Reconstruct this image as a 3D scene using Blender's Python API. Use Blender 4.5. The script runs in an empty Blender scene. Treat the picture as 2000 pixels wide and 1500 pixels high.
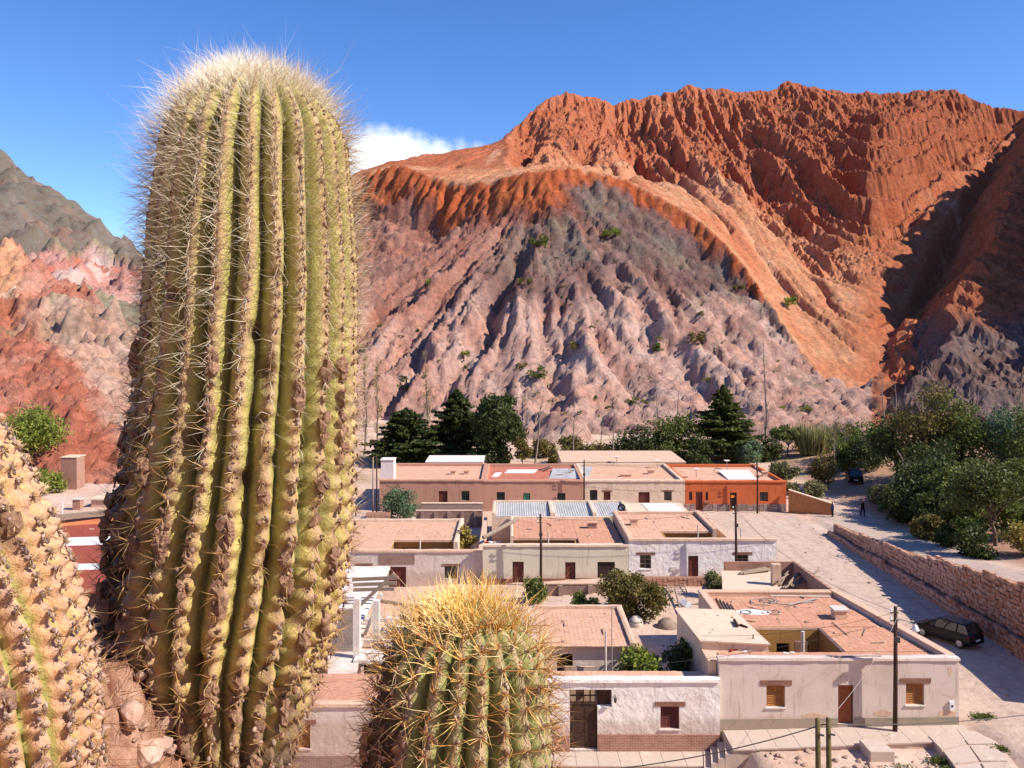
import bpy, bmesh, math, random
import numpy as np
from mathutils import Vector, Matrix
R = math.radians
SC = bpy.context.scene
COL = SC.collection

# ------------------------------------------------------------ camera
CAMZ = 19.7            # the viewer stands on a slope 19.7 m above the village street
F = 1664.0             # focal length in pixels of the 2000 px wide photograph
HV = 650.0             # row of the horizon
cam = bpy.data.cameras.new('camera')
cam.sensor_width = 36.0
cam.lens = 36.0 * F / 2000.0
cam.shift_y = -0.05
cam.clip_start = 0.05
cam.clip_end = 9000
cam_o = bpy.data.objects.new('camera', cam)
cam_o.location = (0, 0, CAMZ)
cam_o.rotation_euler = (R(90), 0, 0)
COL.objects.link(cam_o)
SC.camera = cam_o

# ------------------------------------------------------------ sky and sun
SUN_EL, SUN_AZ = R(41), R(-17)          # azimuth measured from +X towards +Y
sd = Vector((math.cos(SUN_EL)*math.cos(SUN_AZ), math.cos(SUN_EL)*math.sin(SUN_AZ), math.sin(SUN_EL)))
world = bpy.data.worlds.new('World')
SC.world = world
world.use_nodes = True
wn, wl = world.node_tree.nodes, world.node_tree.links
wn.clear()
w_out = wn.new('ShaderNodeOutputWorld')
w_bg = wn.new('ShaderNodeBackground')
w_bg.inputs['Strength'].default_value = 0.14
sky = wn.new('ShaderNodeTexSky')
sky.sky_type = 'NISHITA'
sky.sun_disc = False
sky.sun_elevation = SUN_EL
sky.sun_rotation = math.pi/2 - SUN_AZ
sky.altitude = 2300
sky.air_density = 1.0
sky.dust_density = 0.1
sky.ozone_density = 3.0
w_hsv = wn.new('ShaderNodeHueSaturation')
w_hsv.inputs['Saturation'].default_value = 1.22
w_hsv.inputs['Hue'].default_value = 0.510
w_hsv.inputs['Value'].default_value = 1.0
wl.new(sky.outputs[0], w_hsv.inputs['Color'])
# one white cloud low over the ridge, drawn by direction in the sky itself
tc = wn.new('ShaderNodeTexCoord')
def wmath(op, a=None, b=None, c=None):
    n = wn.new('ShaderNodeMath'); n.operation = op
    for i, v in enumerate((a, b, c)):
        if v is None: continue
        if isinstance(v, (int, float)): n.inputs[i].default_value = v
        else: wl.new(v, n.inputs[i])
    return n.outputs[0]
sep = wn.new('ShaderNodeSeparateXYZ')
wl.new(tc.outputs['Generated'], sep.inputs[0])
cy = wmath('MAXIMUM', sep.outputs[1], 0.05)
ca = wmath('DIVIDE', sep.outputs[0], cy)
ce = wmath('DIVIDE', sep.outputs[2], cy)
nz = wn.new('ShaderNodeTexNoise')
nz.inputs['Scale'].default_value = 14.0
nz.inputs['Detail'].default_value = 8.0
nz.inputs['Roughness'].default_value = 0.62
wl.new(tc.outputs['Generated'], nz.inputs['Vector'])
dx_ = wmath('DIVIDE', wmath('SUBTRACT', ca, -0.125), 0.105)
dy_ = wmath('DIVIDE', wmath('SUBTRACT', ce, 0.200), 0.042)
rr_ = wmath('SQRT', wmath('ADD', wmath('MULTIPLY', dx_, dx_), wmath('MULTIPLY', dy_, dy_)))
nn_ = wmath('MULTIPLY', wmath('SUBTRACT', nz.outputs['Fac'], 0.5), 1.7)
den = wmath('ADD', wmath('SUBTRACT', 1.0, rr_), nn_)
mr = wn.new('ShaderNodeMapRange')
mr.interpolation_type = 'SMOOTHSTEP'
mr.inputs['From Min'].default_value = -0.02
mr.inputs['From Max'].default_value = 0.62
wl.new(den, mr.inputs['Value'])
front = wmath('GREATER_THAN', sep.outputs[1], 0.1)
cfac = wmath('MULTIPLY', mr.outputs[0], front)
cmix = wn.new('ShaderNodeMix'); cmix.data_type = 'RGBA'
wl.new(cfac, cmix.inputs['Factor'])
wl.new(w_hsv.outputs[0], cmix.inputs['A'])
cmix.inputs['B'].default_value = (7.2, 7.4, 7.8, 1)
wl.new(cmix.outputs['Result'], w_bg.inputs['Color'])
wl.new(w_bg.outputs[0], w_out.inputs['Surface'])

sun = bpy.data.lights.new('sun', 'SUN')
sun.energy = 5.0
sun.angle = R(0.5)
sun.color = (1.0, 0.90, 0.77)
sun_o = bpy.data.objects.new('sun', sun)
sun_o.rotation_euler = sd.to_track_quat('Z', 'Y').to_euler()
sun_o.location = (40, -20, 80)
COL.objects.link(sun_o)

vs = SC.view_settings
vs.view_transform = 'Standard'
vs.look = 'None'
vs.exposure = 0.6
vs.gamma = 1.0
vs.use_curve_mapping = False

# ------------------------------------------------------------ helpers
def AT(u, v, Y):
    """World point at depth Y seen at photograph pixel (u, v)."""
    return Vector(((u-1000)/F*Y, Y, CAMZ - (v-HV)/F*Y))
def ON(u, v, z):
    """World point at height z seen at photograph pixel (u, v)."""
    Y = (CAMZ-z)*F/(v-HV)
    return Vector(((u-1000)/F*Y, Y, z))

def tag(o, label=None, cat=None, group=None, kind=None):
    if label: o['label'] = label
    if cat: o['category'] = cat
    if group: o['group'] = group
    if kind: o['kind'] = kind
    return o
def empty(name, loc=(0, 0, 0), rz=0, label=None, cat=None, group=None):
    o = bpy.data.objects.new(name, None)
    o.location = loc; o.rotation_euler = (0, 0, rz)
    o.empty_display_size = 0.2
    COL.objects.link(o)
    return tag(o, label, cat, group)
def kids(o):
    return [c for c in bpy.data.objects if c.parent == o]
def link_mesh(name, me, parent=None, loc=(0, 0, 0)):
    o = bpy.data.objects.new(name, me)
    o.location = loc
    if parent is not None: o.parent = parent
    COL.objects.link(o)
    return o
def np_mesh(name, V, FC, mats, smooth=False, mi=None, attrs=None):
    """Mesh from numpy vertices and one array of equal-sized faces (or a list of arrays)."""
    if not isinstance(FC, (list, tuple)): FC = [FC]
    me = bpy.data.meshes.new(name)
    V = np.asarray(V, dtype=np.float32).reshape(-1, 3)
    me.vertices.add(len(V)); me.vertices.foreach_set('co', V.ravel())
    loops = np.concatenate([np.asarray(f, dtype=np.int32).ravel() for f in FC])
    sizes = np.concatenate([np.full(len(f), f.shape[1], dtype=np.int32) for f in FC])
    starts = np.concatenate([[0], np.cumsum(sizes)[:-1]]).astype(np.int32)
    me.loops.add(len(loops)); me.loops.foreach_set('vertex_index', loops)
    me.polygons.add(len(sizes)); me.polygons.foreach_set('loop_start', starts)
    me.polygons.foreach_set('use_smooth', np.full(len(sizes), bool(smooth)))
    if mi is not None: me.polygons.foreach_set('material_index', np.asarray(mi, dtype=np.int32))
    for m in (mats if isinstance(mats, (list, tuple)) else [mats]): me.materials.append(m)
    for k, a in (attrs or {}).items():
        a = np.asarray(a, dtype=np.float32)
        if a.ndim == 1:
            at = me.attributes.new(k, 'FLOAT', 'POINT'); at.data.foreach_set('value', a)
        else:
            at = me.attributes.new(k, 'FLOAT_COLOR', 'POINT')
            c = np.ones((len(a), 4), dtype=np.float32); c[:, :a.shape[1]] = a
            at.data.foreach_set('color', c.ravel())
    me.update(calc_edges=True)
    me.validate()
    return me

class MB:
    """Collects simple solids and links them as ONE mesh object."""
    def __init__(s): s.v = []; s.f = []; s.m = []
    def add(s, vs, fs, m=0):
        b = len(s.v); s.v += [tuple(p) for p in vs]
        for f in fs: s.f.append(tuple(b+i for i in f)); s.m.append(m)
        return s
    def box(s, x0, x1, y0, y1, z0, z1, m=0, rz=0, c=None):
        vs = [(x0,y0,z0),(x1,y0,z0),(x1,y1,z0),(x0,y1,z0),(x0,y0,z1),(x1,y0,z1),(x1,y1,z1),(x0,y1,z1)]
        if rz:
            cx, cy_ = c if c else ((x0+x1)/2, (y0+y1)/2)
            k, n = math.cos(rz), math.sin(rz)
            vs = [(cx+(x-cx)*k-(y-cy_)*n, cy_+(x-cx)*n+(y-cy_)*k, z) for x, y, z in vs]
        return s.add(vs, [(0,3,2,1),(4,5,6,7),(0,1,5,4),(1,2,6,5),(2,3,7,6),(3,0,4,7)], m)
    def hexa(s, p, m=0):
        """Eight points: lower four counter-clockwise, then upper four."""
        return s.add(p, [(0,3,2,1),(4,5,6,7),(0,1,5,4),(1,2,6,5),(2,3,7,6),(3,0,4,7)], m)
    def prism(s, poly, z0, z1, m=0):
        n = len(poly)
        vs = [(x, y, z0) for x, y in poly] + [(x, y, z1) for x, y in poly]
        fs = [tuple(range(n-1, -1, -1)), tuple(range(n, 2*n))]
        fs += [(i, (i+1) % n, n+(i+1) % n, n+i) for i in range(n)]
        return s.add(vs, fs, m)
    def tube(s, pts, rad, n=6, m=0, cap=True):
        pts = [Vector(p) for p in pts]
        if not isinstance(rad, (list, tuple)): rad = [rad]*len(pts)
        vs = []; up = Vector((0, 0, 1))
        prev = None
        for i, p in enumerate(pts):
            t = (pts[min(i+1, len(pts)-1)] - pts[max(i-1, 0)])
            if t.length < 1e-9: t = Vector((0, 0, 1))
            t.normalize()
            if prev is None:
                a = t.cross(up if abs(t.z) < .95 else Vector((1, 0, 0))).normalized()
            else:
                a = (prev - t*prev.dot(t))
                a = a.normalized() if a.length > 1e-6 else t.cross(up).normalized()
            prev = a; b = t.cross(a)
            for k in range(n):
                an = 2*math.pi*k/n
                vs.append(p + (a*math.cos(an)+b*math.sin(an))*rad[i])
        fs = []
        for i in range(len(pts)-1):
            for k in range(n):
                fs.append((i*n+k, i*n+(k+1) % n, (i+1)*n+(k+1) % n, (i+1)*n+k))
        if cap:
            fs.append(tuple(range(n-1, -1, -1)))
            fs.append(tuple(range((len(pts)-1)*n, len(pts)*n)))
        return s.add(vs, fs, m)
    def bar(s, a, b, w, h=None, m=0):
        """A square bar from a to b."""
        h = h or w
        a, b = Vector(a), Vector(b); t = (b-a).normalized()
        sx = t.cross(Vector((0, 0, 1)) if abs(t.z) < .95 else Vector((1, 0, 0))).normalized()
        sy = sx.cross(t)
        p = []
        for q in (a, b):
            p += [q-sx*w/2-sy*h/2, q+sx*w/2-sy*h/2, q+sx*w/2+sy*h/2, q-sx*w/2+sy*h/2]
        return s.hexa(p, m)
    def lathe(s, prof, c=(0, 0, 0), n=16, m=0):
        vs = []; fs = []
        for r, z in prof:
            for k in range(n):
                a = 2*math.pi*k/n
                vs.append((c[0]+r*math.cos(a), c[1]+r*math.sin(a), c[2]+z))
        for i in range(len(prof)-1):
            for k in range(n):
                fs.append((i*n+k, i*n+(k+1) % n, (i+1)*n+(k+1) % n, (i+1)*n+k))
        fs.append(tuple(range(n-1, -1, -1)))
        fs.append(tuple(range((len(prof)-1)*n, len(prof)*n)))
        return s.add(vs, fs, m)
    def ico(s, c, r, rng, m=0, sq=(1, 1, 1), jit=.18):
        t = (1+5**.5)/2
        P = [(-1,t,0),(1,t,0),(-1,-t,0),(1,-t,0),(0,-1,t),(0,1,t),(0,-1,-t),(0,1,-t),(t,0,-1),(t,0,1),(-t,0,-1),(-t,0,1)]
        T = [(0,11,5),(0,5,1),(0,1,7),(0,7,10),(0,10,11),(1,5,9),(5,11,4),(11,10,2),(10,7,6),(7,1,8),(3,9,4),(3,4,2),(3,2,6),(3,6,8),(3,8,9),(4,9,5),(2,4,11),(6,2,10),(8,6,7),(9,8,1)]
        an = rng.uniform(0, 6.28); k, n = math.cos(an), math.sin(an)
        vs = []
        for x, y, z in P:
            g = r/1.9*(1+rng.uniform(-jit, jit))
            x, y = x*k-y*n, x*n+y*k
            vs.append((c[0]+x*g*sq[0], c[1]+y*g*sq[1], c[2]+z*g*sq[2]))
        return s.add(vs, T, m)
    def mesh(s, name, mats, smooth=False):
        me = bpy.data.meshes.new(name)
        me.from_pydata(s.v, [], s.f)
        for m in (mats if isinstance(mats, (list, tuple)) else [mats]): me.materials.append(m)
        if len(set(s.m)) > 1: me.polygons.foreach_set('material_index', s.m)
        if smooth: me.polygons.foreach_set('use_smooth', [True]*len(s.f))
        me.update()
        return me
    def build(s, name, mats, parent=None, smooth=False, bevel=0):
        o = link_mesh(name, s.mesh(name, mats, smooth), parent)
        if bevel:
            b = o.modifiers.new('edge', 'BEVEL'); b.width = bevel; b.segments = 2; b.limit_method = 'ANGLE'
        return o

# value noise on arrays
def _h(ix, iy, seed):
    n = (ix.astype(np.int64)*374761393 + iy.astype(np.int64)*668265263 + seed*1442695041) & 0x7fffffff
    n = ((n ^ (n >> 13)) * 1274126177) & 0x7fffffff
    n = ((n ^ (n >> 16)) * 461845907) & 0x7fffffff
    return n ^ (n >> 15)
def pn(x, y, seed=0):
    """Gradient noise, about -1..1."""
    x0 = np.floor(x); y0 = np.floor(y)
    fx = x-x0; fy = y-y0
    u = fx*fx*fx*(fx*(fx*6-15)+10); v = fy*fy*fy*(fy*(fy*6-15)+10)
    def g(i, j):
        a = _h(x0+i, y0+j, seed)*(2*math.pi/0x7fffffff)
        return np.cos(a)*(fx-i)+np.sin(a)*(fy-j)
    return ((g(0,0)*(1-u)+g(1,0)*u)*(1-v)+(g(0,1)*(1-u)+g(1,1)*u)*v)*1.5
def fbm(x, y, oct=4, seed=0, gain=.5, lac=2.03):
    t = 0; a = 1; s = 0
    for i in range(oct):
        t = t+a*pn(x, y, seed+i*17); s += a
        x = x*lac+3.1; y = y*lac+1.7; a *= gain
    return t/s
def smooth(a, b, x):
    t = np.clip((x-a)/(b-a), 0, 1)
    return t*t*(3-2*t)
def mixc(a, b, t):
    t = np.asarray(t)[..., None]
    return np.asarray(a)*(1-t)+np.asarray(b)*t

# ------------------------------------------------------------ materials
class NT:
    def __init__(s, name):
        s.m = bpy.data.materials.new(name); s.m.use_nodes = True
        s.n = s.m.node_tree.nodes; s.l = s.m.node_tree.links
        s.b = s.n['Principled BSDF']
        s.tc = s.n.new('ShaderNodeTexCoord')
    def vec(s, kind='Object', sc=None, rot=None):
        o = s.tc.outputs[kind]
        if sc or rot:
            mp = s.n.new('ShaderNodeMapping')
            if sc: mp.inputs['Scale'].default_value = sc
            if rot: mp.inputs['Rotation'].default_value = rot
            s.l.new(o, mp.inputs[0]); o = mp.outputs[0]
        return o
    def noise(s, scale, detail=4, rough=.55, sc=None, out='Fac', dist=0):
        n = s.n.new('ShaderNodeTexNoise')
        n.inputs['Scale'].default_value = scale; n.inputs['Detail'].default_value = detail
        n.inputs['Roughness'].default_value = rough; n.inputs['Distortion'].default_value = dist
        s.l.new(s.vec(sc=sc), n.inputs['Vector'])
        return n.outputs[out]
    def voro(s, scale, sc=None, feature='F1', out='Distance', rnd=1.0):
        n = s.n.new('ShaderNodeTexVoronoi'); n.feature = feature
        n.inputs['Scale'].default_value = scale; n.inputs['Randomness'].default_value = rnd
        s.l.new(s.vec(sc=sc), n.inputs['Vector'])
        return n.outputs[out]
    def ramp(s, fac, stops):
        r = s.n.new('ShaderNodeValToRGB'); e = r.color_ramp.elements
        while len(e) < len(stops): e.new(.5)
        for i, (p, c) in enumerate(stops):
            e[i].position = p; e[i].color = (*c, 1) if len(c) == 3 else c
        s.l.new(fac, r.inputs[0]); return r.outputs[0]
    def rng(s, v, a, b, c=0, d=1):
        n = s.n.new('ShaderNodeMapRange')
        for k, q in zip(('From Min', 'From Max', 'To Min', 'To Max'), (a, b, c, d)): n.inputs[k].default_value = q
        s.l.new(v, n.inputs['Value']); return n.outputs[0]
    def mix(s, a, b, fac, mode='MIX'):
        n = s.n.new('ShaderNodeMix'); n.data_type = 'RGBA'; n.blend_type = mode
        for k, q in (('A', a), ('B', b), ('Factor', fac)):
            if isinstance(q, (int, float)): n.inputs[k].default_value = q
            elif isinstance(q, (tuple, list)): n.inputs[k].default_value = (*q, 1) if len(q) == 3 else q
            else: s.l.new(q, n.inputs[k])
        return n.outputs['Result']
    def math(s, op, a, b=None):
        n = s.n.new('ShaderNodeMath'); n.operation = op
        for i, v in enumerate((a, b)):
            if v is None: continue
            if isinstance(v, (int, float)): n.inputs[i].default_value = v
            else: s.l.new(v, n.inputs[i])
        return n.outputs[0]
    def attr(s, name, out='Color'):
        n = s.n.new('ShaderNodeAttribute'); n.attribute_name = name; return n.outputs[out]
    def rand(s):
        n = s.n.new('ShaderNodeObjectInfo'); return n.outputs['Random']
    def color(s, c):
        if isinstance(c, (tuple, list)): s.b.inputs['Base Color'].default_value = (*c[:3], 1)
        else: s.l.new(c, s.b.inputs['Base Color'])
        return s
    def bump(s, h, dist=.02, strength=1.0, prev=None):
        n = s.n.new('ShaderNodeBump')
        n.inputs['Strength'].default_value = strength; n.inputs['Distance'].default_value = dist
        s.l.new(h, n.inputs['Height'])
        if prev is not None: s.l.new(prev, n.inputs['Normal'])
        s.l.new(n.outputs[0], s.b.inputs['Normal']); return n.outputs[0]
    def fin(s, rough=.85, spec=.2, metal=0):
        s.b.inputs['Roughness'].default_value = rough
        s.b.inputs['Specular IOR Level'].default_value = spec
        s.b.inputs['Metallic'].default_value = metal
        return s.m
def simple(name, c1, c2=None, scale=6, bump=.0, bscale=None, rough=.85, spec=.2, metal=0, detail=5, sc=None, vary=0):
    t = NT(name)
    if c2 is None: c2 = tuple(x*.72 for x in c1)
    c = t.ramp(t.noise(scale, detail, .6, sc=sc), [(.32, c2), (.68, c1)])
    if vary:
        c = t.mix(c, tuple(x*.55 for x in c1), t.rng(t.rand(), 0, 1, 0, vary))
    t.color(c)
    if bump: t.bump(t.noise(bscale or scale*4, 5, .6, sc=sc), bump)
    return t.fin(rough, spec, metal)
# ============================================================ THE SETTING: mountains
def erode(H, cell, n, batches, steps, rng, cap=6.0, rate=.35, dep=.3, evap=.02, inert=.05, blur=1):
    """Rain drops run down the height field, cut gullies and drop their load."""
    H = (H/cell).astype(np.float64); ny, nx = H.shape
    Hf = H.ravel()
    for b in range(batches):
        px = rng.uniform(1, nx-3, n); py = rng.uniform(1, ny-3, n)
        dx = np.zeros(n); dy = np.zeros(n); sp = np.ones(n); wa = np.ones(n); se = np.zeros(n)
        D = np.zeros(ny*nx)
        for st in range(steps):
            ix = px.astype(int); iy = py.astype(int); fx = px-ix; fy = py-iy
            i0 = iy*nx+ix
            a, b_, c, d = Hf[i0], Hf[i0+1], Hf[i0+nx], Hf[i0+nx+1]
            gx = (b_-a)*(1-fy)+(d-c)*fy; gy = (c-a)*(1-fx)+(d-b_)*fx
            h0 = a*(1-fx)*(1-fy)+b_*fx*(1-fy)+c*(1-fx)*fy+d*fx*fy
            dx = dx*inert-gx*(1-inert); dy = dy*inert-gy*(1-inert)
            L = np.sqrt(dx*dx+dy*dy)+1e-9; dx /= L; dy /= L
            nx_ = np.clip(px+dx, 1, nx-3); ny_ = np.clip(py+dy, 1, ny-3)
            jx = nx_.astype(int); jy = ny_.astype(int); ex = nx_-jx; ey = ny_-jy
            j0 = jy*nx+jx
            h1 = Hf[j0]*(1-ex)*(1-ey)+Hf[j0+1]*ex*(1-ey)+Hf[j0+nx]*(1-ex)*ey+Hf[j0+nx+1]*ex*ey
            dh = h1-h0
            C = np.maximum(-dh, .02)*sp*wa*cap
            up = dh > 0
            depo = np.where(up, np.minimum(dh, se), np.where(se > C, (se-C)*dep, 0))
            ero = np.where(up | (se > C), 0, np.minimum((C-se)*rate, -dh*.9))
            ero = np.maximum(ero, 0)
            q = depo-ero; se = se-q
            for w, o in (((1-fx)*(1-fy), 0), (fx*(1-fy), 1), ((1-fx)*fy, nx), (fx*fy, nx+1)):
                D += np.bincount(i0+o, weights=q*w, minlength=ny*nx)
            sp = np.sqrt(np.maximum(sp*sp-dh*1.2, .01)); sp = np.minimum(sp, 6); wa *= 1-evap
            px, py = nx_, ny_
        D = D.reshape(ny, nx)
        for _ in range(blur):
            D[1:-1, 1:-1] = D[1:-1, 1:-1]*.4+(D[:-2, 1:-1]+D[2:, 1:-1]+D[1:-1, :-2]+D[1:-1, 2:])*.15
        H += np.clip(D, -1.2, 1.2)
        Hf = H.ravel()
    return H*cell
def cool(H, cell, tan, it=6):
    """Let slopes steeper than tan slump a little."""
    for _ in range(it):
        for ax in (0, 1):
            d = np.diff(H, axis=ax); e = np.clip(np.abs(d)-tan*cell, 0, None)*np.sign(d)*.25
            if ax == 0: H[:-1] += e; H[1:] -= e
            else: H[:, :-1] += e; H[:, 1:] -= e
    return H
def grid_faces(ny, nx, keep=None):
    i = (np.arange(ny-1)[:, None]*nx+np.arange(nx-1)[None, :]).ravel()
    f = np.stack([i, i+1, i+nx+1, i+nx], 1)
    return f if keep is None else f[keep.ravel()]
def curve(pts):
    xs = np.array([p[0] for p in pts], float); cols = [np.array([p[k] for p in pts], float) for k in range(1, len(pts[0]))]
    def f(u):
        r = [np.interp(u, xs, c) for c in cols]
        return r if len(r) > 1 else r[0]
    return f
def ZV(v, Y): return CAMZ-(v-HV)/F*Y

rock = NT('badland_rock')
_c = rock.attr('tint')
_n1 = rock.noise(.9, 6, .65); _n2 = rock.noise(.12, 4, .6)
_c = rock.mix(_c, rock.mix(_c, (.9, .62, .5), 1.0, 'MULTIPLY'), rock.rng(_n2, .35, .7, 0, .75))
_c = rock.mix(_c, (1.25, 1.12, 1.05), rock.rng(_n1, .4, .72, 0, .9), 'MULTIPLY')
_c = rock.mix(_c, (.70, .65, .64), rock.rng(_n1, .60, .34, 0, .9), 'MULTIPLY')
_c = rock.mix(_c, (.62, .55, .52), rock.rng(rock.noise(2.4, 4, .7), .60, .72, 0, .75), 'MULTIPLY')
rock.color(_c)
_vr = rock.voro(.55, sc=(1, 1, .7)); _b0 = rock.bump(_vr, .5, .45)
_b1 = rock.bump(rock.noise(.8, 9, .74), .9, .6, _b0)
rock.bump(rock.noise(3.2, 6, .75), .2, .7, _b1)
ROCK = rock.fin(.95, .05)

def main_mountain():
    c = .72
    xs = np.arange(-152, 335, c); ys = np.arange(128, 520, c)
    X, Y = np.meshgrid(xs, ys)
    U = X/Y*F+1000
    rng = np.random.default_rng(5)
    crest = curve([(250,690,330),(330,640,332),(450,520,338),(600,385,345),(700,335,345),(740,322,345),(780,311,345),(850,301,355),(900,288,365),(940,281,375),(980,268,385),
        (1005,246,392),(1030,222,400),(1060,192,408),(1090,179,412),(1130,181,418),(1160,186,425),(1200,196,430),(1260,192,436),(1300,178,440),(1350,163,445),
        (1400,168,448),(1450,176,450),(1500,172,452),(1540,158,455),(1590,164,455),(1640,174,455),(1700,180,455),(1760,178,455),(1830,172,450),
        (1880,180,446),(1940,200,440),(2000,212,436),(2300,180,430)])
    ridge_pts = [(250,700,322),(330,650,322),(450,530,322),(560,440,322),(640,370,315),(700,338,308),(745,322,304),(780,313,300),(815,325,292),(850,347,283),(890,368,276),(925,362,271),(960,352,267),
        (1010,340,262),(1070,330,259),(1150,322,262),(1200,334,261),(1250,360,257),(1330,402,249),(1400,446,239),(1440,486,231),(1480,545,220),(1530,640,208),(1600,738,190),(1660,800,178),(1690,834,172)]
    rp = np.array([((u-1000)/F*y, y, ZV(v, y)) for u, v, y in ridge_pts])
    foot = curve([(p[0], p[1], p[2]) for p in ridge_pts]+[(1712,822,174),(1735,740,196),(1760,620,228),(1800,500,268),(1850,410,310),(1900,350,350),(1950,298,390),(1990,244,428),(2100,200,436),(2300,170,440)])
    uu = np.arange(200, 2500, 4.0)
    def soft_curve(f, w):
        a, b = f(uu); k = np.exp(-(np.arange(-40, 41)*4.0/w)**2); k /= k.sum(); pad = lambda q: np.convolve(np.pad(q, 40, mode='edge'), k, 'valid')
        return np.interp(U, uu, pad(a)), np.interp(U, uu, pad(b))
    vf, Yf = soft_curve(foot, np.float64(70)); vc, Yc = soft_curve(crest, np.float64(9))
    zf = ZV(vf, Yf); zc = ZV(vc, Yc)
    # the big red face: gentle apron at the bottom, steep ribs above
    t = (Y-Yf)/np.maximum(Yc-Yf, 4)
    pw = np.interp(U, [700, 900, 1000, 1100, 1300, 1500, 1700, 1990], [1.0, 1.0, 1.15, 1.55, 1.4, 1.2, 1.05, 1.0])
    tt = np.clip(t, 0, 1)
    prof = tt**pw
    B = zf+(zc-zf)*prof
    B = np.where(t > 1, zc-(Y-Yc)*.45, B)
    B = np.where(t < 0, zf+(Y-Yf)*1.2, B)
    # ribs hang down the face, leaning right on the right-hand side
    lean = np.interp(U, [900, 1150, 1300, 1500, 1800], [.5, .25, -.15, -.42, -.55])
    hgt = (B-zf)/np.maximum(zc-zf, 5)
    S = X-lean*(Y-Yf)*1.0
    w1 = fbm(X/30, Y/30, 3, 3)*9
    S = S+w1
    ribm = smooth(.12, .42, hgt+.12*fbm(X/30, Y/30, 2, 8))*smooth(985, 1030, U)
    topf = (1-.93*smooth(.86, 1.0, tt))*(t < 1.02)
    S2 = S+fbm(X/11, Y/11, 2, 14)*3
    r1 = 1-np.abs(pn(S/24, Y/150, 11))*2.0
    r2 = 1-np.abs(pn(S2/12+9, Y/70, 12))*1.9
    r3 = 1-np.abs(pn(S2/6.2, Y/36, 13))*2.0
    B = B-ribm*topf*(np.clip(r1, 0, 1)**1.3*10+np.clip(r2, 0, 1)**1.3*5.5+np.clip(r3, 0, 1)**1.4*1.5)
    B = B+smooth(.12, .5, hgt)*topf*smooth(1000, 1080, U)*fbm(S/44, B/34, 2, 35)*7
    # knobbly ledges along the ribs
    B = B+ribm*topf*(np.abs(pn(S2/11+5, B/16+2, 32))*4.2-1.2+np.abs(pn(S2/5, B/7, 33))*1.1)
    low = smooth(.02, .12, hgt)*(1-ribm)*(t < 1)
    B = B-low*np.clip(1-np.abs(pn(S/15, Y/160, 21))*3, 0, 1)**2*4.0*smooth(1080, 1200, U)-low*np.clip(1-np.abs(pn(S/6, Y/70, 22))*3.4, 0, 1)**2*1.5
    B = B+fbm(X/40, Y/40, 4, 2)*2.0*smooth(0, .1, tt)*(t < 1)
    # crest lumps
    B = B+smooth(.8, 1, hgt)*(t < 1.3)*fbm(X/16, Y/30, 3, 6)*2.6
    # front spur: falls away from a curving brow
    def fall(d): return np.where(d < 12, d*.95, 12*.95+np.minimum(d-12, 66)*.66+np.clip(d-78, 0, None)*.30)
    D = np.full(X.shape, 1e9); ZR = np.zeros(X.shape); SS = np.zeros(X.shape); acc = 0
    for a, b in zip(rp[:-1], rp[1:]):
        ab = b[:2]-a[:2]; l2 = (ab**2).sum()
        k = np.clip(((X-a[0])*ab[0]+(Y-a[1])*ab[1])/l2, 0, 1)
        d = np.hypot(X-a[0]-k*ab[0], Y-a[1]-k*ab[1])
        z = a[2]+k*(b[2]-a[2])
        tot = z-fall(d)
        m = tot > ZR-fall(D) if acc else np.ones(X.shape, bool)
        D = np.where(m, d, D); ZR = np.where(m, z, ZR); SS = np.where(m, acc+k*math.sqrt(l2), SS)
        acc += math.sqrt(l2)
    A = ZR-fall(D)
    ang = np.arctan2(X-10, 262-Y)          # fan of gullies round the spur's top
    rad = np.hypot(X-10, 262-Y)
    wv = fbm(X/24, Y/24, 4, 40)
    G = ang*34+wv*4.2
    gm = smooth(4, 16, D)
    lf = .55+.85*smooth(.25, -.5, ang)
    for fr, am, sd_, pwr in ((.20, 6.0, 51, 1.2), (.46, 3.4, 52, 1.3), (1.0, 1.9, 53, 1.3), (2.1, 1.1, 54, 1.3), (4.4, .6, 55, 1.2)):
        g = np.clip(1-np.abs(pn(G*fr+sd_+fbm(X/9, Y/9, 2, sd_+40)*.22, rad/(95*(.2/fr)**.45)+sd_*.1, sd_))*2.3, 0, 1)**pwr
        A = A-g*am*gm*lf*np.clip(.35+rad/90, 0, 1.1)
    A = A-gm*np.clip(1-np.abs(fbm(G*.33+wv, rad/30, 3, 64))*3.2, 0, 1)**1.4*1.6
    # fluted brow
    fl = np.abs(pn(SS/3.6, D/30, 61))*2
    A = A+smooth(.5, 4, D)*(1-smooth(10, 22, D))*(fl-.5)*1.5
    A = A+fbm(G*.12, rad/60, 3, 62)*1.6*gm+fbm(G*.5, rad/26, 3, 63)*.55*gm
    A = np.where(Y > Yf, np.minimum(A, B), A)
    zB = np.where((Y >= Yf) & (U < 1700), B, np.where(U < 1700, A, np.maximum(B, np.where(Y < 300, A, -50))))
    # right-hand wall of the gorge, in shade
    Cn = fbm(X/24, Y/24, 4, 70)*4.5
    sC = X*.6+Y*.8
    dr = (X-104)*.8-(Y-230)*.6; al = (X-104)*.6+(Y-230)*.8
    cp = np.interp(al, [-90, -50, 0, 60, 130, 220, 300], [16, 25, 42, 54, 50, 36, 30])  # ridge height beyond the frame shaped so its shadow falls in the gorge
    C = 17+.42*al+1.16*np.minimum(dr, cp)-.7*np.clip(dr-cp-12, 0, None)+Cn
    C = C-np.clip(1-np.abs(pn((sC+fbm(X/15, Y/15, 2, 77)*8)/17, (X*.8-Y*.6)/90, 71))*2.2, 0, 1)**1.5*6
    C = C-np.clip(1-np.abs(pn(sC/7, (X*.8-Y*.6)/40, 72))*2.2, 0, 1)**1.5*2.2
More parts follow.
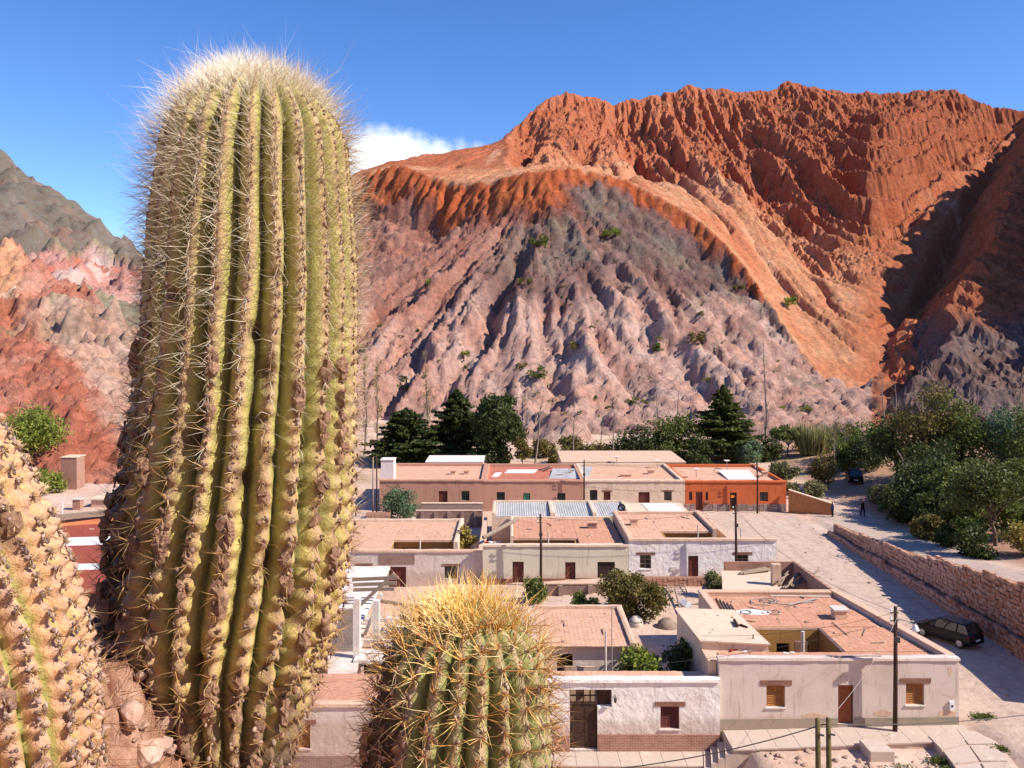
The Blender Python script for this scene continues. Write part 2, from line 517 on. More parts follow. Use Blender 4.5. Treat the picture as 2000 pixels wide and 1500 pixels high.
    apron = 1+(Y-150)*.50+fbm(X/14, Y/14, 4, 78)*2.5-np.clip(1-np.abs(pn(X/9+Y/30, Y/60, 79))*2.4, 0, 1)**1.5*2.5
    C = C+(np.minimum(C, apron)-C)*(1-smooth(2060, 2230, U))  # outside the frame the slope stays high, added there to cast shade
    # lit fin standing in the gorge mouth
    pa = AT(1772, 640, 214); pb = AT(1752, 800, 180)
    ab = np.array([pb.x-pa.x, pb.y-pa.y]); k = np.clip(((X-pa.x)*ab[0]+(Y-pa.y)*ab[1])/(ab**2).sum(), -.15, 1.1)
    dd = np.hypot(X-pa.x-k*ab[0], Y-pa.y-k*ab[1])+fbm(X/6, Y/6, 3, 80)*2.2
    FN = pa.z+(pb.z-pa.z)*k-np.clip(dd-1.5, 0, None)*1.5+fbm(X/5, Y/5, 3, 81)*1.6
    H = np.maximum(np.maximum(zB, C), FN)
    own = np.where(FN >= np.maximum(zB, C), 2, np.where(C > zB, 1, 0))
    H0 = H.copy()
    H = erode(H, c, 26000, 7, 90, rng, cap=3.2, rate=.30, dep=.25)
    soft = np.where((Y >= Yf) & (own == 0), .25+.55*ribm, .6)
    H = H0+(H-H0)*soft
    H = cool(H, c, 1.75, 3)
    H = H+fbm(X/3.2, Y/3.2, 3, 90)*np.where(own == 0, np.where(Y < Yf, .5, .14+.3*ribm), .35)
    H = H+(np.abs(fbm(X/2.1, Y/2.1, 2, 93))-.25)*np.where(own == 0, np.where(Y < Yf, .42, .25+1.0*ribm), .7)
    # ---------------- rock colours (their own colour, by bed and place)
    wob = fbm(X/18, Y/18, 4, 101); wb2 = fbm(X/6, Y/6, 3, 102)
    red = np.array((.42, .163, .088)); redd = np.array((.30, .102, .056)); ora = np.array((.56, .305, .18)); pale = np.array((.66, .42, .28))
    cap = np.array((.44, .14, .06)); mar = np.array((.24, .105, .08)); gry = np.array((.20, .165, .15)); grn = np.array((.235, .225, .175))
    pnk = np.array((.52, .375, .32)); pnr = np.array((.43, .235, .18)); pur = np.array((.19, .12, .115))
    tB = mixc(ora, red, smooth(.20, .50, hgt+.22*wob))
    tB = mixc(tB, red*1.15, smooth(.0, .4, fbm(S/13, Y/46, 4, 112))*(1-ribm)*.75)
    tB = mixc(tB, red, smooth(1640, 1740, U+wob*30)*.9)
    tB = mixc(tB, redd, smooth(.2, .6, wb2)*ribm*.7)
    tB = mixc(tB, pale, smooth(.25, .6, fbm(X/9, Y/60, 3, 103))*(1-ribm)*.55)
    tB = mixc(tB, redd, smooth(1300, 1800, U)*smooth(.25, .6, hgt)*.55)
    q = D+wob*9
    tA = mixc(cap, mar, smooth(7, 13, q))
    tA = mixc(tA, gry, smooth(15, 24, q))
    tA = mixc(tA, grn, smooth(.05, .3, fbm(X/15+4, Y/9, 3, 105))*smooth(18, 24, q)*(1-smooth(38, 50, q))*smooth(-.3, .1, ang)*.9)
    tA = mixc(tA, pur, smooth(34, 42, q)*.9)
    tA = mixc(tA, pnk, smooth(43, 56, q))
    tA = mixc(tA, pnr, smooth(-.1, -.75, ang+.15*wob)*smooth(10, 20, q)*.85)
    tA = mixc(tA, pnk, smooth(-.1, -.6, ang)*smooth(52, 70, q)*.8)
    st = fbm(G*.16+3, rad/70, 4, 110)
    tA = mixc(tA, (.30, .19, .165), smooth(.02, .34, st)*smooth(14, 26, q)*.75)
    tA = mixc(tA, (.60, .44, .38), smooth(.1, .45, fbm(G*.5, rad/30, 3, 111))*smooth(40, 60, q)*.7)
    tA = mixc(tA, (.62, .5, .46), smooth(.3, .55, wb2)*smooth(50, 70, q)*.7)
    rs = smooth(.38, .66, ang+.12*wob)        # dark beds along the spur's right flank
    tA = mixc(tA, mixc(pur, gry, smooth(-.2, .3, wob)), rs*(1-smooth(40, 56, D+wob*12))*.95)
    tA = mixc(tA, grn, rs*smooth(.1, .35, fbm(X/10, Y/10, 3, 109))*smooth(8, 14, D)*.6)
    tA = mixc(tA, cap, (1-smooth(3, 8, D+wb2*3))*smooth(850, 960, U))
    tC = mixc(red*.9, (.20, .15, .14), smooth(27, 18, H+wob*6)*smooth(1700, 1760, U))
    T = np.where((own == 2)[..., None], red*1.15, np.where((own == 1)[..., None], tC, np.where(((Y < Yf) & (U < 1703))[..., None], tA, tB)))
    keep = np.ones(H.shape, bool)
    keep &= (U > 260) & (U < 2330) & (H > -3) & (Y < np.minimum(Yc+32, 519))
    kf = keep[:-1, :-1] & keep[1:, 1:] & keep[1:, :-1] & keep[:-1, 1:]
    fc = grid_faces(len(ys), len(xs), kf)
    V = np.stack([X, Y, H], -1).reshape(-1, 3)
    used = np.zeros(len(V), bool); used[fc.ravel()] = True
    idx = np.cumsum(used)-1
    me = np_mesh('mountain', V[used], idx[fc], ROCK, True, attrs={'tint': T.reshape(-1, 3)[used]})
    flat = ((Y > Yf) & (own == 0) & (ribm > .3)) | (own > 0)
    me.polygons.foreach_set('use_smooth', ~flat[:-1, :-1].ravel()[kf.ravel()])
    o = link_mesh('mountain', me); tag(o, 'ribbed red mountain above a pink and grey spur', kind='structure')
    return xs, ys, H
MX, MY, MH = main_mountain()
def mount_z(x, y):
    i = int(np.clip((x-MX[0])/(MX[1]-MX[0]), 0, len(MX)-2)); j = int(np.clip((y-MY[0])/(MY[1]-MY[0]), 0, len(MY)-2))
    return float(MH[j, i])
def gz(x, y):
    """Height of the ground (works on arrays)."""
    x = np.asarray(x, float); y = np.asarray(y, float)
    k = np.interp(y, [0, 40, 46, 68, 92, 100], [.115, .115, .115, .062, 0, 0])
    z = -np.clip((8-x), 0, 22)*k
    zs = -.46-.98*smooth(11.7, 10.9, x)-.075*np.clip(1-x, 0, 18)
    fs = smooth(43.7, 43.3, y)*smooth(24.0, 22.8, x)
    z = z*(1-fs)+zs*fs
    zw = np.interp(y, [36, 52, 65, 83, 90, 100], [5.2, 3.6, 1.9, .45, .1, 0])      # terrace behind the stone wall
    up = smooth(31.75, 32.0, x)
    z = z*(1-up)+zw*up
    z = z+np.clip(x-38.5, 0, 60)*.16*smooth(150, 120, y)*smooth(30, 45, y)
    z = z+np.clip(y-112, 0, 60)*.022
    zh = 17.75-.51*y+np.where(y < 4, .06*(4-y)**2*.3, 0)
    zh = np.minimum(zh, 32)
    z = np.maximum(z, zh+fbm(x/4, y/4, 3, 7)*.35*smooth(4, 10, y))
    z = z+fbm(x/9, y/9, 3, 9)*.10*smooth(46, 100, y)+fbm(x/2.4, y/2.4, 2, 10)*.03*smooth(3, 8, y)
    # the market square on the left lies a little lower than the slope
    return z
def gzf(x, y): return float(gz(np.array([x]), np.array([y]))[0])

def ground():
    gx = np.unique(np.concatenate([-np.geomspace(3000, 70, 26), np.arange(-70, -20, 1.0), np.arange(-20, 42, .42), np.arange(42, 100, 1.0), np.geomspace(100, 3000, 26)]))
    gy = np.unique(np.concatenate([-np.geomspace(3000, 12, 24), np.arange(-12, 3, .6), np.arange(3, 34, .6), np.arange(34, 98, .42), np.arange(98, 185, 1.0), np.geomspace(185, 4000, 22)]))
    X, Y = np.meshgrid(gx, gy); Z = gz(X, Y)
    far = np.maximum(np.abs(X)-110, 0)+np.maximum(Y-190, 0)
    Z = Z-np.clip(far*.05, 0, 6)*(Y > 20)
    sand = np.array((.55, .385, .295)); dust = np.array((.61, .46, .375)); grit = np.array((.47, .30, .215)); green = np.array((.30, .24, .13)); gry = np.array((.47, .375, .32))
    n = fbm(X/7, Y/7, 4, 301); n2 = fbm(X/2.2, Y/2.2, 3, 302)
    T = mixc(sand, dust, smooth(-.2, .4, n))
    T = mixc(T, grit, smooth(.1, .6, n2)*.5)
    road = smooth(20.5, 22, X)*(1-smooth(30, 31.4, X))*smooth(35, 42, Y)
    T = mixc(T, gry, road*(.45+.4*np.abs(pn(X/1.3, Y/14, 303))))
    T = mixc(T, (.40, .30, .25), road*np.clip(1-np.abs(np.abs(((X-25.6)/1.7+.5*np.sin(Y/17)+.3*pn(X*0, Y/6, 311))%1.7-.85)-.42)*7, 0, 1)*.9*(.4+.6*smooth(-.2, .3, n2)))
    T = mixc(T, gry*.92, smooth(32, 33, X)*(1-smooth(36.5, 38, X))*.8*(Y < 100))
    T = mixc(T, (.36, .20, .13), smooth(38, 40, X)*.8)
    T = mixc(T, green, smooth(.0, .45, fbm(X/12, Y/8, 3, 305))*smooth(108, 118, Y)*.75)
    T = mixc(T, (.34, .25, .11), smooth(-.05, .5, fbm(X/3, Y/2, 3, 306))*smooth(12.5, 14, X)*(1-smooth(17.5, 19, X))*smooth(41.2, 40.2, Y)*.8)
    me = np_mesh('ground', np.stack([X, Y, Z], -1).reshape(-1, 3), grid_faces(len(gy), len(gx)), SOIL, True, attrs={'tint': T.reshape(-1, 3)})
    tag(link_mesh('ground', me), 'dusty pinkish earth of the village and its slopes', kind='structure')
soil = NT('dusty_soil')
_c = soil.attr('tint'); _n = soil.noise(1.6, 8, .68)
_c = soil.mix(_c, (1.22, 1.18, 1.14), soil.rng(_n, .45, .75, 0, .9), 'MULTIPLY')
_c = soil.mix(_c, (.70, .66, .64), soil.rng(_n, .5, .25, 0, .9), 'MULTIPLY')
soil.color(_c)
_b = soil.bump(soil.noise(3.5, 8, .7), .10, .8)
soil.bump(soil.noise(16, 5, .7), .03, .8, _b)
SOIL = soil.fin(.95, .08)
ground()

def left_hill(name, label, us, Ys, profile, c, noise_fn, tint_fn, er=None, seed=1, mat=None):
    """profile: list of (u -> (v, Y)) curves from foot to crest; the surface runs through them."""
    xs = np.arange(us[0], us[1], c); ys = np.arange(Ys[0], Ys[1], c)
    X, Y = np.meshgrid(xs, ys); U = X/Y*F+1000
    cs = [curve(p)(U) for p in profile]
    Z = np.full(X.shape, -8.0)
    v0, y0 = cs[0]
    Z = np.where(Y < y0, ZV(v0, y0)+(Y-y0)*.8, Z)
    for (va, ya), (vb, yb) in zip(cs[:-1], cs[1:]):
        t = np.clip((Y-ya)/np.maximum(yb-ya, 1e-3), 0, 1)
        za, zb = ZV(va, ya), ZV(vb, yb)
        Z = np.where((Y >= ya) & (Y <= yb), za+(zb-za)*t, Z)
    ve, ye = cs[-1]
    hgt = np.clip((Z-ZV(v0, y0))/np.maximum(ZV(ve, ye)-ZV(v0, y0), 1), 0, 1)
    Z = np.where(Y > ye, ZV(ve, ye)-(Y-ye)*.6, Z)
    for _ in range(3):
        Z[1:-1, 1:-1] = Z[1:-1, 1:-1]*.4+(Z[:-2, 1:-1]+Z[2:, 1:-1]+Z[1:-1, :-2]+Z[1:-1, 2:])*.15
    Z = Z+noise_fn(X, Y, U, hgt)
    if er:
        Z = erode(Z, c, er[0], er[1], er[2], np.random.default_rng(seed), cap=er[3], rate=.3)
        Z = cool(Z, c, 2.0, 3)
    Z = Z+fbm(X/(c*5), Y/(c*5), 4, seed+5)*c*.8-np.clip(1-np.abs(fbm(X/(c*16), Y/(c*22), 3, seed+6))*3, 0, 1)**1.4*c*2.4*smooth(0, .15, hgt)
    T = tint_fn(X, Y, U, Z, hgt)
    keep = (Z > -9) & (Y < ye+c*40)
    kf = keep[:-1, :-1] & keep[1:, 1:] & keep[1:, :-1] & keep[:-1, 1:]
    fc = grid_faces(len(ys), len(xs), kf)
    V = np.stack([X, Y, Z], -1).reshape(-1, 3)
    used = np.zeros(len(V), bool); used[fc.ravel()] = True; idx = np.cumsum(used)-1
    me = np_mesh(name, V[used], idx[fc], mat or ROCK, True, attrs={'tint': T.reshape(-1, 3)[used]})
    tag(link_mesh(name, me), label, kind='structure')

# nearest: smooth brick-red mound with a pale rocky shoulder behind it
def n1(X, Y, U, h):
    r = fbm(X/5, Y/12, 4, 401)*1.6
    g = np.clip(1-np.abs(pn((X+Y*.5)/3.4, Y/26, 402))*2.6, 0, 1)**2*smooth(250, 60, U)*1.3
    return (r*.5-g*.9)*smooth(0, .1, h)+np.abs(fbm(X/3, Y/3, 3, 403))*.4
def t1(X, Y, U, Z, h):
    w = fbm(X/8, Y/8, 3, 404)
    T = mixc((.47, .19, .13), (.58, .285, .21), smooth(-.3, .5, w))
    T = mixc(T, (.58, .43, .34), smooth(175, 250, U+w*90+(h-.5)*190)*smooth(.1, .4, h))
    return mixc(T, (.35, .12, .08), smooth(.3, .6, fbm(X/2.5, Y/5, 3, 405))*.6)
left_hill('red_mound', 'smooth brick-red earth mound', (-98, -36), (98, 172),
    [[(-400,985,104),(100,985,104),(420,985,108)], [(-400,800,122),(0,790,124),(130,800,124),(240,860,122),(420,900,120)],
     [(-400,655,150),(0,660,152),(100,657,154),(160,672,152),(210,706,148),(260,760,142),(420,800,140)],
     [(-400,655,162),(0,662,160),(150,668,162),(230,662,166),(290,690,166),(420,720,166)]],
    .55, n1, t1, (6000, 4, 70, 2.5), 21)
# pale crags over the mound
def n2(X, Y, U, h):
    return (np.abs(fbm(X/9, Y/9, 4, 411))*15-4.5+np.abs(fbm(X/3.2, Y/3.2, 3, 412))*4)*smooth(0, .2, h)
def t2(X, Y, U, Z, h):
    w = fbm(X/7, Y/7, 4, 413)
    T = mixc((.46, .35, .27), (.58, .43, .34), smooth(-.3, .4, w))
    T = mixc(T, (.45, .20, .13), smooth(110, 30, U+w*60))
    return mixc(T, (.26, .24, .15), smooth(.25, .5, fbm(X/4, Y/4, 3, 414))*.7)
left_hill('pale_crags', 'pale broken crags above the red mound', (-130, -60), (160, 216),
    [[(-400,760,164),(420,760,164)], [(-400,640,180),(0,655,180),(70,640,180),(150,645,180),(230,650,180),(420,690,180)],
     [(-400,570,196),(0,578,196),(60,572,196),(110,560,196),(150,572,196),(200,582,196),(240,608,196),(280,650,196),(420,700,196)]],
    .62, n2, t2, (5000, 2, 50, 2.0), 22)
# red hogback with a pale tip
def n3(X, Y, U, h):
    return (-np.clip(1-np.abs(pn((X+Y*.2)/7, Y/60, 421))*2.2, 0, 1)**1.5*4.5+fbm(X/9, Y/9, 3, 422)*2.2)*smooth(0, .25, h)
def t3(X, Y, U, Z, h):
    w = fbm(X/12, Y/12, 4, 423)
    T = mixc((.43, .19, .14), (.54, .33, .26), smooth(-.2, .5, w))
    T = mixc(T, (.64, .40, .25), smooth(70, 20, U+w*30)*smooth(.2, .5, h+.2*w))
    return mixc(T, (.66, .55, .47), smooth(.35, .55, w)*smooth(80, 30, U)*.8)
left_hill('red_hogback', 'red badland hogback with a pale tip', (-190, -95), (210, 300),
    [[(-400,640,214),(420,640,214)], [(-400,430,262),(-60,470,262),(0,455,262),(22,445,262),(45,462,262),(65,486,260),(95,505,258),(130,528,256),(160,538,254),(185,545,252),(203,565,250),(218,610,246),(420,680,240)]],
    .85, n3, t3, (6000, 4, 70, 2.6), 23)
# pink and white fins at the foot of the grey mountain
def n4(X, Y, U, h):
    return (-np.clip(1-np.abs(pn((X+Y*.3)/13, Y/70, 431))*2.1, 0, 1)**1.3*14+np.abs(pn(X/28, Y/28, 432))*8-3)*smooth(0, .3, h)
def t4(X, Y, U, Z, h):
    w = fbm(X/20, Y/30, 4, 433)
    T = mixc((.46, .28, .25), (.58, .47, .43), smooth(-.2, .35, w+.5*np.sin(X/9)))
    T = mixc(T, (.42, .17, .13), smooth(.1, .4, fbm(X/30+Y/50, Y/30, 3, 434)))
    return mixc(T, (.27, .26, .185), smooth(.34, .22, h+.14*w))
left_hill('striped_fins', 'pink and white striped rock fins', (-420, -150), (430, 640),
    [[(-400,640,440),(60,545,450),(120,560,450),(200,585,450),(270,600,450),(420,610,450)],
     [(-400,520,500),(90,500,505),(140,525,500),(230,560,490),(270,580,490),(420,600,480)],
     [(-400,400,560),(60,480,560),(90,452,560),(105,440,560),(140,480,560),(165,462,570),(185,452,575),(225,478,570),(262,484,565),(300,500,560),(420,560,550)]],
    2.0, n4, t4, (6000, 3, 60, 2.6), 24)
# the great grey mountain
def n5(X, Y, U, h):
    return (fbm(X/160, Y/160, 5, 441)*20-np.clip(1-np.abs(pn((X+Y*.4)/75, Y/300, 442))*2.2, 0, 1)**1.5*26-np.clip(1-np.abs(pn((X+Y*.4)/30, Y/110, 443))*2.2, 0, 1)**1.5*9)*smooth(0, .2, h)*(1-.93*smooth(.72, .98, h))
def t5(X, Y, U, Z, h):
    w = fbm(X/90, Y/90, 5, 444)
    T = mixc((.135, .134, .118), (.19, .18, .16), smooth(-.3, .4, w))
    T = mixc(T, (.23, .155, .13), smooth(.1, .4, fbm(X/130, Y/70, 4, 445))*.8)
    T = mixc(T, (.29, .25, .21), smooth(.25, .5, fbm(X/40, Y/140, 4, 446))*.8)
    return mixc(T, (.15, .155, .10), smooth(.2, .45, fbm(X/25, Y/25, 3, 447))*.5)
left_hill('grey_mountain', 'tall grey mountain far behind the badlands', (-1900, -150), (700, 2000),
    [[(-1200,640,740),(0,600,760),(150,570,760),(300,600,760),(620,640,760)],
     [(-1200,180,1400),(-300,170,1450),(-100,235,1450),(0,285,1450),(60,325,1450),(110,362,1430),(150,385,1420),(200,420,1390),(250,452,1360),(300,490,1330),(420,560,1250),(620,640,1200)]],
    7.0, n5, t5, (7000, 3, 70, 2.6), 25)
# ============================================================ VILLAGE HOUSES
def island(t):
    n = t.n.new('ShaderNodeNewGeometry'); return n.outputs['Random Per Island']
def plaster(name, c, dirt, bs=3.2, bd=.035, fine=.008, rough=.92):
    t = NT(name)
    n1 = t.noise(.55, 6, .65); n2 = t.noise(7, 5, .7)
    col = t.mix(c, dirt, t.rng(n1, .46, .74, 0, .75))
    col = t.mix(col, tuple(min(x*1.1, .9) for x in c), t.rng(n2, .5, .75, 0, .6))
    # rain streaks and stains running down
    st = t.noise(2.4, 4, .6, sc=(2.2, 2.2, .16))
    col = t.mix(col, tuple(x*.72 for x in dirt), t.rng(st, .56, .74, 0, .85))
    sz = t.n.new('ShaderNodeSeparateXYZ'); t.l.new(t.vec(), sz.inputs[0])      # splashed earth along the foot of the walls
    col = t.mix(col, (.45, .31, .235), t.rng(t.math('SUBTRACT', t.math('MULTIPLY', t.noise(1.6, 6, .7), 1.5), sz.outputs[2]), .30, .72, 0, .55))
    wp = t.n.new('ShaderNodeVectorMath'); wp.operation = 'ADD'; nv = t.n.new('ShaderNodeTexNoise'); nv.inputs['Scale'].default_value = 1.3; nv.inputs['Detail'].default_value = 6
    t.l.new(t.vec(), nv.inputs['Vector']); t.l.new(t.vec(), wp.inputs[0]); t.l.new(nv.outputs['Color'], wp.inputs[1])
    vo = t.n.new('ShaderNodeTexVoronoi'); vo.feature = 'DISTANCE_TO_EDGE'; vo.inputs['Scale'].default_value = .42; t.l.new(wp.outputs[0], vo.inputs['Vector'])
    crack = t.math('MULTIPLY', t.rng(vo.outputs['Distance'], .010, .003), t.rng(n1, .50, .58))
    col = t.mix(col, tuple(x*.45 for x in dirt), t.math('MULTIPLY', crack, .45))
    col = t.mix(col, tuple(min(1, x*1.12) for x in c), t.rng(t.noise(1.1, 5, .75), .60, .66, 0, .55))
    col = t.mix(col, tuple(x*.8 for x in dirt), t.rng(t.noise(.8, 7, .75, sc=(1, 1, 1.8)), .60, .68, 0, .5))
    t.color(col)
    b = t.bump(t.noise(bs, 5, .55), bd, .8)
    t.bump(t.noise(26, 5, .65), fine, .7, b)
    return t.fin(rough, .12)
def tilemat(name, c, c2, rough=.9):
    t = NT(name)
    col = t.mix(c, c2, t.rng(island(t), 0, 1, 0, .8))
    col = t.mix(col, tuple(x*.62 for x in c2), t.rng(t.noise(.8, 6, .7), .55, .75, 0, .6))
    col = t.mix(col, (.62, .50, .42), t.rng(t.noise(1.9, 5, .7), .60, .78, 0, .6))
    t.color(col); t.bump(t.noise(30, 4, .7), .01, .7)
    return t.fin(rough, .1)
def brickmat(name, c1, c2, mort, scale=1.0, bw=.28, rh=.085):
    t = NT(name)
    n = t.n.new('ShaderNodeTexBrick')
    n.inputs['Scale'].default_value = scale; n.inputs['Mortar Size'].default_value = .012
    n.inputs['Brick Width'].default_value = bw; n.inputs['Row Height'].default_value = rh
    for k, q in (('Color1', c1), ('Color2', c2), ('Mortar', mort)): n.inputs[k].default_value = (*q, 1)
    # lay the courses by height on upright faces: x+y along, z up
    sp = t.n.new('ShaderNodeSeparateXYZ'); t.l.new(t.vec(), sp.inputs[0])
    cb = t.n.new('ShaderNodeCombineXYZ'); t.l.new(t.math('ADD', sp.outputs[0], sp.outputs[1]), cb.inputs[0]); t.l.new(sp.outputs[2], cb.inputs[1])
    t.l.new(cb.outputs[0], n.inputs['Vector'])
    col = t.mix(n.outputs['Color'], (.6, .55, .5), t.rng(t.noise(1.3, 6, .7), .5, .75, 0, .8), 'MULTIPLY')
    t.color(col); t.bump(n.outputs['Fac'], -.02, .8)
    return t.fin(.92, .1)
P_PINK = plaster('dusty_rose_plaster', (.64, .535, .48), (.52, .39, .31), 1.1, .02)
P_WHITE = plaster('rough_white_limewash', (.82, .785, .745), (.66, .56, .49), 3.0, .075)
P_CREAM = plaster('cream_plaster', (.66, .60, .46), (.56, .49, .36), 1.0, .015)
P_ROSE = plaster('greyish_rose_plaster', (.63, .535, .475), (.50, .385, .32), 2.4, .05)
P_TERRA = plaster('terracotta_plaster', (.50, .275, .19), (.43, .23, .16), 1.0, .02)
P_SAND = plaster('sandy_plaster', (.70, .54, .40), (.60, .43, .30), 2.4, .06)
P_ORANGE = plaster('orange_limewash', (.54, .135, .05), (.46, .12, .05), 1.0, .02)
P_MUD = plaster('mud_render', (.62, .43, .31), (.52, .33, .22), 2.0, .04)
P_OCHRE = plaster('shade_darkened_ochre_plaster', (.34, .19, .065), (.27, .15, .05), 1.0, .01)  # ochre darkened: shade of the roof overhang put into the colour
P_PALE = plaster('pale_mud_roof', (.66, .51, .385), (.58, .42, .30), 1.5, .03)
CONC = plaster('pale_concrete', (.60, .54, .48), (.50, .43, .37), 2.0, .01)
GREYP = plaster('grey_green_plinth', (.24, .24, .19), (.30, .26, .21), 2.0, .02)
TILE = tilemat('terracotta_tiles', (.58, .305, .20), (.50, .245, .155))
TILE2 = tilemat('pale_terracotta_tiles', (.64, .39, .27), (.56, .32, .21))
TILER = tilemat('red_tiles', (.50, .19, .125), (.42, .14, .09))
BRICK = brickmat('red_brick', (.42, .20, .14), (.34, .15, .10), (.46, .36, .29))
BRICKD = brickmat('dark_brick', (.33, .19, .155), (.26, .14, .115), (.40, .33, .28))
W_RED = simple('red_brown_wood', (.17, .045, .03), (.10, .026, .018), 5, .004, 30, .6, .3, sc=(1, 1, .2))
W_OCH = simple('ochre_wood', (.46, .20, .05), (.34, .13, .035), 5, .004, 30, .55, .3)
W_DARK = simple('dark_wood', (.075, .04, .028), (.04, .022, .016), 5, .004, 30, .7, .2)
W_LINT = simple('lintel_wood', (.30, .165, .12), (.20, .10, .075), 4, .008, 24, .85, .1, sc=(.3, 1, 1))
W_GREY = simple('weathered_wood', (.34, .26, .20), (.22, .165, .13), 6, .008, 30, .9, .1)
W_GREEN = simple('green_painted_wood', (.07, .16, .115), (.05, .11, .08), 5, .003, 20, .6, .25)
GLASSY = simple('dim_window_glass', (.055, .055, .05), (.03, .032, .032), 2, 0, None, .12, .5)
METAL = simple('corrugated_metal', (.58, .57, .55), (.42, .41, .39), 2, .0, None, .5, .4, sc=(1, .2, 1), metal=.2)
WHITEM = simple('white_sheet_metal', (.82, .82, .82), (.70, .69, .68), 2, 0, None, .5, .3)
IRON = simple('dark_iron', (.045, .04, .038), (.03, .027, .025), 6, .002, 40, .6, .4)
PIPE = simple('grey_pipe', (.36, .33, .30), (.26, .23, .2), 6, 0, None, .6, .3)
SHADE_IN = simple('interior_shade', (.045, .032, .025), (.03, .022, .018), 3, 0, None, .95, .0)  # near-black colour painting the shade inside openings
STN = NT('masonry_stone')
_c = STN.mix((.50, .235, .135), (.37, .165, .10), STN.rng(island(STN), 0, 1))
_c = STN.mix(_c, (.56, .36, .26), STN.rng(STN.rand(), .35, 1, 0, .75))
_c = STN.mix(_c, (.30, .16, .12), STN.rng(STN.noise(5, 6, .7), .5, .75, 0, .8))
STN.color(_c); STN.bump(STN.noise(14, 6, .7), .02, .9); STONEW = STN.fin(.95, .06)
MORTAR = simple('earth_mortar', (.36, .20, .135), (.26, .14, .095), 3, .03, 12, .97, .03)
FACING = NT('stone_facing')
_c = FACING.mix((.25, .17, .15), (.36, .27, .235), FACING.rng(island(FACING), 0, 1))
FACING.color(FACING.mix(_c, (.17, .115, .1), FACING.rng(FACING.noise(6, 5, .7), .5, .75, 0, .7))); FACING.bump(FACING.noise(16, 5, .7), .02, .8); FACING = FACING.fin(.9, .1)

RG = random.Random(404)
def HX(u, Y): return (u-1000)/F*Y
def HZ(v, Y): return CAMZ-(v-HV)/F*Y

def part(mb, name, mat, root, parent=None, smooth=False, bevel=0):
    """A part in world coordinates under root (or under one of its parts)."""
    o = mb.build(name, mat, parent or root, smooth, bevel)
    o.location = (0, 0, 0) if parent else -Vector(root.location)
    return o
def wallx(mb, x0, x1, y0, y1, zb, zt, holes=(), m=0, zt2=None):
    """Wall along x between y0 and y1 with real openings; the top may slope from zt to zt2."""
    xs = sorted({x0, x1} | {a for h in holes for a in h[:2] if x0 < a < x1}); zs = sorted({zb, zt} | {a for h in holes for a in h[2:4] if zb < a < zt})
    nx, nz = len(xs)-1, len(zs)-1
    def solid(i, j):
        if not (0 <= i < nx and 0 <= j < nz): return False
        cx, cz = (xs[i]+xs[i+1])/2, (zs[j]+zs[j+1])/2
        return not any(h[0] < cx < h[1] and h[2] < cz < h[3] for h in holes)
    def zz(x, z):
        if zt2 is None or z < zt-1e-6: return z
        return zt+(zt2-zt)*(x-x0)/(x1-x0)
    for i in range(nx):
        for j in range(nz):
            if not solid(i, j): continue
            a, b, c, d = xs[i], xs[i+1], zs[j], zs[j+1]
            vs = [(a,y0,c),(b,y0,c),(b,y1,c),(a,y1,c),(a,y0,zz(a,d)),(b,y0,zz(b,d)),(b,y1,zz(b,d)),(a,y1,zz(a,d))]
            fs = [(0,1,5,4),(2,3,7,6)]
            if not solid(i-1, j): fs.append((3,0,4,7))
            if not solid(i+1, j): fs.append((1,2,6,5))
            if not solid(i, j-1): fs.append((0,3,2,1))
            if not solid(i, j+1): fs.append((4,5,6,7))
            mb.add(vs, fs, m)
    return mb
def tiles(mb, x0, x1, y0, y1, z, rng, holes=(), sz=.32, slope=0.0, th=.03):
    nx = max(1, int(round((x1-x0)/sz))); ny = max(1, int(round((y1-y0)/sz))); dx = (x1-x0)/nx; dy = (y1-y0)/ny; g = .005
    for j in range(ny):
        for i in range(nx):
            a, b = x0+i*dx+g, x0+(i+1)*dx-g; c, d = y0+j*dy+g, y0+(j+1)*dy-g
            if any(h[0]-.02 < (a+b)/2 < h[1]+.02 and h[2]-.02 < (c+d)/2 < h[3]+.02 for h in holes): continue
            zo = z+slope*(c-y0)+rng.uniform(0, .008); t1 = rng.uniform(-.006, .006); t2 = rng.uniform(-.006, .006)
            mb.add([(a,c,zo),(b,c,zo),(b,d,zo),(a,d,zo),(a,c,zo+th-t1-t2),(b,c,zo+th+t1-t2),(b,d,zo+th+t1+t2),(a,d,zo+th-t1+t2)],
                   [(4,5,6,7),(0,1,5,4),(1,2,6,5),(2,3,7,6),(3,0,4,7)])
    return mb
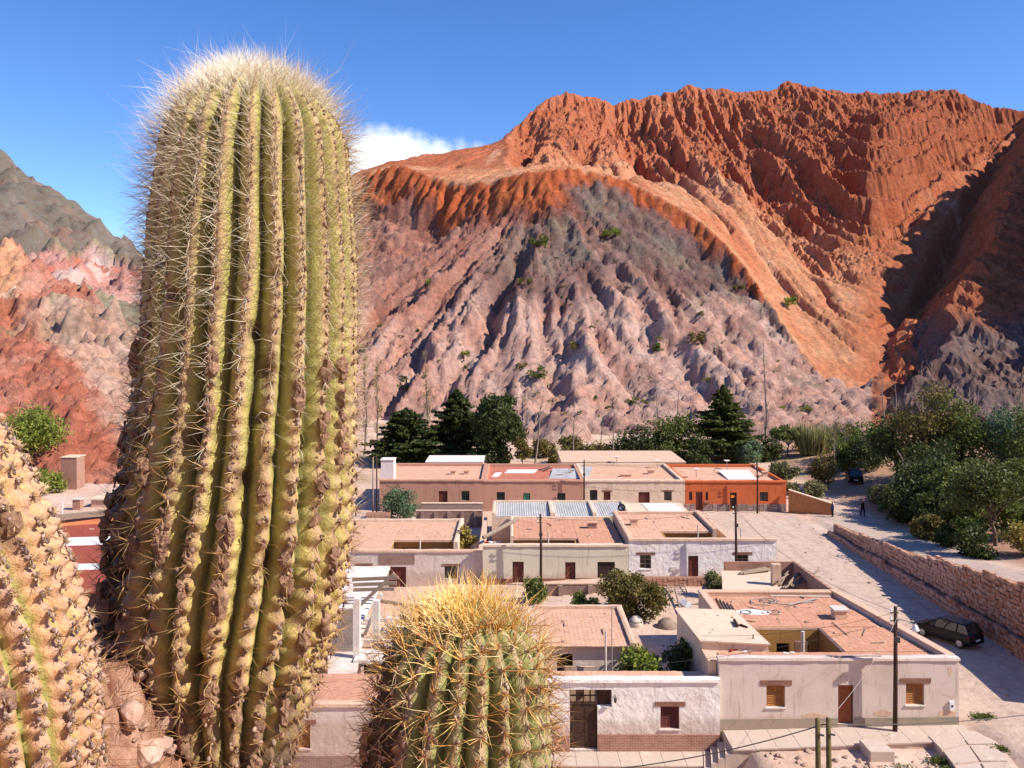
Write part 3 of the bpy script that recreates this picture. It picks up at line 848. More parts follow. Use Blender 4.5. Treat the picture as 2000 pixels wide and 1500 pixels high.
def window(root, x0, x1, z0, z1, y, kind='glass', frame=W_DARK, lintel=None, sill=None, depth=.14, nv=1, nh=1, lname=None):
    """Frame set back in the wall; panes or louvred shutters inside it; lintel and sill as parts."""
    yf = y+depth; t = .055; mb = MB()
    mb.box(x0, x1, yf, yf+.07, z0, z0+t); mb.box(x0, x1, yf, yf+.07, z1-t, z1)
    mb.box(x0, x0+t, yf, yf+.07, z0+t, z1-t); mb.box(x1-t, x1, yf, yf+.07, z0+t, z1-t)
    for i in range(1, nv+1 if kind == 'grid' else nv):
        xm = x0+(x1-x0)*i/(nv+1 if kind == 'grid' else nv); mb.box(xm-.022, xm+.022, yf+.003, yf+.06, z0+t, z1-t)
    for i in range(1, nh):
        zm = z0+(z1-z0)*i/nh; mb.box(x0+t, x1-t, yf+.006, yf+.05, zm-.018, zm+.018)
    w = part(mb, 'window', frame, root)
    wl_ = w.location
    if kind == 'louvre':
        mb = MB(); n = max(5, int((z1-z0-2*t)/.085)); hz = (z1-z0-2*t)/n; xm = (x0+x1)/2
        for a, b in ((x0+t+.004, xm-.015), (xm+.015, x1-t-.004)):
            for k in range(n):
                zc = z0+t+hz*k
                mb.add([(a,yf+.004,zc+.01),(b,yf+.004,zc+.01),(b,yf+.055,zc+hz*.95),(a,yf+.055,zc+hz*.95),(a,yf+.018,zc+.01),(b,yf+.018,zc+.01),(b,yf+.069,zc+hz*.95),(a,yf+.069,zc+hz*.95)],
                       [(0,1,2,3),(7,6,5,4),(0,4,5,1),(3,2,6,7),(0,3,7,4),(1,5,6,2)])
        s = mb.build('slats', frame, w); s['kind'] = 'stuff'
        MB().box(xm-.015, xm+.015, yf+.001, yf+.06, z0+t, z1-t).build('mullion', frame, w)
    MB().box(x0+t*.5, x1-t*.5, yf+.072, yf+.08, z0+t*.5, z1-t*.5).build('pane', GLASSY, w)
    if lintel:
        a, b, h, mt = lintel
        part(MB().box(x0-a, x1+b, y-.035, y+.12, z1+.012, z1+h), 'lintel', mt, root, bevel=.012)
    if sill:
        part(MB().box(x0-.07, x1+.07, y-.06, y+.13, z0-.07, z0-.004), 'sill', sill, root, bevel=.008)
    return w
def door(root, x0, x1, z0, z1, y, mat=W_RED, depth=.16, lintel=None, label=None, handle=True):
    yf = y+depth; mb = MB(); mb.box(x0+.05, x1-.05, yf, yf+.05, z0, z1-.05)
    hx = (x1-x0-.1)
    for k in range(3):
        a = z0+.12+k*(z1-z0-.25)/3; b = a+(z1-z0-.25)/3-.12
        for q in (0, 1): mb.box(x0+.12+q*hx*.5, x0+.02+(q+1)*hx*.5, yf-.014, yf-.001, a, b)
    d = part(mb, 'door', mat, root)
    if label: d['label'] = label
    fr = MB(); fr.box(x0, x0+.048, yf-.03, yf+.07, z0, z1); fr.box(x1-.048, x1, yf-.03, yf+.07, z0, z1); fr.box(x0+.048, x1-.048, yf-.03, yf+.07, z1-.048, z1)
    fr.build('door_frame', W_DARK, d)
    if handle: MB().ico((x0+.16, yf-.04, (z0+z1)/2), .05, random.Random(1)).build('handle', IRON, d)
    if lintel:
        a, b, h, mt = lintel
        part(MB().box(x0-a, x1+b, y-.035, y+.12, z1+.012, z1+h), 'lintel', mt, root, bevel=.012)
    return d
def wavy(mb, x0, x1, y0, y1, z0, z1):
    """A hand-smeared mud coping: a bar whose edges wander."""
    ax = 0 if x1-x0 > y1-y0 else 1; L_ = (x1-x0, y1-y0)[ax]; n = max(2, int(L_/.55)); j = lambda s_: RG.uniform(-s_, s_)
    vs = []
    for i in range(n+1):
        f = i/n; e = .0 if i in (0, n) else 1
        jz, ja, jb = j(.022), j(.018)*e, j(.018)*e
        if ax == 0: x = x0+(x1-x0)*f; vs += [(x, y0+ja, z0), (x, y1, z0), (x, y1, z1+jz-.02), (x, (y0+y1)/2, z1+jz+.012), (x, y0+ja+.02, z1+jz-.015)]
        else: y = y0+(y1-y0)*f; vs += [(x1, y, z0), (x0, y, z0), (x0+.02, y, z1+jz-.02), ((x0+x1)/2, y, z1+jz+.012), (x1-.02, y, z1+jz-.015)]
    fs = [(i*5+k, i*5+(k+1) % 5, (i+1)*5+(k+1) % 5, (i+1)*5+k) for i in range(n) for k in range(5)]
    fs = [f[::-1] for f in fs]+[(0, 1, 2, 3, 4), tuple(range(n*5+4, n*5-1, -1))]
    return mb.add(vs, fs)
def coping(root, runs, mat, name='parapet'):
    mb = MB()
    for r in runs: wavy(mb, *r)
    return part(mb, name, mat, root)

# ---------------------------------------------------------------- near right house (courtyard, two louvred windows)
Y0 = 43.0
rt = empty('courtyard_house', (16.4, 43, 0), 0, 'dusty rose courtyard house with ochre louvred windows at the street corner', 'house', 'adobe houses of the village')
xl, xr, zt = 10.46, 22.55, 3.16
w1 = (HX(1497, Y0), HX(1533.5, Y0), HZ(1381.5, Y0), HZ(1339, Y0)); w2 = (HX(1769.6, Y0), HX(1805, Y0), HZ(1377, Y0), HZ(1335, Y0)); d1 = (HX(1637, Y0), HX(1667.5, Y0), -.02, HZ(1338, Y0))
mb = MB(); wallx(mb, xl, xr, 43, 43.42, -1.2, zt, (w1, w2, (d1[0], d1[1], -.05, d1[3])))
part(mb, 'front_wall', P_PINK, rt)
mb = MB()
mb.hexa([(22.13,43.421,-1),(22.548,43.421,-1),(20.72,54.4,-1),(20.3,54.4,-1),(22.13,43.421,zt),(22.548,43.421,zt),(20.72,54.4,zt),(20.3,54.4,zt)])
part(mb, 'side_wall', P_PINK, rt)
part(MB().box(10.0, 10.42, 43.421, 45.4, -1.6, 3.0), 'wing_wall', P_MUD, rt)
mb = MB(); mb.box(11.9, 12.3, 49.6, 54.4, -1.2, zt); mb.box(12.301, 20.3, 54.0, 54.399, -1.2, zt)
part(mb, 'back_wall', P_MUD, rt)
coping(rt, [(xl-.06, xr+.05, 42.93, 43.44, zt, zt+.14)], P_PINK, 'front_parapet')
mb = MB()
mb.hexa([(22.08,43.45,zt+.003),(22.60,43.45,zt+.003),(20.76,54.45,zt+.003),(20.26,54.45,zt+.003),(22.08,43.45,zt+.16),(22.60,43.45,zt+.16),(20.76,54.45,zt+.16),(20.26,54.45,zt+.16)])
mb.box(11.86, 20.25, 53.98, 54.45, zt+.003, zt+.15); mb.box(11.86, 12.32, 49.6, 53.975, zt+.003, zt+.15)
part(mb, 'side_parapet', P_MUD, rt, bevel=.03)
cyard = (13.45, 17.4, 44.55, 48.3)
mb = MB()
mb.box(10.43, 22.1, 43.43, 44.55, 2.86, 2.98); mb.box(10.43, 13.45, 44.552, 48.3, 2.86, 2.98); mb.box(17.4, 21.75, 44.552, 48.3, 2.86, 2.98); mb.box(12.31, 20.9, 48.302, 53.97, 2.86, 2.98)
part(mb, 'roof', P_MUD, rt)
mb = MB(); tiles(mb, 17.45, 21.3, 44.6, 48.25, 2.985, RG); tiles(mb, 12.4, 20.4, 48.35, 53.9, 2.985, RG); tiles(mb, 21.3, 21.85, 44.6, 46.4, 2.985, RG); tiles(mb, 20.4, 20.75, 48.35, 51.4, 2.985, RG); tiles(mb, 10.7, 21.95, 43.5, 44.5, 2.985, RG)
o = part(mb, 'roof_tiles', TILE, rt); o['kind'] = 'stuff'
# courtyard walls under the opening
mb = MB(); wallx(mb, 13.46, 17.39, 48.31, 48.6, -1, 2.855, ((15.0, 15.75, -.9, 2.1), (16.2, 16.9, .9, 2.0)))
mb.box(17.41, 17.7, 44.56, 48.3, -1, 2.855); mb.box(13.1, 13.44, 44.56, 48.3, -1, 2.855); mb.box(13.46, 17.39, 44.2, 44.54, -1, 2.855)
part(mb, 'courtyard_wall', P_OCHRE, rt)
part(MB().box(14.9, 17.0, 48.75, 48.9, -1, 2.8), 'courtyard_shade_panel', SHADE_IN, rt)  # near-black sheet painting the shade behind the courtyard openings
# the raised lean-to roof on the left
mb = MB()
mb.hexa([(10.42,44.95,-1),(14.05,44.6,-1),(12.9,49.7,-1),(9.62,49.7,-1),(10.0,44.95,3.42),(13.4,44.6,3.36),(12.9,49.7,3.45),(9.62,49.7,3.55)])
part(mb, 'lean_to', P_PALE, rt)
mb = MB(); mb.hexa([(9.9,44.86,3.42),(13.5,44.5,3.36),(12.98,49.78,3.455),(9.5,49.8,3.555),(9.9,44.86,3.50),(13.5,44.5,3.44),(12.98,49.78,3.52),(9.5,49.8,3.62)])
part(mb, 'lean_to_roof', P_PALE, rt)
L = (.30, .34, .28, W_LINT)
window(rt, *w1, Y0, 'louvre', W_OCH, L, CONC); window(rt, *w2, Y0, 'louvre', W_OCH, L, CONC)
door(rt, *d1, Y0, simple('orange_brown_wood', (.26, .075, .028), (.19, .05, .02), 5, .004, 30, .55, .3), label='orange brown panelled door')
mb = MB()
xp = [xl, d1[0]-.02, d1[1]+.02, xr]
mb.hexa([(xl,42.96,-1.3),(xp[1],42.96,-1.3),(xp[1],42.999,-1.3),(xl,42.999,-1.3),(xl,42.96,.20),(xp[1],42.96,.26),(xp[1],42.999,.26),(xl,42.999,.20)])
mb.hexa([(xp[2],42.96,-1.3),(xr,42.96,-1.3),(xr,42.999,-1.3),(xp[2],42.999,-1.3),(xp[2],42.96,.27),(xr,42.96,.32),(xr,42.999,.32),(xp[2],42.999,.27)])
part(mb, 'plinth', GREYP, rt)
mb = MB(); mb.box(HX(1853.5, Y0), HX(1862, Y0), 42.9, 42.999, .65, 1.12); m_ = part(mb, 'meter_box', WHITEM, rt)
MB().tube([(HX(1858, Y0), 42.885, .9), (HX(1858, Y0), 42.899, .9)], .06, 8).build('dial', IRON, m_)
# peeling patches where the mud shows through (a real skin of render broken away)
for cx, cz, wx, wz in ((HX(1590, Y0), .36, .9, .16), (HX(1725, Y0), .5, .55, .2), (HX(1850, Y0), .46, .62, .24), (HX(1855, Y0), 2.62, .12, .3)):
    mb = MB(); n = 14; pl = []
    for k in range(n):
        a = 6.283*k/n; q = RG.uniform(.6, 1.1); pl.append((cx+wx*math.cos(a)*q, cz+wz*math.sin(a)*q))
    vs = [(x, 42.993, z) for x, z in pl]+[(x, 43.05, z) for x, z in pl]
    mb.add(vs, [tuple(range(n))]+[(i, n+i, n+(i+1) % n, (i+1) % n) for i in range(n)])
    part(mb, 'bare_patch', P_MUD, rt)

# ---------------------------------------------------------------- near white house (plank gate, brick plinth)
Y1 = 42.8
rt = empty('white_house', (6, 42.8, -1.1), 0, 'rough white house with a tall dark gate and brick plinth', 'house', 'adobe houses of the village')
xl, xr, zt = 1.0, 10.44, 2.16
gt = (HX(1113, Y1), HX(1167, Y1), -1.22, HZ(1347, Y1)); nt_ = (HX(1167, Y1), HX(1195, Y1), HZ(1381, Y1), HZ(1347, Y1)); wd = (HX(1290, Y1), HX(1327, Y1), HZ(1424, Y1), HZ(1380, Y1))
mb = MB(); wallx(mb, xl, xr, 42.8, 43.2, -2.4, zt, ((gt[0], gt[1], -1.24, gt[3]), nt_, wd)); part(mb, 'front_wall', P_WHITE, rt)
part(MB().box(1.0, 1.4, 43.201, 54.6, -2.4, zt), 'side_wall', P_MUD, rt); part(MB().box(9.55, 9.97, 43.22, 44.8, -2.4, 1.85), 'side_wall', P_MUD, rt)
coping(rt, [(xl-.05, xr-.0, 42.70, 43.24, zt, zt+.15)], P_WHITE, 'front_parapet')
part(MB().box(1.41, 10.04, 43.25, 44.6, 1.86, 1.98), 'front_roof', P_MUD, rt)
mb = MB(); tiles(mb, 1.6, 8.6, 43.3, 44.55, 1.985, RG); o = part(mb, 'front_roof_tiles', TILE2, rt); o['kind'] = 'stuff'
mb = MB(); mb.box(1.45, 6.62, 47.9, 54.3, 1.95, 2.06); part(mb, 'back_roof', P_MUD, rt)
mb = MB(); tiles(mb, 1.45, 6.6, 47.85, 54.25, 2.065, RG, sz=.27); o = part(mb, 'back_roof_tiles', TILE2, rt); o['kind'] = 'stuff'
mb = MB(); wallx(mb, 1.45, 6.95, 48.15, 48.5, -2, 1.94, ((HX(1088, 48.15), HX(1119, 48.15), -1.8, 1.55),)); mb.box(6.63, 6.95, 48.501, 54.3, -2, 1.945); part(mb, 'back_block_wall', P_ROSE, rt)
part(MB().box(HX(1085, 48.2)-.2, HX(1119, 48.2)+.3, 48.9, 49.0, -2, 1.9), 'room_shade_panel', SHADE_IN, rt)  # dark sheet painted as the shade behind the doorway
coping(rt, [(6.64, 7.02, 47.9, 54.3, 1.955, 2.28), (1.45, 7.02, 54.305, 54.65, 1.95, 2.28)], P_MUD, 'back_parapet')
window(rt, *wd, Y1, 'louvre', W_RED, (.28, .30, .25, W_LINT), P_WHITE)
# gate: plank door with glazed transom
g = door(rt, gt[0], gt[1], -1.22, HZ(1376, Y1), Y1, W_DARK, label='tall dark plank gate', handle=True)
tr = MB(); za, zb = HZ(1376, Y1)+.004, gt[3]; n = 4
for i in range(n+1):
    xm = gt[0]+(gt[1]-gt[0])*i/n; tr.box(max(gt[0], xm-.035), min(gt[1], xm+.035), 42.97, 43.04, za, zb)
for z in (za+.03, (za+zb)/2, zb-.03): tr.box(gt[0], gt[1], 42.975, 43.035, z-.03, z+.03)
t_ = part(tr, 'transom', W_DARK, rt)
MB().box(nt_[0]+.02, nt_[1]-.02, 43.12, 43.18, nt_[2]+.02, nt_[3]-.02).build('panel', W_DARK, t_)
mb = MB(); mb.box(gt[0]-.1, gt[1]+.1, 45.4, 45.5, -1.5, 1.9); part(mb, 'passage_wall', P_MUD, rt)
mb = MB(); mb.box(gt[1]+.02, xr-.02, 42.74, 42.799, -2.4, -.47); mb.box(xl, gt[0]-.02, 42.74, 42.799, -2.4, -.50); part(mb, 'plinth', BRICK, rt)
lm = MB(); lx, lz = HX(1201, Y1), HZ(1364, Y1)
lm.bar((lx, 42.799, lz+.16), (lx, 42.62, lz+.16), .03); lm.lathe([(.02, .14), (.09, .08), (.075, .06), (.06, -.12), (.02, -.16)], (lx, 42.62, lz), 8)
part(lm, 'wall_lamp', IRON, rt)

# ---------------------------------------------------------------- left front house (mostly behind the cacti)
rt = empty('low_rose_house', (-8, 42.8, -2), 0, 'low greyish rose house half hidden behind the cacti', 'house', 'adobe houses of the village')
zt = .92; wk = (HX(567, Y1), HX(606, Y1), HZ(1462, Y1), HZ(1415, Y1))
mb = MB(); wallx(mb, -16, .98, 42.8, 43.2, -3.4, zt, (wk,)); part(mb, 'front_wall', P_ROSE, rt)
coping(rt, [(-16, .98, 42.72, 43.24, zt, zt+.15)], P_MUD, 'front_parapet')
mb = MB(); mb.box(-16, .97, 43.25, 47.4, .62, .74); part(mb, 'roof', P_MUD, rt)
mb = MB(); tiles(mb, -14.5, .9, 43.3, 47.3, .745, RG, sz=.36); o = part(mb, 'roof_tiles', TILE, rt); o['kind'] = 'stuff'
mb = MB(); mb.box(-16, .97, 47.1, 47.4, -3, .615); part(mb, 'back_wall', P_MUD, rt)
window(rt, *wk, Y1, 'louvre', W_OCH, (.28, .3, .25, W_LINT), CONC)
part(MB().box(-16, .97, 42.75, 42.799, -3.4, -1.55), 'plinth', BRICKD, rt)

# ---------------------------------------------------------------- unfinished house between the cacti
rt = empty('unfinished_house', (-11, 52, -2), 0, 'half built white block house with bare slabs, beams and pillars', 'house')
def slab(u0, u1, v0, v1, z, h=.18, u0b=None, u1b=None, mat=WHITEM, name='slab'):
    a, b = ON(u0, v1, z), ON(u1, v1, z); c, d = ON(u1b or u1, v0, z), ON(u0b or u0, v0, z)
    mb = MB().hexa([(p.x, p.y, z-h) for p in (a, b, c, d)]+[(p.x, p.y, z) for p in (a, b, c, d)])
    return part(mb, name, mat, rt)
LIME = plaster('limewashed_block', (.72, .66, .60), (.60, .50, .43), 2.0, .03)
slab(596, 708, 1106, 1212, 1.35, .2, 640, 762, LIME, 'roof_slab')
slab(640, 690, 1215, 1345, .2, .2, 640, 716, LIME, 'lower_slab')
slab(690, 905, 1268, 1290, .35, .18, 700, 905, LIME, 'porch_slab')
for u, v0, v1, z in ((697, 1168, 1352, -1.9), (735, 1172, 1300, -1.6), (762, 1205, 1292, -1.6), (838, 1192, 1290, -1.6)):
    b = ON(u, v1, z); zt_ = HZ(v0, b.y)
    part(MB().box(b.x-.2, b.x+.2, b.y-.2, b.y+.2, -2.6, zt_), 'pillar', LIME, rt)
b = ON(640, 1340, -1.9)
part(MB().box(b.x-.6, ON(690, 1340, -1.9).x, b.y, b.y+.3, -2.6, HZ(1190, b.y)), 'block_wall', brickmat('grey_block', (.34, .28, .25), (.28, .22, .2), (.45, .38, .33), 1, .4, .2), rt)
part(MB().box(ON(700, 1290, .2).x, ON(900, 1290, .2).x, 52.6, 52.8, -2.6, .1), 'room_shade_panel', SHADE_IN, rt)  # dark sheet painting the shade under the porch slab
for u0, v0, u1, v1, Y in ((688, 1132, 778, 1128, 58.5), (690, 1142, 775, 1139, 58), (690, 1152, 770, 1150, 57.4), (700, 1185, 770, 1120, 56.5), (712, 1240, 745, 1160, 55), (690, 1252, 905, 1254, 54), (706, 1212, 790, 1210, 56), (735, 1172, 850, 1192, 56.5), (745, 1230, 830, 1226, 55.2)):
    part(MB().bar(AT(u0, v0, Y), AT(u1, v1, Y), .16, .22), 'beam', LIME if v0 > 1200 else W_GREY, rt)
for k in range(9):
    u = 745+k*12+RG.uniform(-4, 4); v = 1195+RG.uniform(0, 60)
    p = AT(u, v, 55.0); part(MB().box(p.x-.2, p.x+.3, p.y, p.y+.3, p.z-.25, p.z+.06), 'loose_block', LIME, rt)

# ---------------------------------------------------------------- middle row: rose, cream and white houses
rt = empty('rose_house', (-8, 69.3, -1), 0, 'greyish rose house with a red brown door under a brick panel', 'house', 'adobe houses of the village')
Y2 = 69.3; zt = 1.86
de = (HX(759, Y2), HX(793, Y2), -1.2, HZ(1107, Y2)); we = (HX(868, Y2), HX(892, Y2), HZ(1130, Y2), HZ(1106, Y2)); wf = (HX(700, Y2), HX(722, Y2), HZ(1130, Y2), HZ(1105, Y2))
mb = MB(); wallx(mb, -19, -2.4, Y2, Y2+.4, -2.2, zt, (de, we, wf)); part(mb, 'front_wall', P_ROSE, rt)
coping(rt, [(-19, -2.36, Y2-.09, Y2+.44, zt, zt+.17)], P_MUD, 'front_parapet')
part(MB().box(HX(740, Y2), HX(810, Y2), Y2-.03, Y2-.001, HZ(1102, Y2), HZ(1083, Y2)), 'brick_panel', BRICKD, rt)
door(rt, *de, Y2, W_RED); window(rt, *we, Y2, 'glass', W_DARK, (.2, .25, .2, W_LINT), None, nv=2); window(rt, *wf, Y2, 'glass', W_DARK, (.2, .25, .2, W_LINT), None, nv=2)
mb = MB(); mb.box(-19, -10.3, Y2+.45, 81.4, 1.45, 1.58); mb.box(-10.3, -5.0, 74.3, 81.4, 1.45, 1.58); part(mb, 'roof', P_MUD, rt)
mb = MB(); tiles(mb, -17, -10.3, Y2+.5, 81.3, 1.585, RG, sz=.42); tiles(mb, -10.28, -5.05, 74.3, 81.3, 1.585, RG, sz=.42); o = part(mb, 'roof_tiles', TILE2, rt); o['kind'] = 'stuff'
coping(rt, [(-5.0, -4.6, 72.6, 81.8, .4, 1.9), (-19, -5.01, 81.42, 81.8, 1.45, 1.88)], P_SAND, 'back_parapet')
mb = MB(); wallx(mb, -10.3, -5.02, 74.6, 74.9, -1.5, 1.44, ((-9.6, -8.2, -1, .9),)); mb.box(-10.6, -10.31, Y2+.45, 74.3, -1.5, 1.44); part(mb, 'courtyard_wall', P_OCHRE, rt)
part(MB().box(-10.2, -5.1, 75.2, 75.3, -1.5, 1.4), 'room_shade_panel', SHADE_IN, rt)  # dark sheet, painted shade behind the courtyard opening
part(MB().box(-2.75, -2.38, Y2+.45, 82, -1.5, 1.95), 'yard_wall', P_MUD, rt)

rt = empty('cream_house', (3.5, 68.6, -.4), 0, 'cream house with a low red brown plinth and gridded window', 'house', 'adobe houses of the village')
Y2 = 68.6; zt = 2.50
da = (HX(1001, Y2), HX(1023, Y2), -.62, HZ(1097, Y2)); db = (HX(1104, Y2), HX(1124, Y2), -.45, HZ(1098, Y2)); wg = (HX(1167, Y2), HX(1201, Y2), HZ(1130, Y2), HZ(1097.5, Y2))
mb = MB(); wallx(mb, -2.35, 9.38, Y2, Y2+.4, -1.6, zt, (da, db, wg)); part(mb, 'front_wall', P_CREAM, rt)
coping(rt, [(-2.37, 9.38, Y2-.09, Y2+.44, zt, zt+.17)], P_SAND, 'front_parapet')
door(rt, *da, Y2, W_RED); door(rt, *db, Y2, W_RED)
window(rt, *wg, Y2, 'grid', W_DARK, None, CONC, nv=4, nh=4)
PLR = simple('red_brown_paint', (.30, .135, .095), (.24, .10, .07), 3, .01, 20, .9, .1)
mb = MB(); mb.box(-2.35, da[0]-.02, Y2-.03, Y2-.001, -1.6, -.1); mb.box(da[1]+.02, db[0]-.02, Y2-.03, Y2-.001, -1.6, -.08); mb.box(db[1]+.02, 9.37, Y2-.03, Y2-.001, -1.6, -.06); part(mb, 'plinth', PLR, rt)
mb = MB(); mb.box(.15, 5.6, 72.5, 80, 2.05, 2.18); mb.box(5.6, 9.25, Y2+.45, 80, 2.05, 2.18); part(mb, 'roof', P_MUD, rt)
mb = MB(); tiles(mb, .2, 5.58, 72.5, 79.9, 2.185, RG, sz=.42); tiles(mb, 5.6, 9.2, Y2+.5, 79.9, 2.185, RG, sz=.42); o = part(mb, 'roof_tiles', TILE, rt); o['kind'] = 'stuff'
coping(rt, [(-.15, .14, 72.3, 80.3, -.8, 2.45), (.15, 9.2, 80.02, 80.3, 2.05, 2.42)], P_SAND, 'back_parapet')
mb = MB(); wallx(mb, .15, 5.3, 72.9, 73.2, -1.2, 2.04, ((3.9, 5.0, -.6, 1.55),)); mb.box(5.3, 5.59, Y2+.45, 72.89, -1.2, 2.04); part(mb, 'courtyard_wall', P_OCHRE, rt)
part(MB().box(.2, 5.2, 73.5, 73.6, -1.2, 2.0), 'room_shade_panel', SHADE_IN, rt)  # dark sheet, painted shade inside the courtyard doorway

rt = empty('white_plastered_house', (15, 68.6, 0), 0, 'lumpy white plastered house with heavy wooden lintels', 'house', 'adobe houses of the village')
zt = 2.96
wa = (HX(1249.5, Y2), HX(1272, Y2), HZ(1111, Y2), HZ(1084, Y2)); dg = (HX(1344, Y2), HX(1364, Y2), -.1, HZ(1085.5, Y2)); wb = (HX(1439, Y2), HX(1462, Y2), HZ(1110, Y2), HZ(1083.5, Y2))
mb = MB(); wallx(mb, 9.40, 21.3, Y2, Y2+.4, -1.2, zt, (wa, dg, wb)); part(mb, 'front_wall', P_WHITE, rt)
coping(rt, [(9.40, 21.34, Y2-.10, Y2+.44, zt, zt+.17)], P_MUD, 'front_parapet')
window(rt, *wa, Y2, 'glass', W_GREY, (.28, .33, .22, W_LINT), P_WHITE, nv=2, nh=3); window(rt, *wb, Y2, 'glass', W_GREY, (.32, .33, .22, W_LINT), P_WHITE, nv=2, nh=3)
door(rt, *dg, Y2, W_RED)
a = part(MB().box(HX(1309.5, Y2), HX(1321, Y2), Y2-.06, Y2-.001, HZ(1114, Y2), HZ(1107, Y2)), 'vent_grille', CONC, rt)
mb = MB(); mb.box(9.8, 12.6, Y2+.45, 79.4, 2.62, 2.75); mb.box(12.6, 17.0, 72.6, 79.4, 2.62, 2.75); part(mb, 'roof', P_MUD, rt)
mb = MB(); tiles(mb, 9.82, 12.58, Y2+.5, 79.3, 2.755, RG, sz=.42); tiles(mb, 12.6, 16.95, 72.6, 79.3, 2.755, RG, sz=.42); o = part(mb, 'roof_tiles', TILE2, rt); o['kind'] = 'stuff'
coping(rt, [(9.42, 9.79, Y2+.45, 79.8, -.5, 3.05), (9.8, 17.02, 79.42, 79.8, 2.6, 3.02), (17.03, 17.4, 72.3, 79.8, -.5, 3.08)], P_MUD, 'back_parapet')
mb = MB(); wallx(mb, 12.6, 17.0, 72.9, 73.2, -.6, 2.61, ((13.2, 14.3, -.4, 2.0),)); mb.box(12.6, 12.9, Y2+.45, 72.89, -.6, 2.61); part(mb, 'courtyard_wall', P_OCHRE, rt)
part(MB().box(12.7, 16.9, 73.5, 73.6, -.6, 2.55), 'room_shade_panel', SHADE_IN, rt)  # dark sheet for the painted shade behind the courtyard door
mb = MB(); mb.hexa([(18.0,78.5,-.4),(18.3,78.5,-.4),(18.3,84,-.4),(18,84,-.4),(18.0,78.5,2.6),(18.3,78.5,2.6),(18.3,84,2.2),(18,84,2.2)]); mb.box(18.0, 18.3, 69.1, 78.4, -.4, 2.55); mb.box(19.5, 20.9, 71.6, 72.2, -.4, 2.4); part(mb, 'yard_wall', P_MUD, rt)

# ---------------------------------------------------------------- long shed roofs behind the cream house
rt = empty('metal_roofed_shed', (5, 80.4, 0), 0, 'long shed with pale corrugated roof panels between mud ridges', 'shed')
part(MB().box(-1.9, 17.0, 80.42, 86.2, -.8, 2.30), 'wall', P_SAND, rt)
for a, b in ((-1.6, 3.6), (4.1, 7.6), (8.0, 10.9)):
    mb = MB(); n = int((b-a)/.22); st = (b-a)/n
    for k in range(n):
        x = a+k*st
        mb.hexa([(x,80.5,2.32),(x+st*.5,80.5,2.36),(x+st*.5,86,2.56),(x,86,2.52),(x,80.5,2.34),(x+st*.5,80.5,2.38),(x+st*.5,86,2.58),(x,86,2.54)])
        mb.hexa([(x+st*.5,80.5,2.36),(x+st,80.5,2.32),(x+st,86,2.52),(x+st*.5,86,2.56),(x+st*.5,80.5,2.38),(x+st,80.5,2.34),(x+st,86,2.54),(x+st*.5,86,2.58)])
    part(mb, 'roof_panel', METAL, rt)
coping(rt, [(-1.9, -1.62, 80.42, 86.2, 2.305, 2.72), (3.62, 4.08, 80.42, 86.2, 2.305, 2.74), (7.62, 7.98, 80.42, 86.2, 2.305, 2.74), (10.92, 11.3, 80.42, 86.2, 2.305, 2.74), (-1.6, 10.9, 86.01, 86.25, 2.305, 2.76)], P_SAND, 'ridge')
part(MB().box(11.31, 17.0, 80.45, 86.2, 2.305, 2.5), 'mud_roof', P_PALE, rt)
part(MB().hexa([(13.2,82,2.51),(16.6,82,2.51),(16.2,85.6,2.51),(13,85.6,2.51),(13.2,82,2.55),(16.6,82,2.55),(16.2,85.6,2.55),(13,85.6,2.55)]), 'sheet', WHITEM, rt)

# ---------------------------------------------------------------- far row
Y3 = 94.0
def far_house(name, label, u0, u1, mat, roofmat, vt, items, plinth=None, par=None):
    x0, x1 = HX(u0, Y3), HX(u1, Y3); zt = HZ(vt, Y3)-.16
    rt = empty(name, ((x0+x1)/2, Y3, 0), 0, label, 'house', 'adobe houses of the village')
    holes = [(HX(a, Y3), HX(b, Y3), HZ(d, Y3), HZ(c, Y3)) for k, a, b, c, d, *_ in items]
    mb = MB(); wallx(mb, x0, x1-.01, Y3, Y3+.45, -.8, zt, holes); part(mb, 'front_wall', mat, rt)
    for (k, a, b, c, d, *mm), h in zip(items, holes):
        mt = mm[0] if mm else None; ln = mm[1] if len(mm) > 1 else None
        if k == 'd': door(rt, *h, Y3, mt or W_RED, lintel=ln, handle=False)
        else: window(rt, *h, Y3, 'glass', mt or W_DARK, ln, None, nv=2)
    coping(rt, [(x0, x1-.01, Y3-.1, Y3+.5, zt, zt+.17)], par or mat, 'front_parapet')
    part(MB().box(x0, x1-.02, Y3+.52, 106, zt-.42, zt-.24), 'roof', P_MUD, rt)
    mb = MB(); tiles(mb, x0+.3, x1-.3, Y3+.6, 105.8, zt-.235, RG, sz=.62); o = part(mb, 'roof_tiles', roofmat, rt); o['kind'] = 'stuff'
    mb = MB(); mb.box(x0, x0+.35, Y3+.52, 106.4, -.8, zt+.1); mb.box(x0+.36, x1-.36, 106.02, 106.4, -.8, zt+.1); mb.box(x1-.35, x1-.02, Y3+.52, 106.4, -.8, zt+.1)
    part(mb, 'outer_wall', par or mat, rt, bevel=.03)
    if plinth:
        mb = MB(); ds = sorted((h[0], h[1]) for (k, *_), h in zip(items, holes) if k == 'd'); edge = [x0]+[e for q in ds for e in (q[0]-.05, q[1]+.05)]+[x1-.02]
        for q in range(0, len(edge), 2):
            x = edge[q]
            while x < edge[q+1]-.15:
                w_ = min(RG.uniform(.35, .8), edge[q+1]-x); z = -.5
                while z < plinth-.1:
                    hh = min(RG.uniform(.22, .42), plinth-z)
                    mb.box(x+.02, x+w_-.02, Y3-RG.uniform(.06, .10), Y3-.001, z+.015, z+hh-.015); z += hh
                x += w_
        o = part(mb, 'stone_facing', FACING, rt); o['kind'] = 'stuff'
    return rt
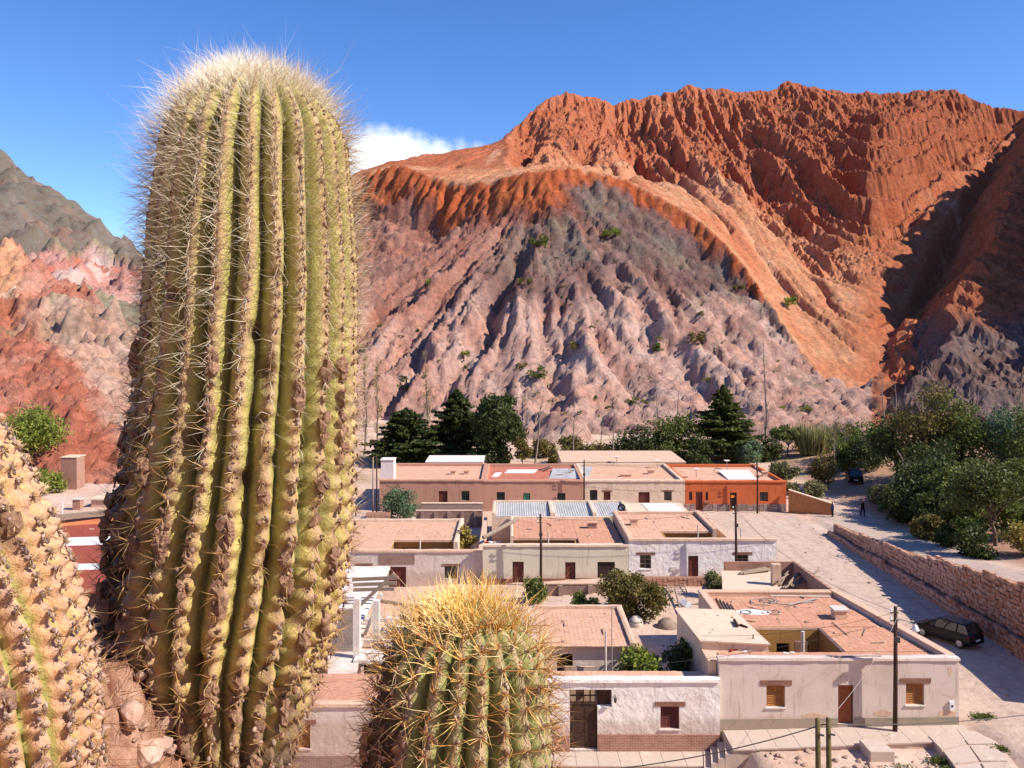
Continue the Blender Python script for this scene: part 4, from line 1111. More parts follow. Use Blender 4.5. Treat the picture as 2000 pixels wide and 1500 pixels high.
LS = (.2, .2, .16, W_LINT)
far_house('terracotta_house', 'long terracotta house with a brown door and green shutters', 741, 945, P_TERRA, TILE2, 937, [('d', 857, 874, 959, 994), ('w', 901, 917, 959, 978, W_GREEN), ('w', 783, 799, 959, 978, W_GREEN)], .85)
rtb = far_house('red_roofed_house', 'terracotta house with a red roof and a green door', 945, 1141, P_TERRA, TILER, 938, [('w', 970, 986, 961, 979, W_GREEN), ('d', 1022, 1035.5, 963, 985, simple('green_door_paint', (.08, .26, .16), (.06, .2, .12), 5)), ('w', 1088.5, 1104.5, 963, 981, W_GREEN)])
far_house('sandy_house', 'sandy plastered house with dark doors and wooden lintels', 1141, 1338, P_SAND, TILE2, 937.5, [('w', 1152, 1167, 957, 982), ('d', 1179, 1192.5, 960, 985, W_RED, LS), ('d', 1247, 1269, 961, 986), ('w', 1297, 1312, 960, 978, W_DARK, LS)])
rtd = far_house('orange_house', 'bright orange house above a grey stone plinth', 1338, 1536, P_ORANGE, TILE2, 939, [('w', 1346, 1352, 961, 977), ('d', 1359, 1372, 961, 996), ('w', 1378, 1383, 961, 977), ('d', 1426, 1439, 962, 996, W_DARK), ('w', 1484, 1500, 961, 979)], .83)
part(MB().box(HX(1428, Y3), HX(1435.5, Y3), Y3+.10, Y3+.14, HZ(972.5, Y3), HZ(967.5, Y3)), 'door_notice', simple('orange_notice', (.75, .32, .04), (.7, .3, .04), 3), rtd)
part(MB().box(HX(1375, Y3), HX(1386, Y3), Y3-.25, Y3-.005, HZ(982, Y3), HZ(979, Y3)), 'flower_box', W_LINT, rtd)
part(MB().box(HX(1043, Y3), HX(1051.5, Y3), Y3-.06, Y3-.005, HZ(983.5, Y3), HZ(978, Y3)), 'green_board', simple('green_board_paint', (.14, .34, .2), (.11, .28, .16), 4), rtb)

def block(name, label, cat, group, x0, x1, y0, y1, z0, z1, mat, cap=None, capn='lid', bev=.02):
    """A small built thing of two parts: body and lid."""
    rt = empty(name, ((x0+x1)/2, (y0+y1)/2, z0), 0, label, cat, group)
    part(MB().box(x0, x1, y0, y1, z0, z1), 'body', mat, rt, bevel=bev)
    if cap: part(MB().box(x0-.08, x1+.08, y0-.08, y1+.08, z1+.002, z1+.09), capn, cap, rt)
    return rt
# walls and pale buildings behind the far row
rt = empty('white_back_building', (-3, 107, 0), 0, 'low white building with a dark eave behind the terracotta house', 'house')
part(MB().box(HX(833, 108), HX(943, 108), 108, 113, 0, HZ(903, 108)), 'wall', LIME, rt); mb = MB()
for k in range(26): mb.box(HX(836, 107.8)+k*.27, HX(836, 107.8)+k*.27+.13, 107.7, 107.99, HZ(907, 107.9), HZ(905, 107.9))
o = part(mb, 'eave_ends', W_DARK, rt); o['kind'] = 'stuff'
part(MB().box(HX(831, 108), HX(945, 108), 107.6, 113.2, HZ(903, 108)+.003, HZ(903, 108)+.14), 'roof', LIME, rt)
rt = empty('pale_back_house', (14, 108, 0), 0, 'pale flat roofed house behind the sandy house', 'house')
part(MB().box(HX(1098, 108), HX(1338, 108), 108, 118, 0, HZ(905, 108)), 'wall', P_PALE, rt); part(MB().box(HX(1098, 108)-.1, HX(1338, 108)+.1, 107.9, 118.2, HZ(905, 108)+.003, HZ(905, 108)+.2), 'parapet', P_MUD, rt)
block('white_chimney_tower', 'square white chimney tower at the end of the terracotta house', 'chimney', None, HX(746, 96), HX(771, 96), 95.2, 96.8, 2.9, HZ(897, 96), LIME, LIME)

# low walls in front of the far row and between the rows
def low_wall(name, label, p0, p1, z0, z1, th, mat, capm=None, butt=0, stone=False, z1b=None):
    p0, p1 = Vector(p0), Vector(p1); rt = empty(name, ((p0.x+p1.x)/2, (p0.y+p1.y)/2, z0), 0, label, 'wall')
    d = (p1-p0); n = Vector((-d.y, d.x)).normalized()*th/2; zb = z1b if z1b is not None else z1
    def q(a, off, z): return (a.x+n.x*off, a.y+n.y*off, z)
    mb = MB().hexa([q(p0,1,z0),q(p0,-1,z0),q(p1,-1,z0),q(p1,1,z0),q(p0,1,z1),q(p0,-1,z1),q(p1,-1,z1),q(p1,1,zb) if False else q(p1,1,zb)])
    mb = MB().hexa([q(p0,1,z0),q(p0,-1,z0),q(p1,-1,z0),q(p1,1,z0),q(p0,1,z1),q(p0,-1,z1),q(p1,-1,zb),q(p1,1,zb)])
    part(mb, 'masonry', mat, rt)
    if capm: part(MB().hexa([q(p0,1.25,z1+.002),q(p0,-1.25,z1+.002),q(p1,-1.25,zb+.002),q(p1,1.25,zb+.002),q(p0,1.25,z1+.1),q(p0,-1.25,z1+.1),q(p1,-1.25,zb+.1),q(p1,1.25,zb+.1)]), 'coping', capm, rt, bevel=.02)
    for k in range(butt):
        c = p0+d*((k+.5)/butt); t = d.normalized()*.16; s = n.normalized()*-(th/2+.30)
        if s.y > 0: s = -s
        part(MB().hexa([(c.x-t.x,c.y,z0),(c.x-t.x+s.x,c.y+s.y,z0),(c.x+t.x+s.x,c.y+s.y,z0),(c.x+t.x,c.y,z0),(c.x-t.x,c.y,z1-.02),(c.x-t.x+s.x*.6,c.y+s.y*.6,z1-.05),(c.x+t.x+s.x*.6,c.y+s.y*.6,z1-.05),(c.x+t.x,c.y,z1-.02)]), 'buttress', mat, rt)
    if stone:
        mb = MB(); L_ = d.length; x = 0; dn = d.normalized(); s = n.normalized()
        if s.y > 0: s = -s
        while x < L_-.1:
            w_ = min(RG.uniform(.3, .65), L_-x); z = z0
            top = z1+(zb-z1)*(x/L_)
            while z < top-.08:
                hh = min(RG.uniform(.16, .32), top-z); a = p0+dn*(x+.02); b = p0+dn*(x+w_-.02); o1 = s*(th/2+.001); o2 = s*(th/2+RG.uniform(.05, .10))
                mb.hexa([(a.x+o2.x,a.y+o2.y,z+.015),(b.x+o2.x,b.y+o2.y,z+.015),(b.x+o1.x,b.y+o1.y,z+.015),(a.x+o1.x,a.y+o1.y,z+.015),(a.x+o2.x,a.y+o2.y,z+hh-.015),(b.x+o2.x,b.y+o2.y,z+hh-.015),(b.x+o1.x,b.y+o1.y,z+hh-.015),(a.x+o1.x,a.y+o1.y,z+hh-.015)])
                z += hh
            x += w_
        o = part(mb, 'stones', STONEW, rt); o['kind'] = 'stuff'
    return rt
low_wall('stone_garden_wall', 'low grey stone wall in front of the terracotta house', (HX(823, 91.5), 91.5), (HX(943, 91.5), 91.5), -.7, HZ(983.5, 91.5), .3, FACING, P_SAND)
low_wall('brick_garden_wall', 'buttressed brick wall below the terracotta house', (HX(812, 87), 87), (HX(942, 87), 87), -.9, HZ(998, 87), .3, BRICKD, P_MUD, butt=5)
low_wall('rubble_garden_wall', 'short rubble wall beside the spreading yard bush', (HX(715, 88), 88), (HX(762, 88), 88), -.9, HZ(1001, 88), .4, MORTAR, stone=True)
low_wall('ochre_stone_wall', 'ochre stone wall sloping away beside the orange house', (30.35, 93.5), (34.6, 91.6), -.4, 2.45, .4, simple('ochre_masonry', (.50, .23, .09), (.40, .17, .07), 3, .04, 10, .95, .05), P_SAND, stone=False, z1b=1.25)
low_wall('street_brick_wall', 'worn brick wall under the cream house street', (HX(1066, 65), 65), (HX(1238, 65), 65), -1.2, .55, .35, BRICKD, P_MUD, butt=3)
low_wall('dark_stone_wall', 'dark reddish stone wall below the white plastered house', (HX(1242, 66.4), 66.4), (HX(1414, 66.4), 66.4), -1.0, HZ(1127, 66.4), .4, MORTAR, stone=True, butt=0)
rt = empty('brick_yard_wall', (19, 66, 0), 0, 'red brick wall round the timber yard beside the road', 'wall')
part(MB().box(HX(1415, 66), HX(1551, 66), 66, 66.25, -.6, HZ(1098, 66)), 'back_run', BRICK, rt)
part(MB().hexa([(21.75,65.99,-.6),(21.95,65.99,-.6),(20.95,54.6,-.6),(20.75,54.6,-.6),(21.75,65.99,1.98),(21.95,65.99,1.98),(20.95,54.6,3.0),(20.75,54.6,3.0)]), 'road_run', BRICK, rt)
part(MB().hexa([(16.2,65.9,1.0),(20.2,65.9,1.0),(18.6,55.5,1.0),(13.8,55.5,1.0),(16.2,65.9,1.3),(20.2,65.9,1.3),(18.6,55.5,1.3),(13.8,55.5,1.3)]), 'shed_roof', P_PALE, rt)
part(MB().hexa([(16.3,65.8,-.8),(20.1,65.8,-.8),(18.5,55.7,-.8),(13.9,55.7,-.8),(16.3,65.8,.99),(20.1,65.8,.99),(18.5,55.7,.99),(13.9,55.7,.99)]), 'shed_wall', P_MUD, rt)
part(MB().box(HX(1509, 62), HX(1526, 62), 62, 62.5, 1.302, HZ(1103, 62)), 'post', P_MUD, rt)

# ---------------------------------------------------------------- long stone retaining wall with its ledge
rt = empty('retaining_wall', (31.5, 68, 0), 0, 'long reddish stone retaining wall stepping up along the road', 'wall')
def wtop(y): return float(np.interp(y, [45, 52, 64.4, 64.6, 83.4], [4.75, 4.2, 2.85, 2.45, .95]))
def wbase(y): return float(np.interp(y, [45, 64, 83.4], [1.15, .8, .25]))
mb = MB()
ysg = [44, 52, 58, 64.49, 64.5, 70, 77, 83.4]
for a, b in zip(ysg[:-1], ysg[1:]):
    if b-a < .1: continue
    mb.hexa([(31.45,a,-.5),(32.0,a,-.5),(32.0,b,-.5),(31.45,b,-.5),(31.45,a,wtop(a+.05)-.06),(32.0,a,wtop(a+.05)-.06),(32.0,b,wtop(b-.05)-.06),(31.45,b,wtop(b-.05)-.06)])
    mb.hexa([(30.85,a,-.5),(31.449,a,-.5),(31.449,b,-.5),(30.85,b,-.5),(30.85,a,wbase(a)-.03),(31.449,a,wbase(a)-.03),(31.449,b,wbase(b)-.03),(30.85,b,wbase(b)-.03)])
part(mb, 'core', MORTAR, rt)
protos = []
for k in range(10):
    q = random.Random(900+k); mb = MB(); j = lambda s_: q.uniform(-s_, s_)
    fr = [(-.5-.0+j(.0), -.5+j(.07), -.5+j(.09)), (-.5, .5+j(.07), -.5+j(.09)), (-.5, .5+j(.07), .5+j(.09)), (-.5, -.5+j(.07), .5+j(.09))]
    bk = [(.5, y*1.04, z*1.04) for _, y, z in fr]; c = (-.62, j(.1), j(.1)); inn = [(-.58, y*.7+j(.05), z*.7+j(.05)) for _, y, z in fr]
    mb.add(fr+bk+inn, [(8,11,10,9)]+[(a, 8+a, 8+(a+1) % 4, (a+1) % 4) for a in range(4)]+[(a, (a+1) % 4, 4+(a+1) % 4, 4+a) for a in range(4)])
    me = mb.mesh('stone', STONEW); bm = bmesh.new(); bm.from_mesh(me); bmesh.ops.recalc_face_normals(bm, faces=bm.faces); bm.to_mesh(me); bm.free(); protos.append(me)
stones = []
for face, xf, z_lo, z_hi in (('up', 31.45, wbase, wtop), ('low', 30.85, lambda y: -.12, wbase)):
    for course in range(22):
        y = 45.2+RG.uniform(0, .3)
        while y < 83.2:
            w_ = RG.uniform(.32, .6) if y > 64.5 else RG.uniform(.26, .52); hz = .30
            z = z_lo(y)+course*hz+.11*math.sin(y*.8+course)*.35
            if z+hz*.55 < z_hi(y+w_/2)+RG.uniform(-.05, .16): stones.append((y+w_/2, w_, z+hz/2, hz, xf))
            y += w_
stones = [s_ for s_ in stones if s_[0] < 83 and HV-(s_[2]-CAMZ)/s_[0]*F < 1510 and 1000+31*F/s_[0] < 2010]
stones.sort(key=lambda s_: s_[0]-s_[1]*10)
rest = MB()
for i, (y, w_, z, hz, xf) in enumerate(stones):
    me = protos[i % 10]
    if i < 298:
        o = link_mesh('stone', me, rt, (xf-31.5-.0, y-68, z)); o.location.z += RG.uniform(-.05, .05); o.scale = (RG.uniform(.14, .34), w_*RG.uniform(.82, 1.0), hz*RG.uniform(.72, 1.08)); o.rotation_euler = (RG.uniform(-.14, .14), 0, RG.uniform(-.08, .08))
    else:
        sx, sy, sz_ = RG.uniform(.14, .32), w_*RG.uniform(.82, 1.0), hz*RG.uniform(.72, 1.08); z += RG.uniform(-.05, .05)
        rest.add([(xf+v.co.x*sx, y+v.co.y*sy, z+v.co.z*sz_) for v in me.vertices], [tuple(p.vertices) for p in me.polygons])
o = part(rest, 'far_stones', STONEW, rt); o['kind'] = 'stuff'

# ---------------------------------------------------------------- pavements and steps by the near houses
rt = empty('pavement', (16, 42, 0)); rt['kind'] = 'structure'; rt['label'] = 'raised pavement of pale slabs along the corner house'
part(MB().hexa([(10.6,41.0,-2),(22.7,41.4,-2),(22.7,42.95,-2),(10.6,42.95,-2),(10.6,41.0,-.42),(22.7,41.4,-.12),(22.7,42.95,-.12),(10.6,42.95,-.42)]), 'kerb', P_PINK, rt)
n = 11
for i in range(n):
    a = 10.64+i*(22.66-10.64)/n; b = a+(22.66-10.64)/n-.02; ya = 41.0+.4*(a-10.6)/12.1; z = -.416+.30*(a-10.6)/12.1+RG.uniform(0, .012); zb_ = z+.30*(b-a)/12.1
    part(MB().hexa([(a,ya-.06,z),(b,ya-.06,zb_),(b,42.94,zb_),(a,42.94,z),(a,ya-.06,z+.07),(b,ya-.06,zb_+.07),(b,42.94,zb_+.07),(a,42.94,z+.07)]), 'slab', CONC, rt)
rt = empty('lower_pavement', (5.5, 42, -1.3)); rt['kind'] = 'structure'; rt['label'] = 'pale pavement in front of the white house'
part(MB().box(1, 9.6, 41.35, 42.73, -2.4, -1.36), 'kerb', P_PINK, rt)
for i in range(8):
    a = 1.02+i*1.07; part(MB().box(a, a+1.05, 41.3, 42.72, -1.358, -1.30+RG.uniform(0, .015)), 'slab', CONC, rt)
rt = empty('steps', (9.9, 42, -1.3), 0, 'short flight of concrete steps between the two pavements', 'steps')
for k in range(5):
    x0 = 9.60+k*.34
    part(MB().hexa([(x0-.35,41.0,-2),(x0+.34-.35,41.0,-2),(x0+.34,42.7,-2),(x0,42.7,-2)]+[(x0-.35,41.0,-1.25+.23*k),(x0-.37+.34,41.0,-1.25+.23*k),(x0+.34,42.7,-1.25+.23*k),(x0,42.7,-1.25+.23*k)]), 'step', CONC, rt)
rt = empty('corner_plaza', (24, 40, -.3)); rt['kind'] = 'structure'; rt['label'] = 'pale paved corner by the road'
pz = [ON(u, v, -.12) for u, v in ((1812, 1436), (1868, 1424), (1905, 1428), (1945, 1448), (1990, 1500), (2000, 1560), (1905, 1560), (1860, 1490))]
part(MB().prism([(p.x, p.y) for p in pz], -1.6, -.12), 'base', P_PINK, rt)
for i, q in enumerate([[(1814,1437),(1866,1426),(1888,1452),(1840,1464)],[(1842,1466),(1890,1454),(1912,1486),(1862,1492)],[(1870,1425),(1904,1430),(1940,1452),(1892,1453)],[(1894,1456),(1942,1455),(1968,1486),(1916,1486)],[(1864,1496),(1912,1490),(1945,1550),(1902,1555)],[(1917,1490),(1972,1489),(1994,1545),(1950,1550)]]):
    pts = [ON(u, v, -.05) for u, v in q]; part(MB().prism([(p.x, p.y) for p in pts], -.118, -.055+.006*i), 'slab', CONC, rt)
rt = empty('concrete_block', (18, 40.3, -.4), 0, 'low concrete block bench on the sandy ground', 'bench')
pz = [ON(u, v, .05) for u, v in ((1700, 1468), (1748, 1468), (1716, 1442), (1678, 1444))]
part(MB().prism([(p.x, p.y) for p in pz], -1.0, .05), 'seat', CONC, rt, bevel=.02)
part(MB().prism([(p.x+.35, p.y-1.9) for p in pz], -1.6, -.28), 'lower_block', CONC, rt, bevel=.02)
# ============================================================ TREES AND BUSHES
def leafmat(name, c1, c2, tr=.25):
    t = NT(name)
    col = t.mix(c1, c2, t.rng(island(t), 0, 1))
    col = t.mix(col, tuple(x*.6 for x in c1), t.rng(t.noise(.9, 3, .6), .45, .75, 0, .5))
    t.color(col); t.fin(.6, .25)
    tl = t.n.new('ShaderNodeBsdfTranslucent'); t.l.new(col, tl.inputs[0])
    mx = t.n.new('ShaderNodeMixShader'); mx.inputs[0].default_value = tr
    t.l.new(t.b.outputs[0], mx.inputs[1]); t.l.new(tl.outputs[0], mx.inputs[2])
    t.l.new(mx.outputs[0], t.n['Material Output'].inputs[0])
    return t.m
LF_DARK = leafmat('dark_needles', (0.037, 0.056, 0.017), (0.090, 0.120, 0.029))
LF_PINE = leafmat('pine_needles', (0.057, 0.077, 0.020), (0.140, 0.155, 0.037))
LF_MID = leafmat('mid_green_leaves', (0.074, 0.105, 0.022), (0.182, 0.211, 0.042))
LF_GREY = leafmat('grey_green_leaves', (0.132, 0.140, 0.061), (0.248, 0.239, 0.104))
LF_BLUE = leafmat('blue_green_leaves', (0.083, 0.140, 0.073), (0.182, 0.253, 0.122))
LF_OLIVE = leafmat('olive_leaves', (0.099, 0.092, 0.024), (0.248, 0.189, 0.049))
LF_BRIGHT = leafmat('bright_leaves', (0.083, 0.133, 0.018), (0.329, 0.352, 0.061))
LF_YEL = leafmat('yellow_green_leaves', (0.198, 0.168, 0.037), (0.527, 0.393, 0.097))
LF_REED = leafmat('reed_blades', (0.198, 0.211, 0.073), (0.461, 0.421, 0.170))
BARK = simple('tree_bark', (.20, .145, .11), (.11, .075, .055), 8, .02, 30, .95, .05, sc=(1, 1, .3))
TWIG = simple('pale_bare_wood', (.36, .28, .225), (.23, .17, .14), 8, .01, 30, .95, .05)

def leaves(name, C, S, rng, mat, parent, droop=0.0, asp=1.8, flat=0):
    n = len(C)
    d = rng.normal(0, 1, (n, 3)); d[:, 2] = d[:, 2]*(1-flat)-droop; d /= np.linalg.norm(d, axis=1)[:, None]+1e-9
    e = np.cross(d, rng.normal(0, 1, (n, 3))+np.array([0, 0, flat*4])); e /= np.linalg.norm(e, axis=1)[:, None]+1e-9
    a = d*(S*asp*.5)[:, None]; b = e*(S*.5)[:, None]
    V = np.stack([C-a, C+b*.9-a*.1, C+a, C-b*.9-a*.1], 1).reshape(-1, 3)
    return link_mesh(name, np_mesh(name, V, np.arange(n*4).reshape(-1, 4), mat), parent)
def clump_points(rng, n, centers, radii, shell=.55):
    k = rng.choice(len(centers), n, p=radii**2/np.sum(radii**2))
    d = rng.normal(0, 1, (n, 3)); d /= np.linalg.norm(d, axis=1)[:, None]
    r = radii[k]*(shell+(1-shell)*rng.random(n))*rng.uniform(.8, 1.08, n)
    return centers[k]+d*r[:, None]*np.array([1, 1, .8])
def crown_centers(rng, w, h, z0, n, top=.6, shape='round'):
    out = []
    while len(out) < n:
        p = rng.uniform(-1, 1, 3); q = p[0]**2+p[1]**2
        if shape == 'round' and q+p[2]**2 > 1: continue
        if shape == 'umbrella' and (q > 1 or p[2] < -.1-.2*rng.random() or q+p[2]**2 > 1): continue
        if shape == 'cone' and q > ((1-p[2])/2*.92+.08)**2: continue
        if shape == 'column' and q+abs(p[2])**4 > 1: continue
        out.append((p[0]*w*.46, p[1]*w*.46, z0+(p[2]*.5+.5)*h*.95))
    return np.array(out)
def broad(u, Y, wpx, hpx, label, mat, cat='tree', name='tree', group=None, seed=0, trunk=.25, n=2600, leaf=.2, shape='round', dz=0, stems=1, droop=0, asp=1.8, nc=16, bark=None):
    rng = np.random.default_rng(seed+int(u)*7+int(Y)); x = HX(u, Y); z = gzf(x, Y)+dz; w = wpx*Y/F; h = hpx*Y/F
    rt = empty(name, (x, Y, z-.05), 0, label, cat, group)
    hb = h*trunk; cc = crown_centers(rng, w*.86, h-hb, hb, nc, shape=shape); rad = rng.uniform(.20, .33, nc)*min(w, (h-hb)*1.3)*(1.1 if nc < 14 else 1)
    n = int(n*1.35); P = clump_points(rng, n, cc, rad, .35); P[:, 2] = np.maximum(P[:, 2], .05+.1*rng.random(n))
    leaves('crown' if cat == 'tree' else 'foliage', P, leaf*1.15*rng.uniform(.6, 1.3, len(P)), rng, mat, rt, droop, asp)
    mb = MB()
    for s_ in range(stems):
        bx, by = (rng.normal(0, .12*w, 2) if stems > 1 else (0, 0)); r0 = max(.05, h*.022)/(1.4 if stems > 1 else 1)
        top = cc[rng.integers(0, nc)]; pts = [(bx, by, -.3), (bx+rng.normal(0, .05), by, hb*.7), (bx*.6+top[0]*.3, by*.6+top[1]*.3, hb+(h-hb)*.35), (top[0]*.6, top[1]*.6, hb+(h-hb)*.7)]
        mb.tube(pts, [r0*1.3, r0, r0*.6, r0*.25], 6)
    part_t = mb.build('trunk' if cat == 'tree' else 'stem', bark or BARK, rt)
    if cat == 'tree':
        mb = MB()
        for k in range(min(nc, 9)):
            c = cc[k]; zb_ = hb*.75+(c[2]-hb)*.35; mb.tube([(0, 0, zb_), (c[0]*.5, c[1]*.5, (zb_+c[2])/2), tuple(c)], [h*.011, h*.008, h*.004], 4)
        mb.build('limbs', bark or BARK, rt)['kind'] = 'stuff'
    return rt
def conifer(u, Y, wpx, hpx, label, mat=LF_DARK, seed=0, n=26, leaf=.2, trunk=.1, flat=.6, blunt=.1):
    rng = np.random.default_rng(seed+int(u)); x = HX(u, Y); z = gzf(x, Y); w = wpx*Y/F; h = hpx*Y/F
    rt = empty('conifer', (x, Y, z-.05), 0, label, 'tree', None)
    mb = MB(); mb.tube([(0, 0, -.3), (.03, 0, h*.4), (0, 0, h*.97)], [h*.028, h*.018, h*.004], 7); mb.build('trunk', BARK, rt)
    br = MB(); P = []
    for k in range(n):
        f = trunk+(1-trunk)*(k/(n-1))**.9; zb_ = f*h*.97; L_ = w*.74*((1-f)*(1-blunt)+blunt*(1-f)**.35)/(1-trunk)**.5*rng.uniform(.75, 1.1)
        m = rng.integers(5, 8); a0 = rng.uniform(0, 6.28)
        for q in range(m):
            a = a0+q*6.283/m+rng.uniform(-.3, .3); l_ = L_*rng.uniform(.65, 1.1); up = l_*rng.uniform(-.12, .22)
            tip = np.array([math.cos(a)*l_, math.sin(a)*l_, zb_+up]); mid = tip*.5+np.array([0, 0, zb_*.5-.04*l_+up*.1])
            br.tube([(0, 0, zb_), tuple(mid), tuple(tip)], [h*.006, h*.004, .008], 3, cap=False)
            cnt = int(30+l_*34); t = rng.uniform(.18, 1.05, cnt)
            pts = np.array([0, 0, zb_])*(1-t)[:, None]+tip*t[:, None]; sd_ = rng.normal(0, 1, cnt)*l_*.16*(1.15-t*.6)
            pts[:, 0] += -math.sin(a)*sd_; pts[:, 1] += math.cos(a)*sd_; pts[:, 2] += rng.normal(0, .07, cnt)-.05*np.abs(sd_); P.append(pts)
    P = np.concatenate(P); br.build('boughs', BARK, rt)['kind'] = 'stuff'
    leaves('crown', P, leaf*1.25*rng.uniform(.6, 1.3, len(P)), rng, mat, rt, .15, 2.4, flat)
    return rt
def bare(u, Y, hpx, label, spread=.35, seed=0, leaf=None, nleaf=0, lean=0, wood=None, dens=1.0, dz=0, r=.011, tall=False):
    rng = random.Random(seed+int(u)*3); x = HX(u, Y); z = gzf(x, Y)+dz; h = hpx*Y/F
    rt = empty('bare_tree', (x, Y, z-.05), 0, label, 'tree', None); mb = MB(); tw = MB(); tips = []
    top = Vector((lean*h, rng.uniform(-.05, .05)*h, h)); tr = [Vector((0, 0, -.3)), Vector((lean*h*.2+rng.uniform(-.03, .03)*h, 0, h*.35)), Vector((lean*h*.6, rng.uniform(-.03, .03)*h, h*.7)), top]
    mb.tube(tr, [h*r*1.5, h*r, h*r*.6, h*r*.15], 6)
    def on(f):
        f *= 3; i = min(int(f), 2); return tr[i].lerp(tr[i+1], f-i)
    def branch(p, d, l_, rad, lev):
        pts = [p]; dd = d.normalized()
        for s_ in range(3):
            dd = (dd+Vector((rng.uniform(-.25, .25), rng.uniform(-.25, .25), .10+(.14 if tall else 0)))).normalized(); pts.append(pts[-1]+dd*l_/3)
        tw.tube(pts, [rad, rad*.75, rad*.5, rad*.25], 3, cap=False); tips.extend(pts[1:])
        if lev > 0:
            for k in range(rng.randint(3, 4)):
                f = rng.uniform(.25, .95); i = min(int(f*3), 2); q = pts[i].lerp(pts[i+1], f*3-i)
                branch(q, dd+Vector((rng.uniform(-1, 1), rng.uniform(-1, 1), rng.uniform(-.2, .6)))*.8, l_*rng.uniform(.35, .6), rad*.5, lev-1)
    for k in range(int((34 if tall else 16)*dens)):
        f = rng.uniform(.16 if tall else .3, .98); a = rng.uniform(0, 6.283); s_ = .35 if tall else rng.uniform(.6, 1.3)
        branch(on(f), Vector((math.cos(a)*s_, math.sin(a)*s_, .9)), h*spread*(1.1-f*.8)*rng.uniform(.6, 1.1), h*r*.4*(1.1-f*.7), 1 if tall else 2)
    mb.build('trunk', wood or TWIG, rt); tw.build('twigs', wood or TWIG, rt)['kind'] = 'stuff'
    if nleaf:
        r2 = np.random.default_rng(seed); T = np.array([p[:] for p in tips]); P = T[r2.integers(0, len(T), nleaf)]+r2.normal(0, .18, (nleaf, 3))
        leaves('crown', P, r2.uniform(.09, .2, nleaf), r2, leaf, rt)
    return rt
conifer(793, 127, 128, 108, 'wide dark cedar behind the white chimney tower', LF_DARK, 1, 24, .24, .12, .6, .45)
conifer(893, 130, 118, 138, 'broad dark conifer standing left of the drooping pepper tree', LF_DARK, 2, 28, .24, .12, .55, .3)
broad(976, 124, 92, 148, 'tall dark pepper tree with drooping foliage behind the red roof', LF_DARK, trunk=.02, n=8000, leaf=.24, shape='column', droop=.9, asp=3, nc=34, seed=3)
conifer(1412, 130, 150, 148, 'tall pointed pine behind the orange house', LF_PINE, 4, 30, .24, .12, .6, .05)
broad(1246, 127, 82, 74, 'dark rounded tree behind the sandy house', LF_DARK, trunk=.1, n=3000, leaf=.22, seed=5, droop=.3)
broad(1316, 128, 104, 94, 'larger dark green tree beside the pointed pine', LF_MID, trunk=.1, n=3800, leaf=.22, seed=6, droop=.3, nc=20)
broad(1462, 124, 56, 60, 'greyish green young tree in front of the pine', LF_BLUE, trunk=.1, n=1900, leaf=.2, seed=7)
broad(1538, 131, 92, 56, 'low spreading thorn tree on bare earth beyond the orange house', LF_MID, trunk=.35, n=2400, leaf=.2, shape='umbrella', seed=8)
broad(1366, 121, 50, 40, 'dark bush tucked behind the vented roof', LF_DARK, 'bush', 'bush', seed=9, trunk=0, n=1200)
broad(1146, 125, 52, 46, 'round scrub bush behind the pale back house', LF_OLIVE, 'bush', 'bush', seed=10, trunk=0, n=1300)
broad(1085, 126, 40, 30, 'small olive bush by the white trunked tree', LF_OLIVE, 'bush', 'bush', seed=11, trunk=0, n=800)
broad(1200, 124, 44, 28, 'low dark scrub between two bare trees', LF_OLIVE, 'bush', 'bush', seed=12, trunk=0, n=800)
broad(1020, 121, 40, 62, 'slender olive tree beside the drooping pepper tree', LF_OLIVE, trunk=.25, n=1200, seed=13)
broad(1525, 113, 72, 38, 'dark dome shaped bush beyond the orange house', LF_GREY, 'bush', 'bush', seed=14, trunk=0, n=2200, leaf=.17)
broad(1545, 104, 40, 24, 'small grey bush close to the ochre stone wall', LF_GREY, 'bush', 'bush', seed=15, trunk=0, n=900, leaf=.15)
broad(1582, 100.5, 62, 36, 'grey green bush overhanging the ochre stone wall', LF_GREY, 'bush', 'bush', seed=16, trunk=0, n=1700, leaf=.16)
broad(1608, 106, 56, 74, 'thin leaved dark tree behind the ochre stone wall', LF_OLIVE, trunk=.2, n=1700, leaf=.17, seed=17, stems=2)
broad(1466, 116, 30, 20, 'tiny bush behind the white metal roof panel', LF_MID, 'bush', 'bush', seed=18, trunk=0, n=500)
# reeds
r_ = np.random.default_rng(4); x, Y = HX(1592, 129), 129.0; rt = empty('reed_clump', (x, Y, gzf(x, Y)), 0, 'tall pale green reeds beside the thorn tree', 'reeds')
n = 700; th = r_.uniform(0, 6.283, n); q = np.sqrt(r_.random(n))*2.2; B_ = np.stack([np.cos(th)*q, np.sin(th)*q*.7, np.zeros(n)], 1)
D_ = np.stack([np.cos(th)*.25*q/2.2, np.sin(th)*.25*q/2.2, np.ones(n)], 1)+r_.normal(0, .10, (n, 3)); D_ /= np.linalg.norm(D_, axis=1)[:, None]; L_ = r_.uniform(2.2, 5.2, n); s_ = np.cross(D_, r_.normal(0, 1, (n, 3))); s_ /= np.linalg.norm(s_, axis=1)[:, None]
W_ = (.07+.03*r_.random(n))[:, None]; V = np.stack([B_-s_*W_, B_+s_*W_, B_+D_*L_[:, None]*.6+s_*W_*.8, B_+D_*L_[:, None]+r_.normal(0, .3, (n, 3)), B_+D_*L_[:, None]*.6-s_*W_*.8], 1)
o = link_mesh('blades', np_mesh('blades', V.reshape(-1, 3), np.arange(n*5).reshape(-1, 5), LF_REED), rt); o['kind'] = 'stuff'
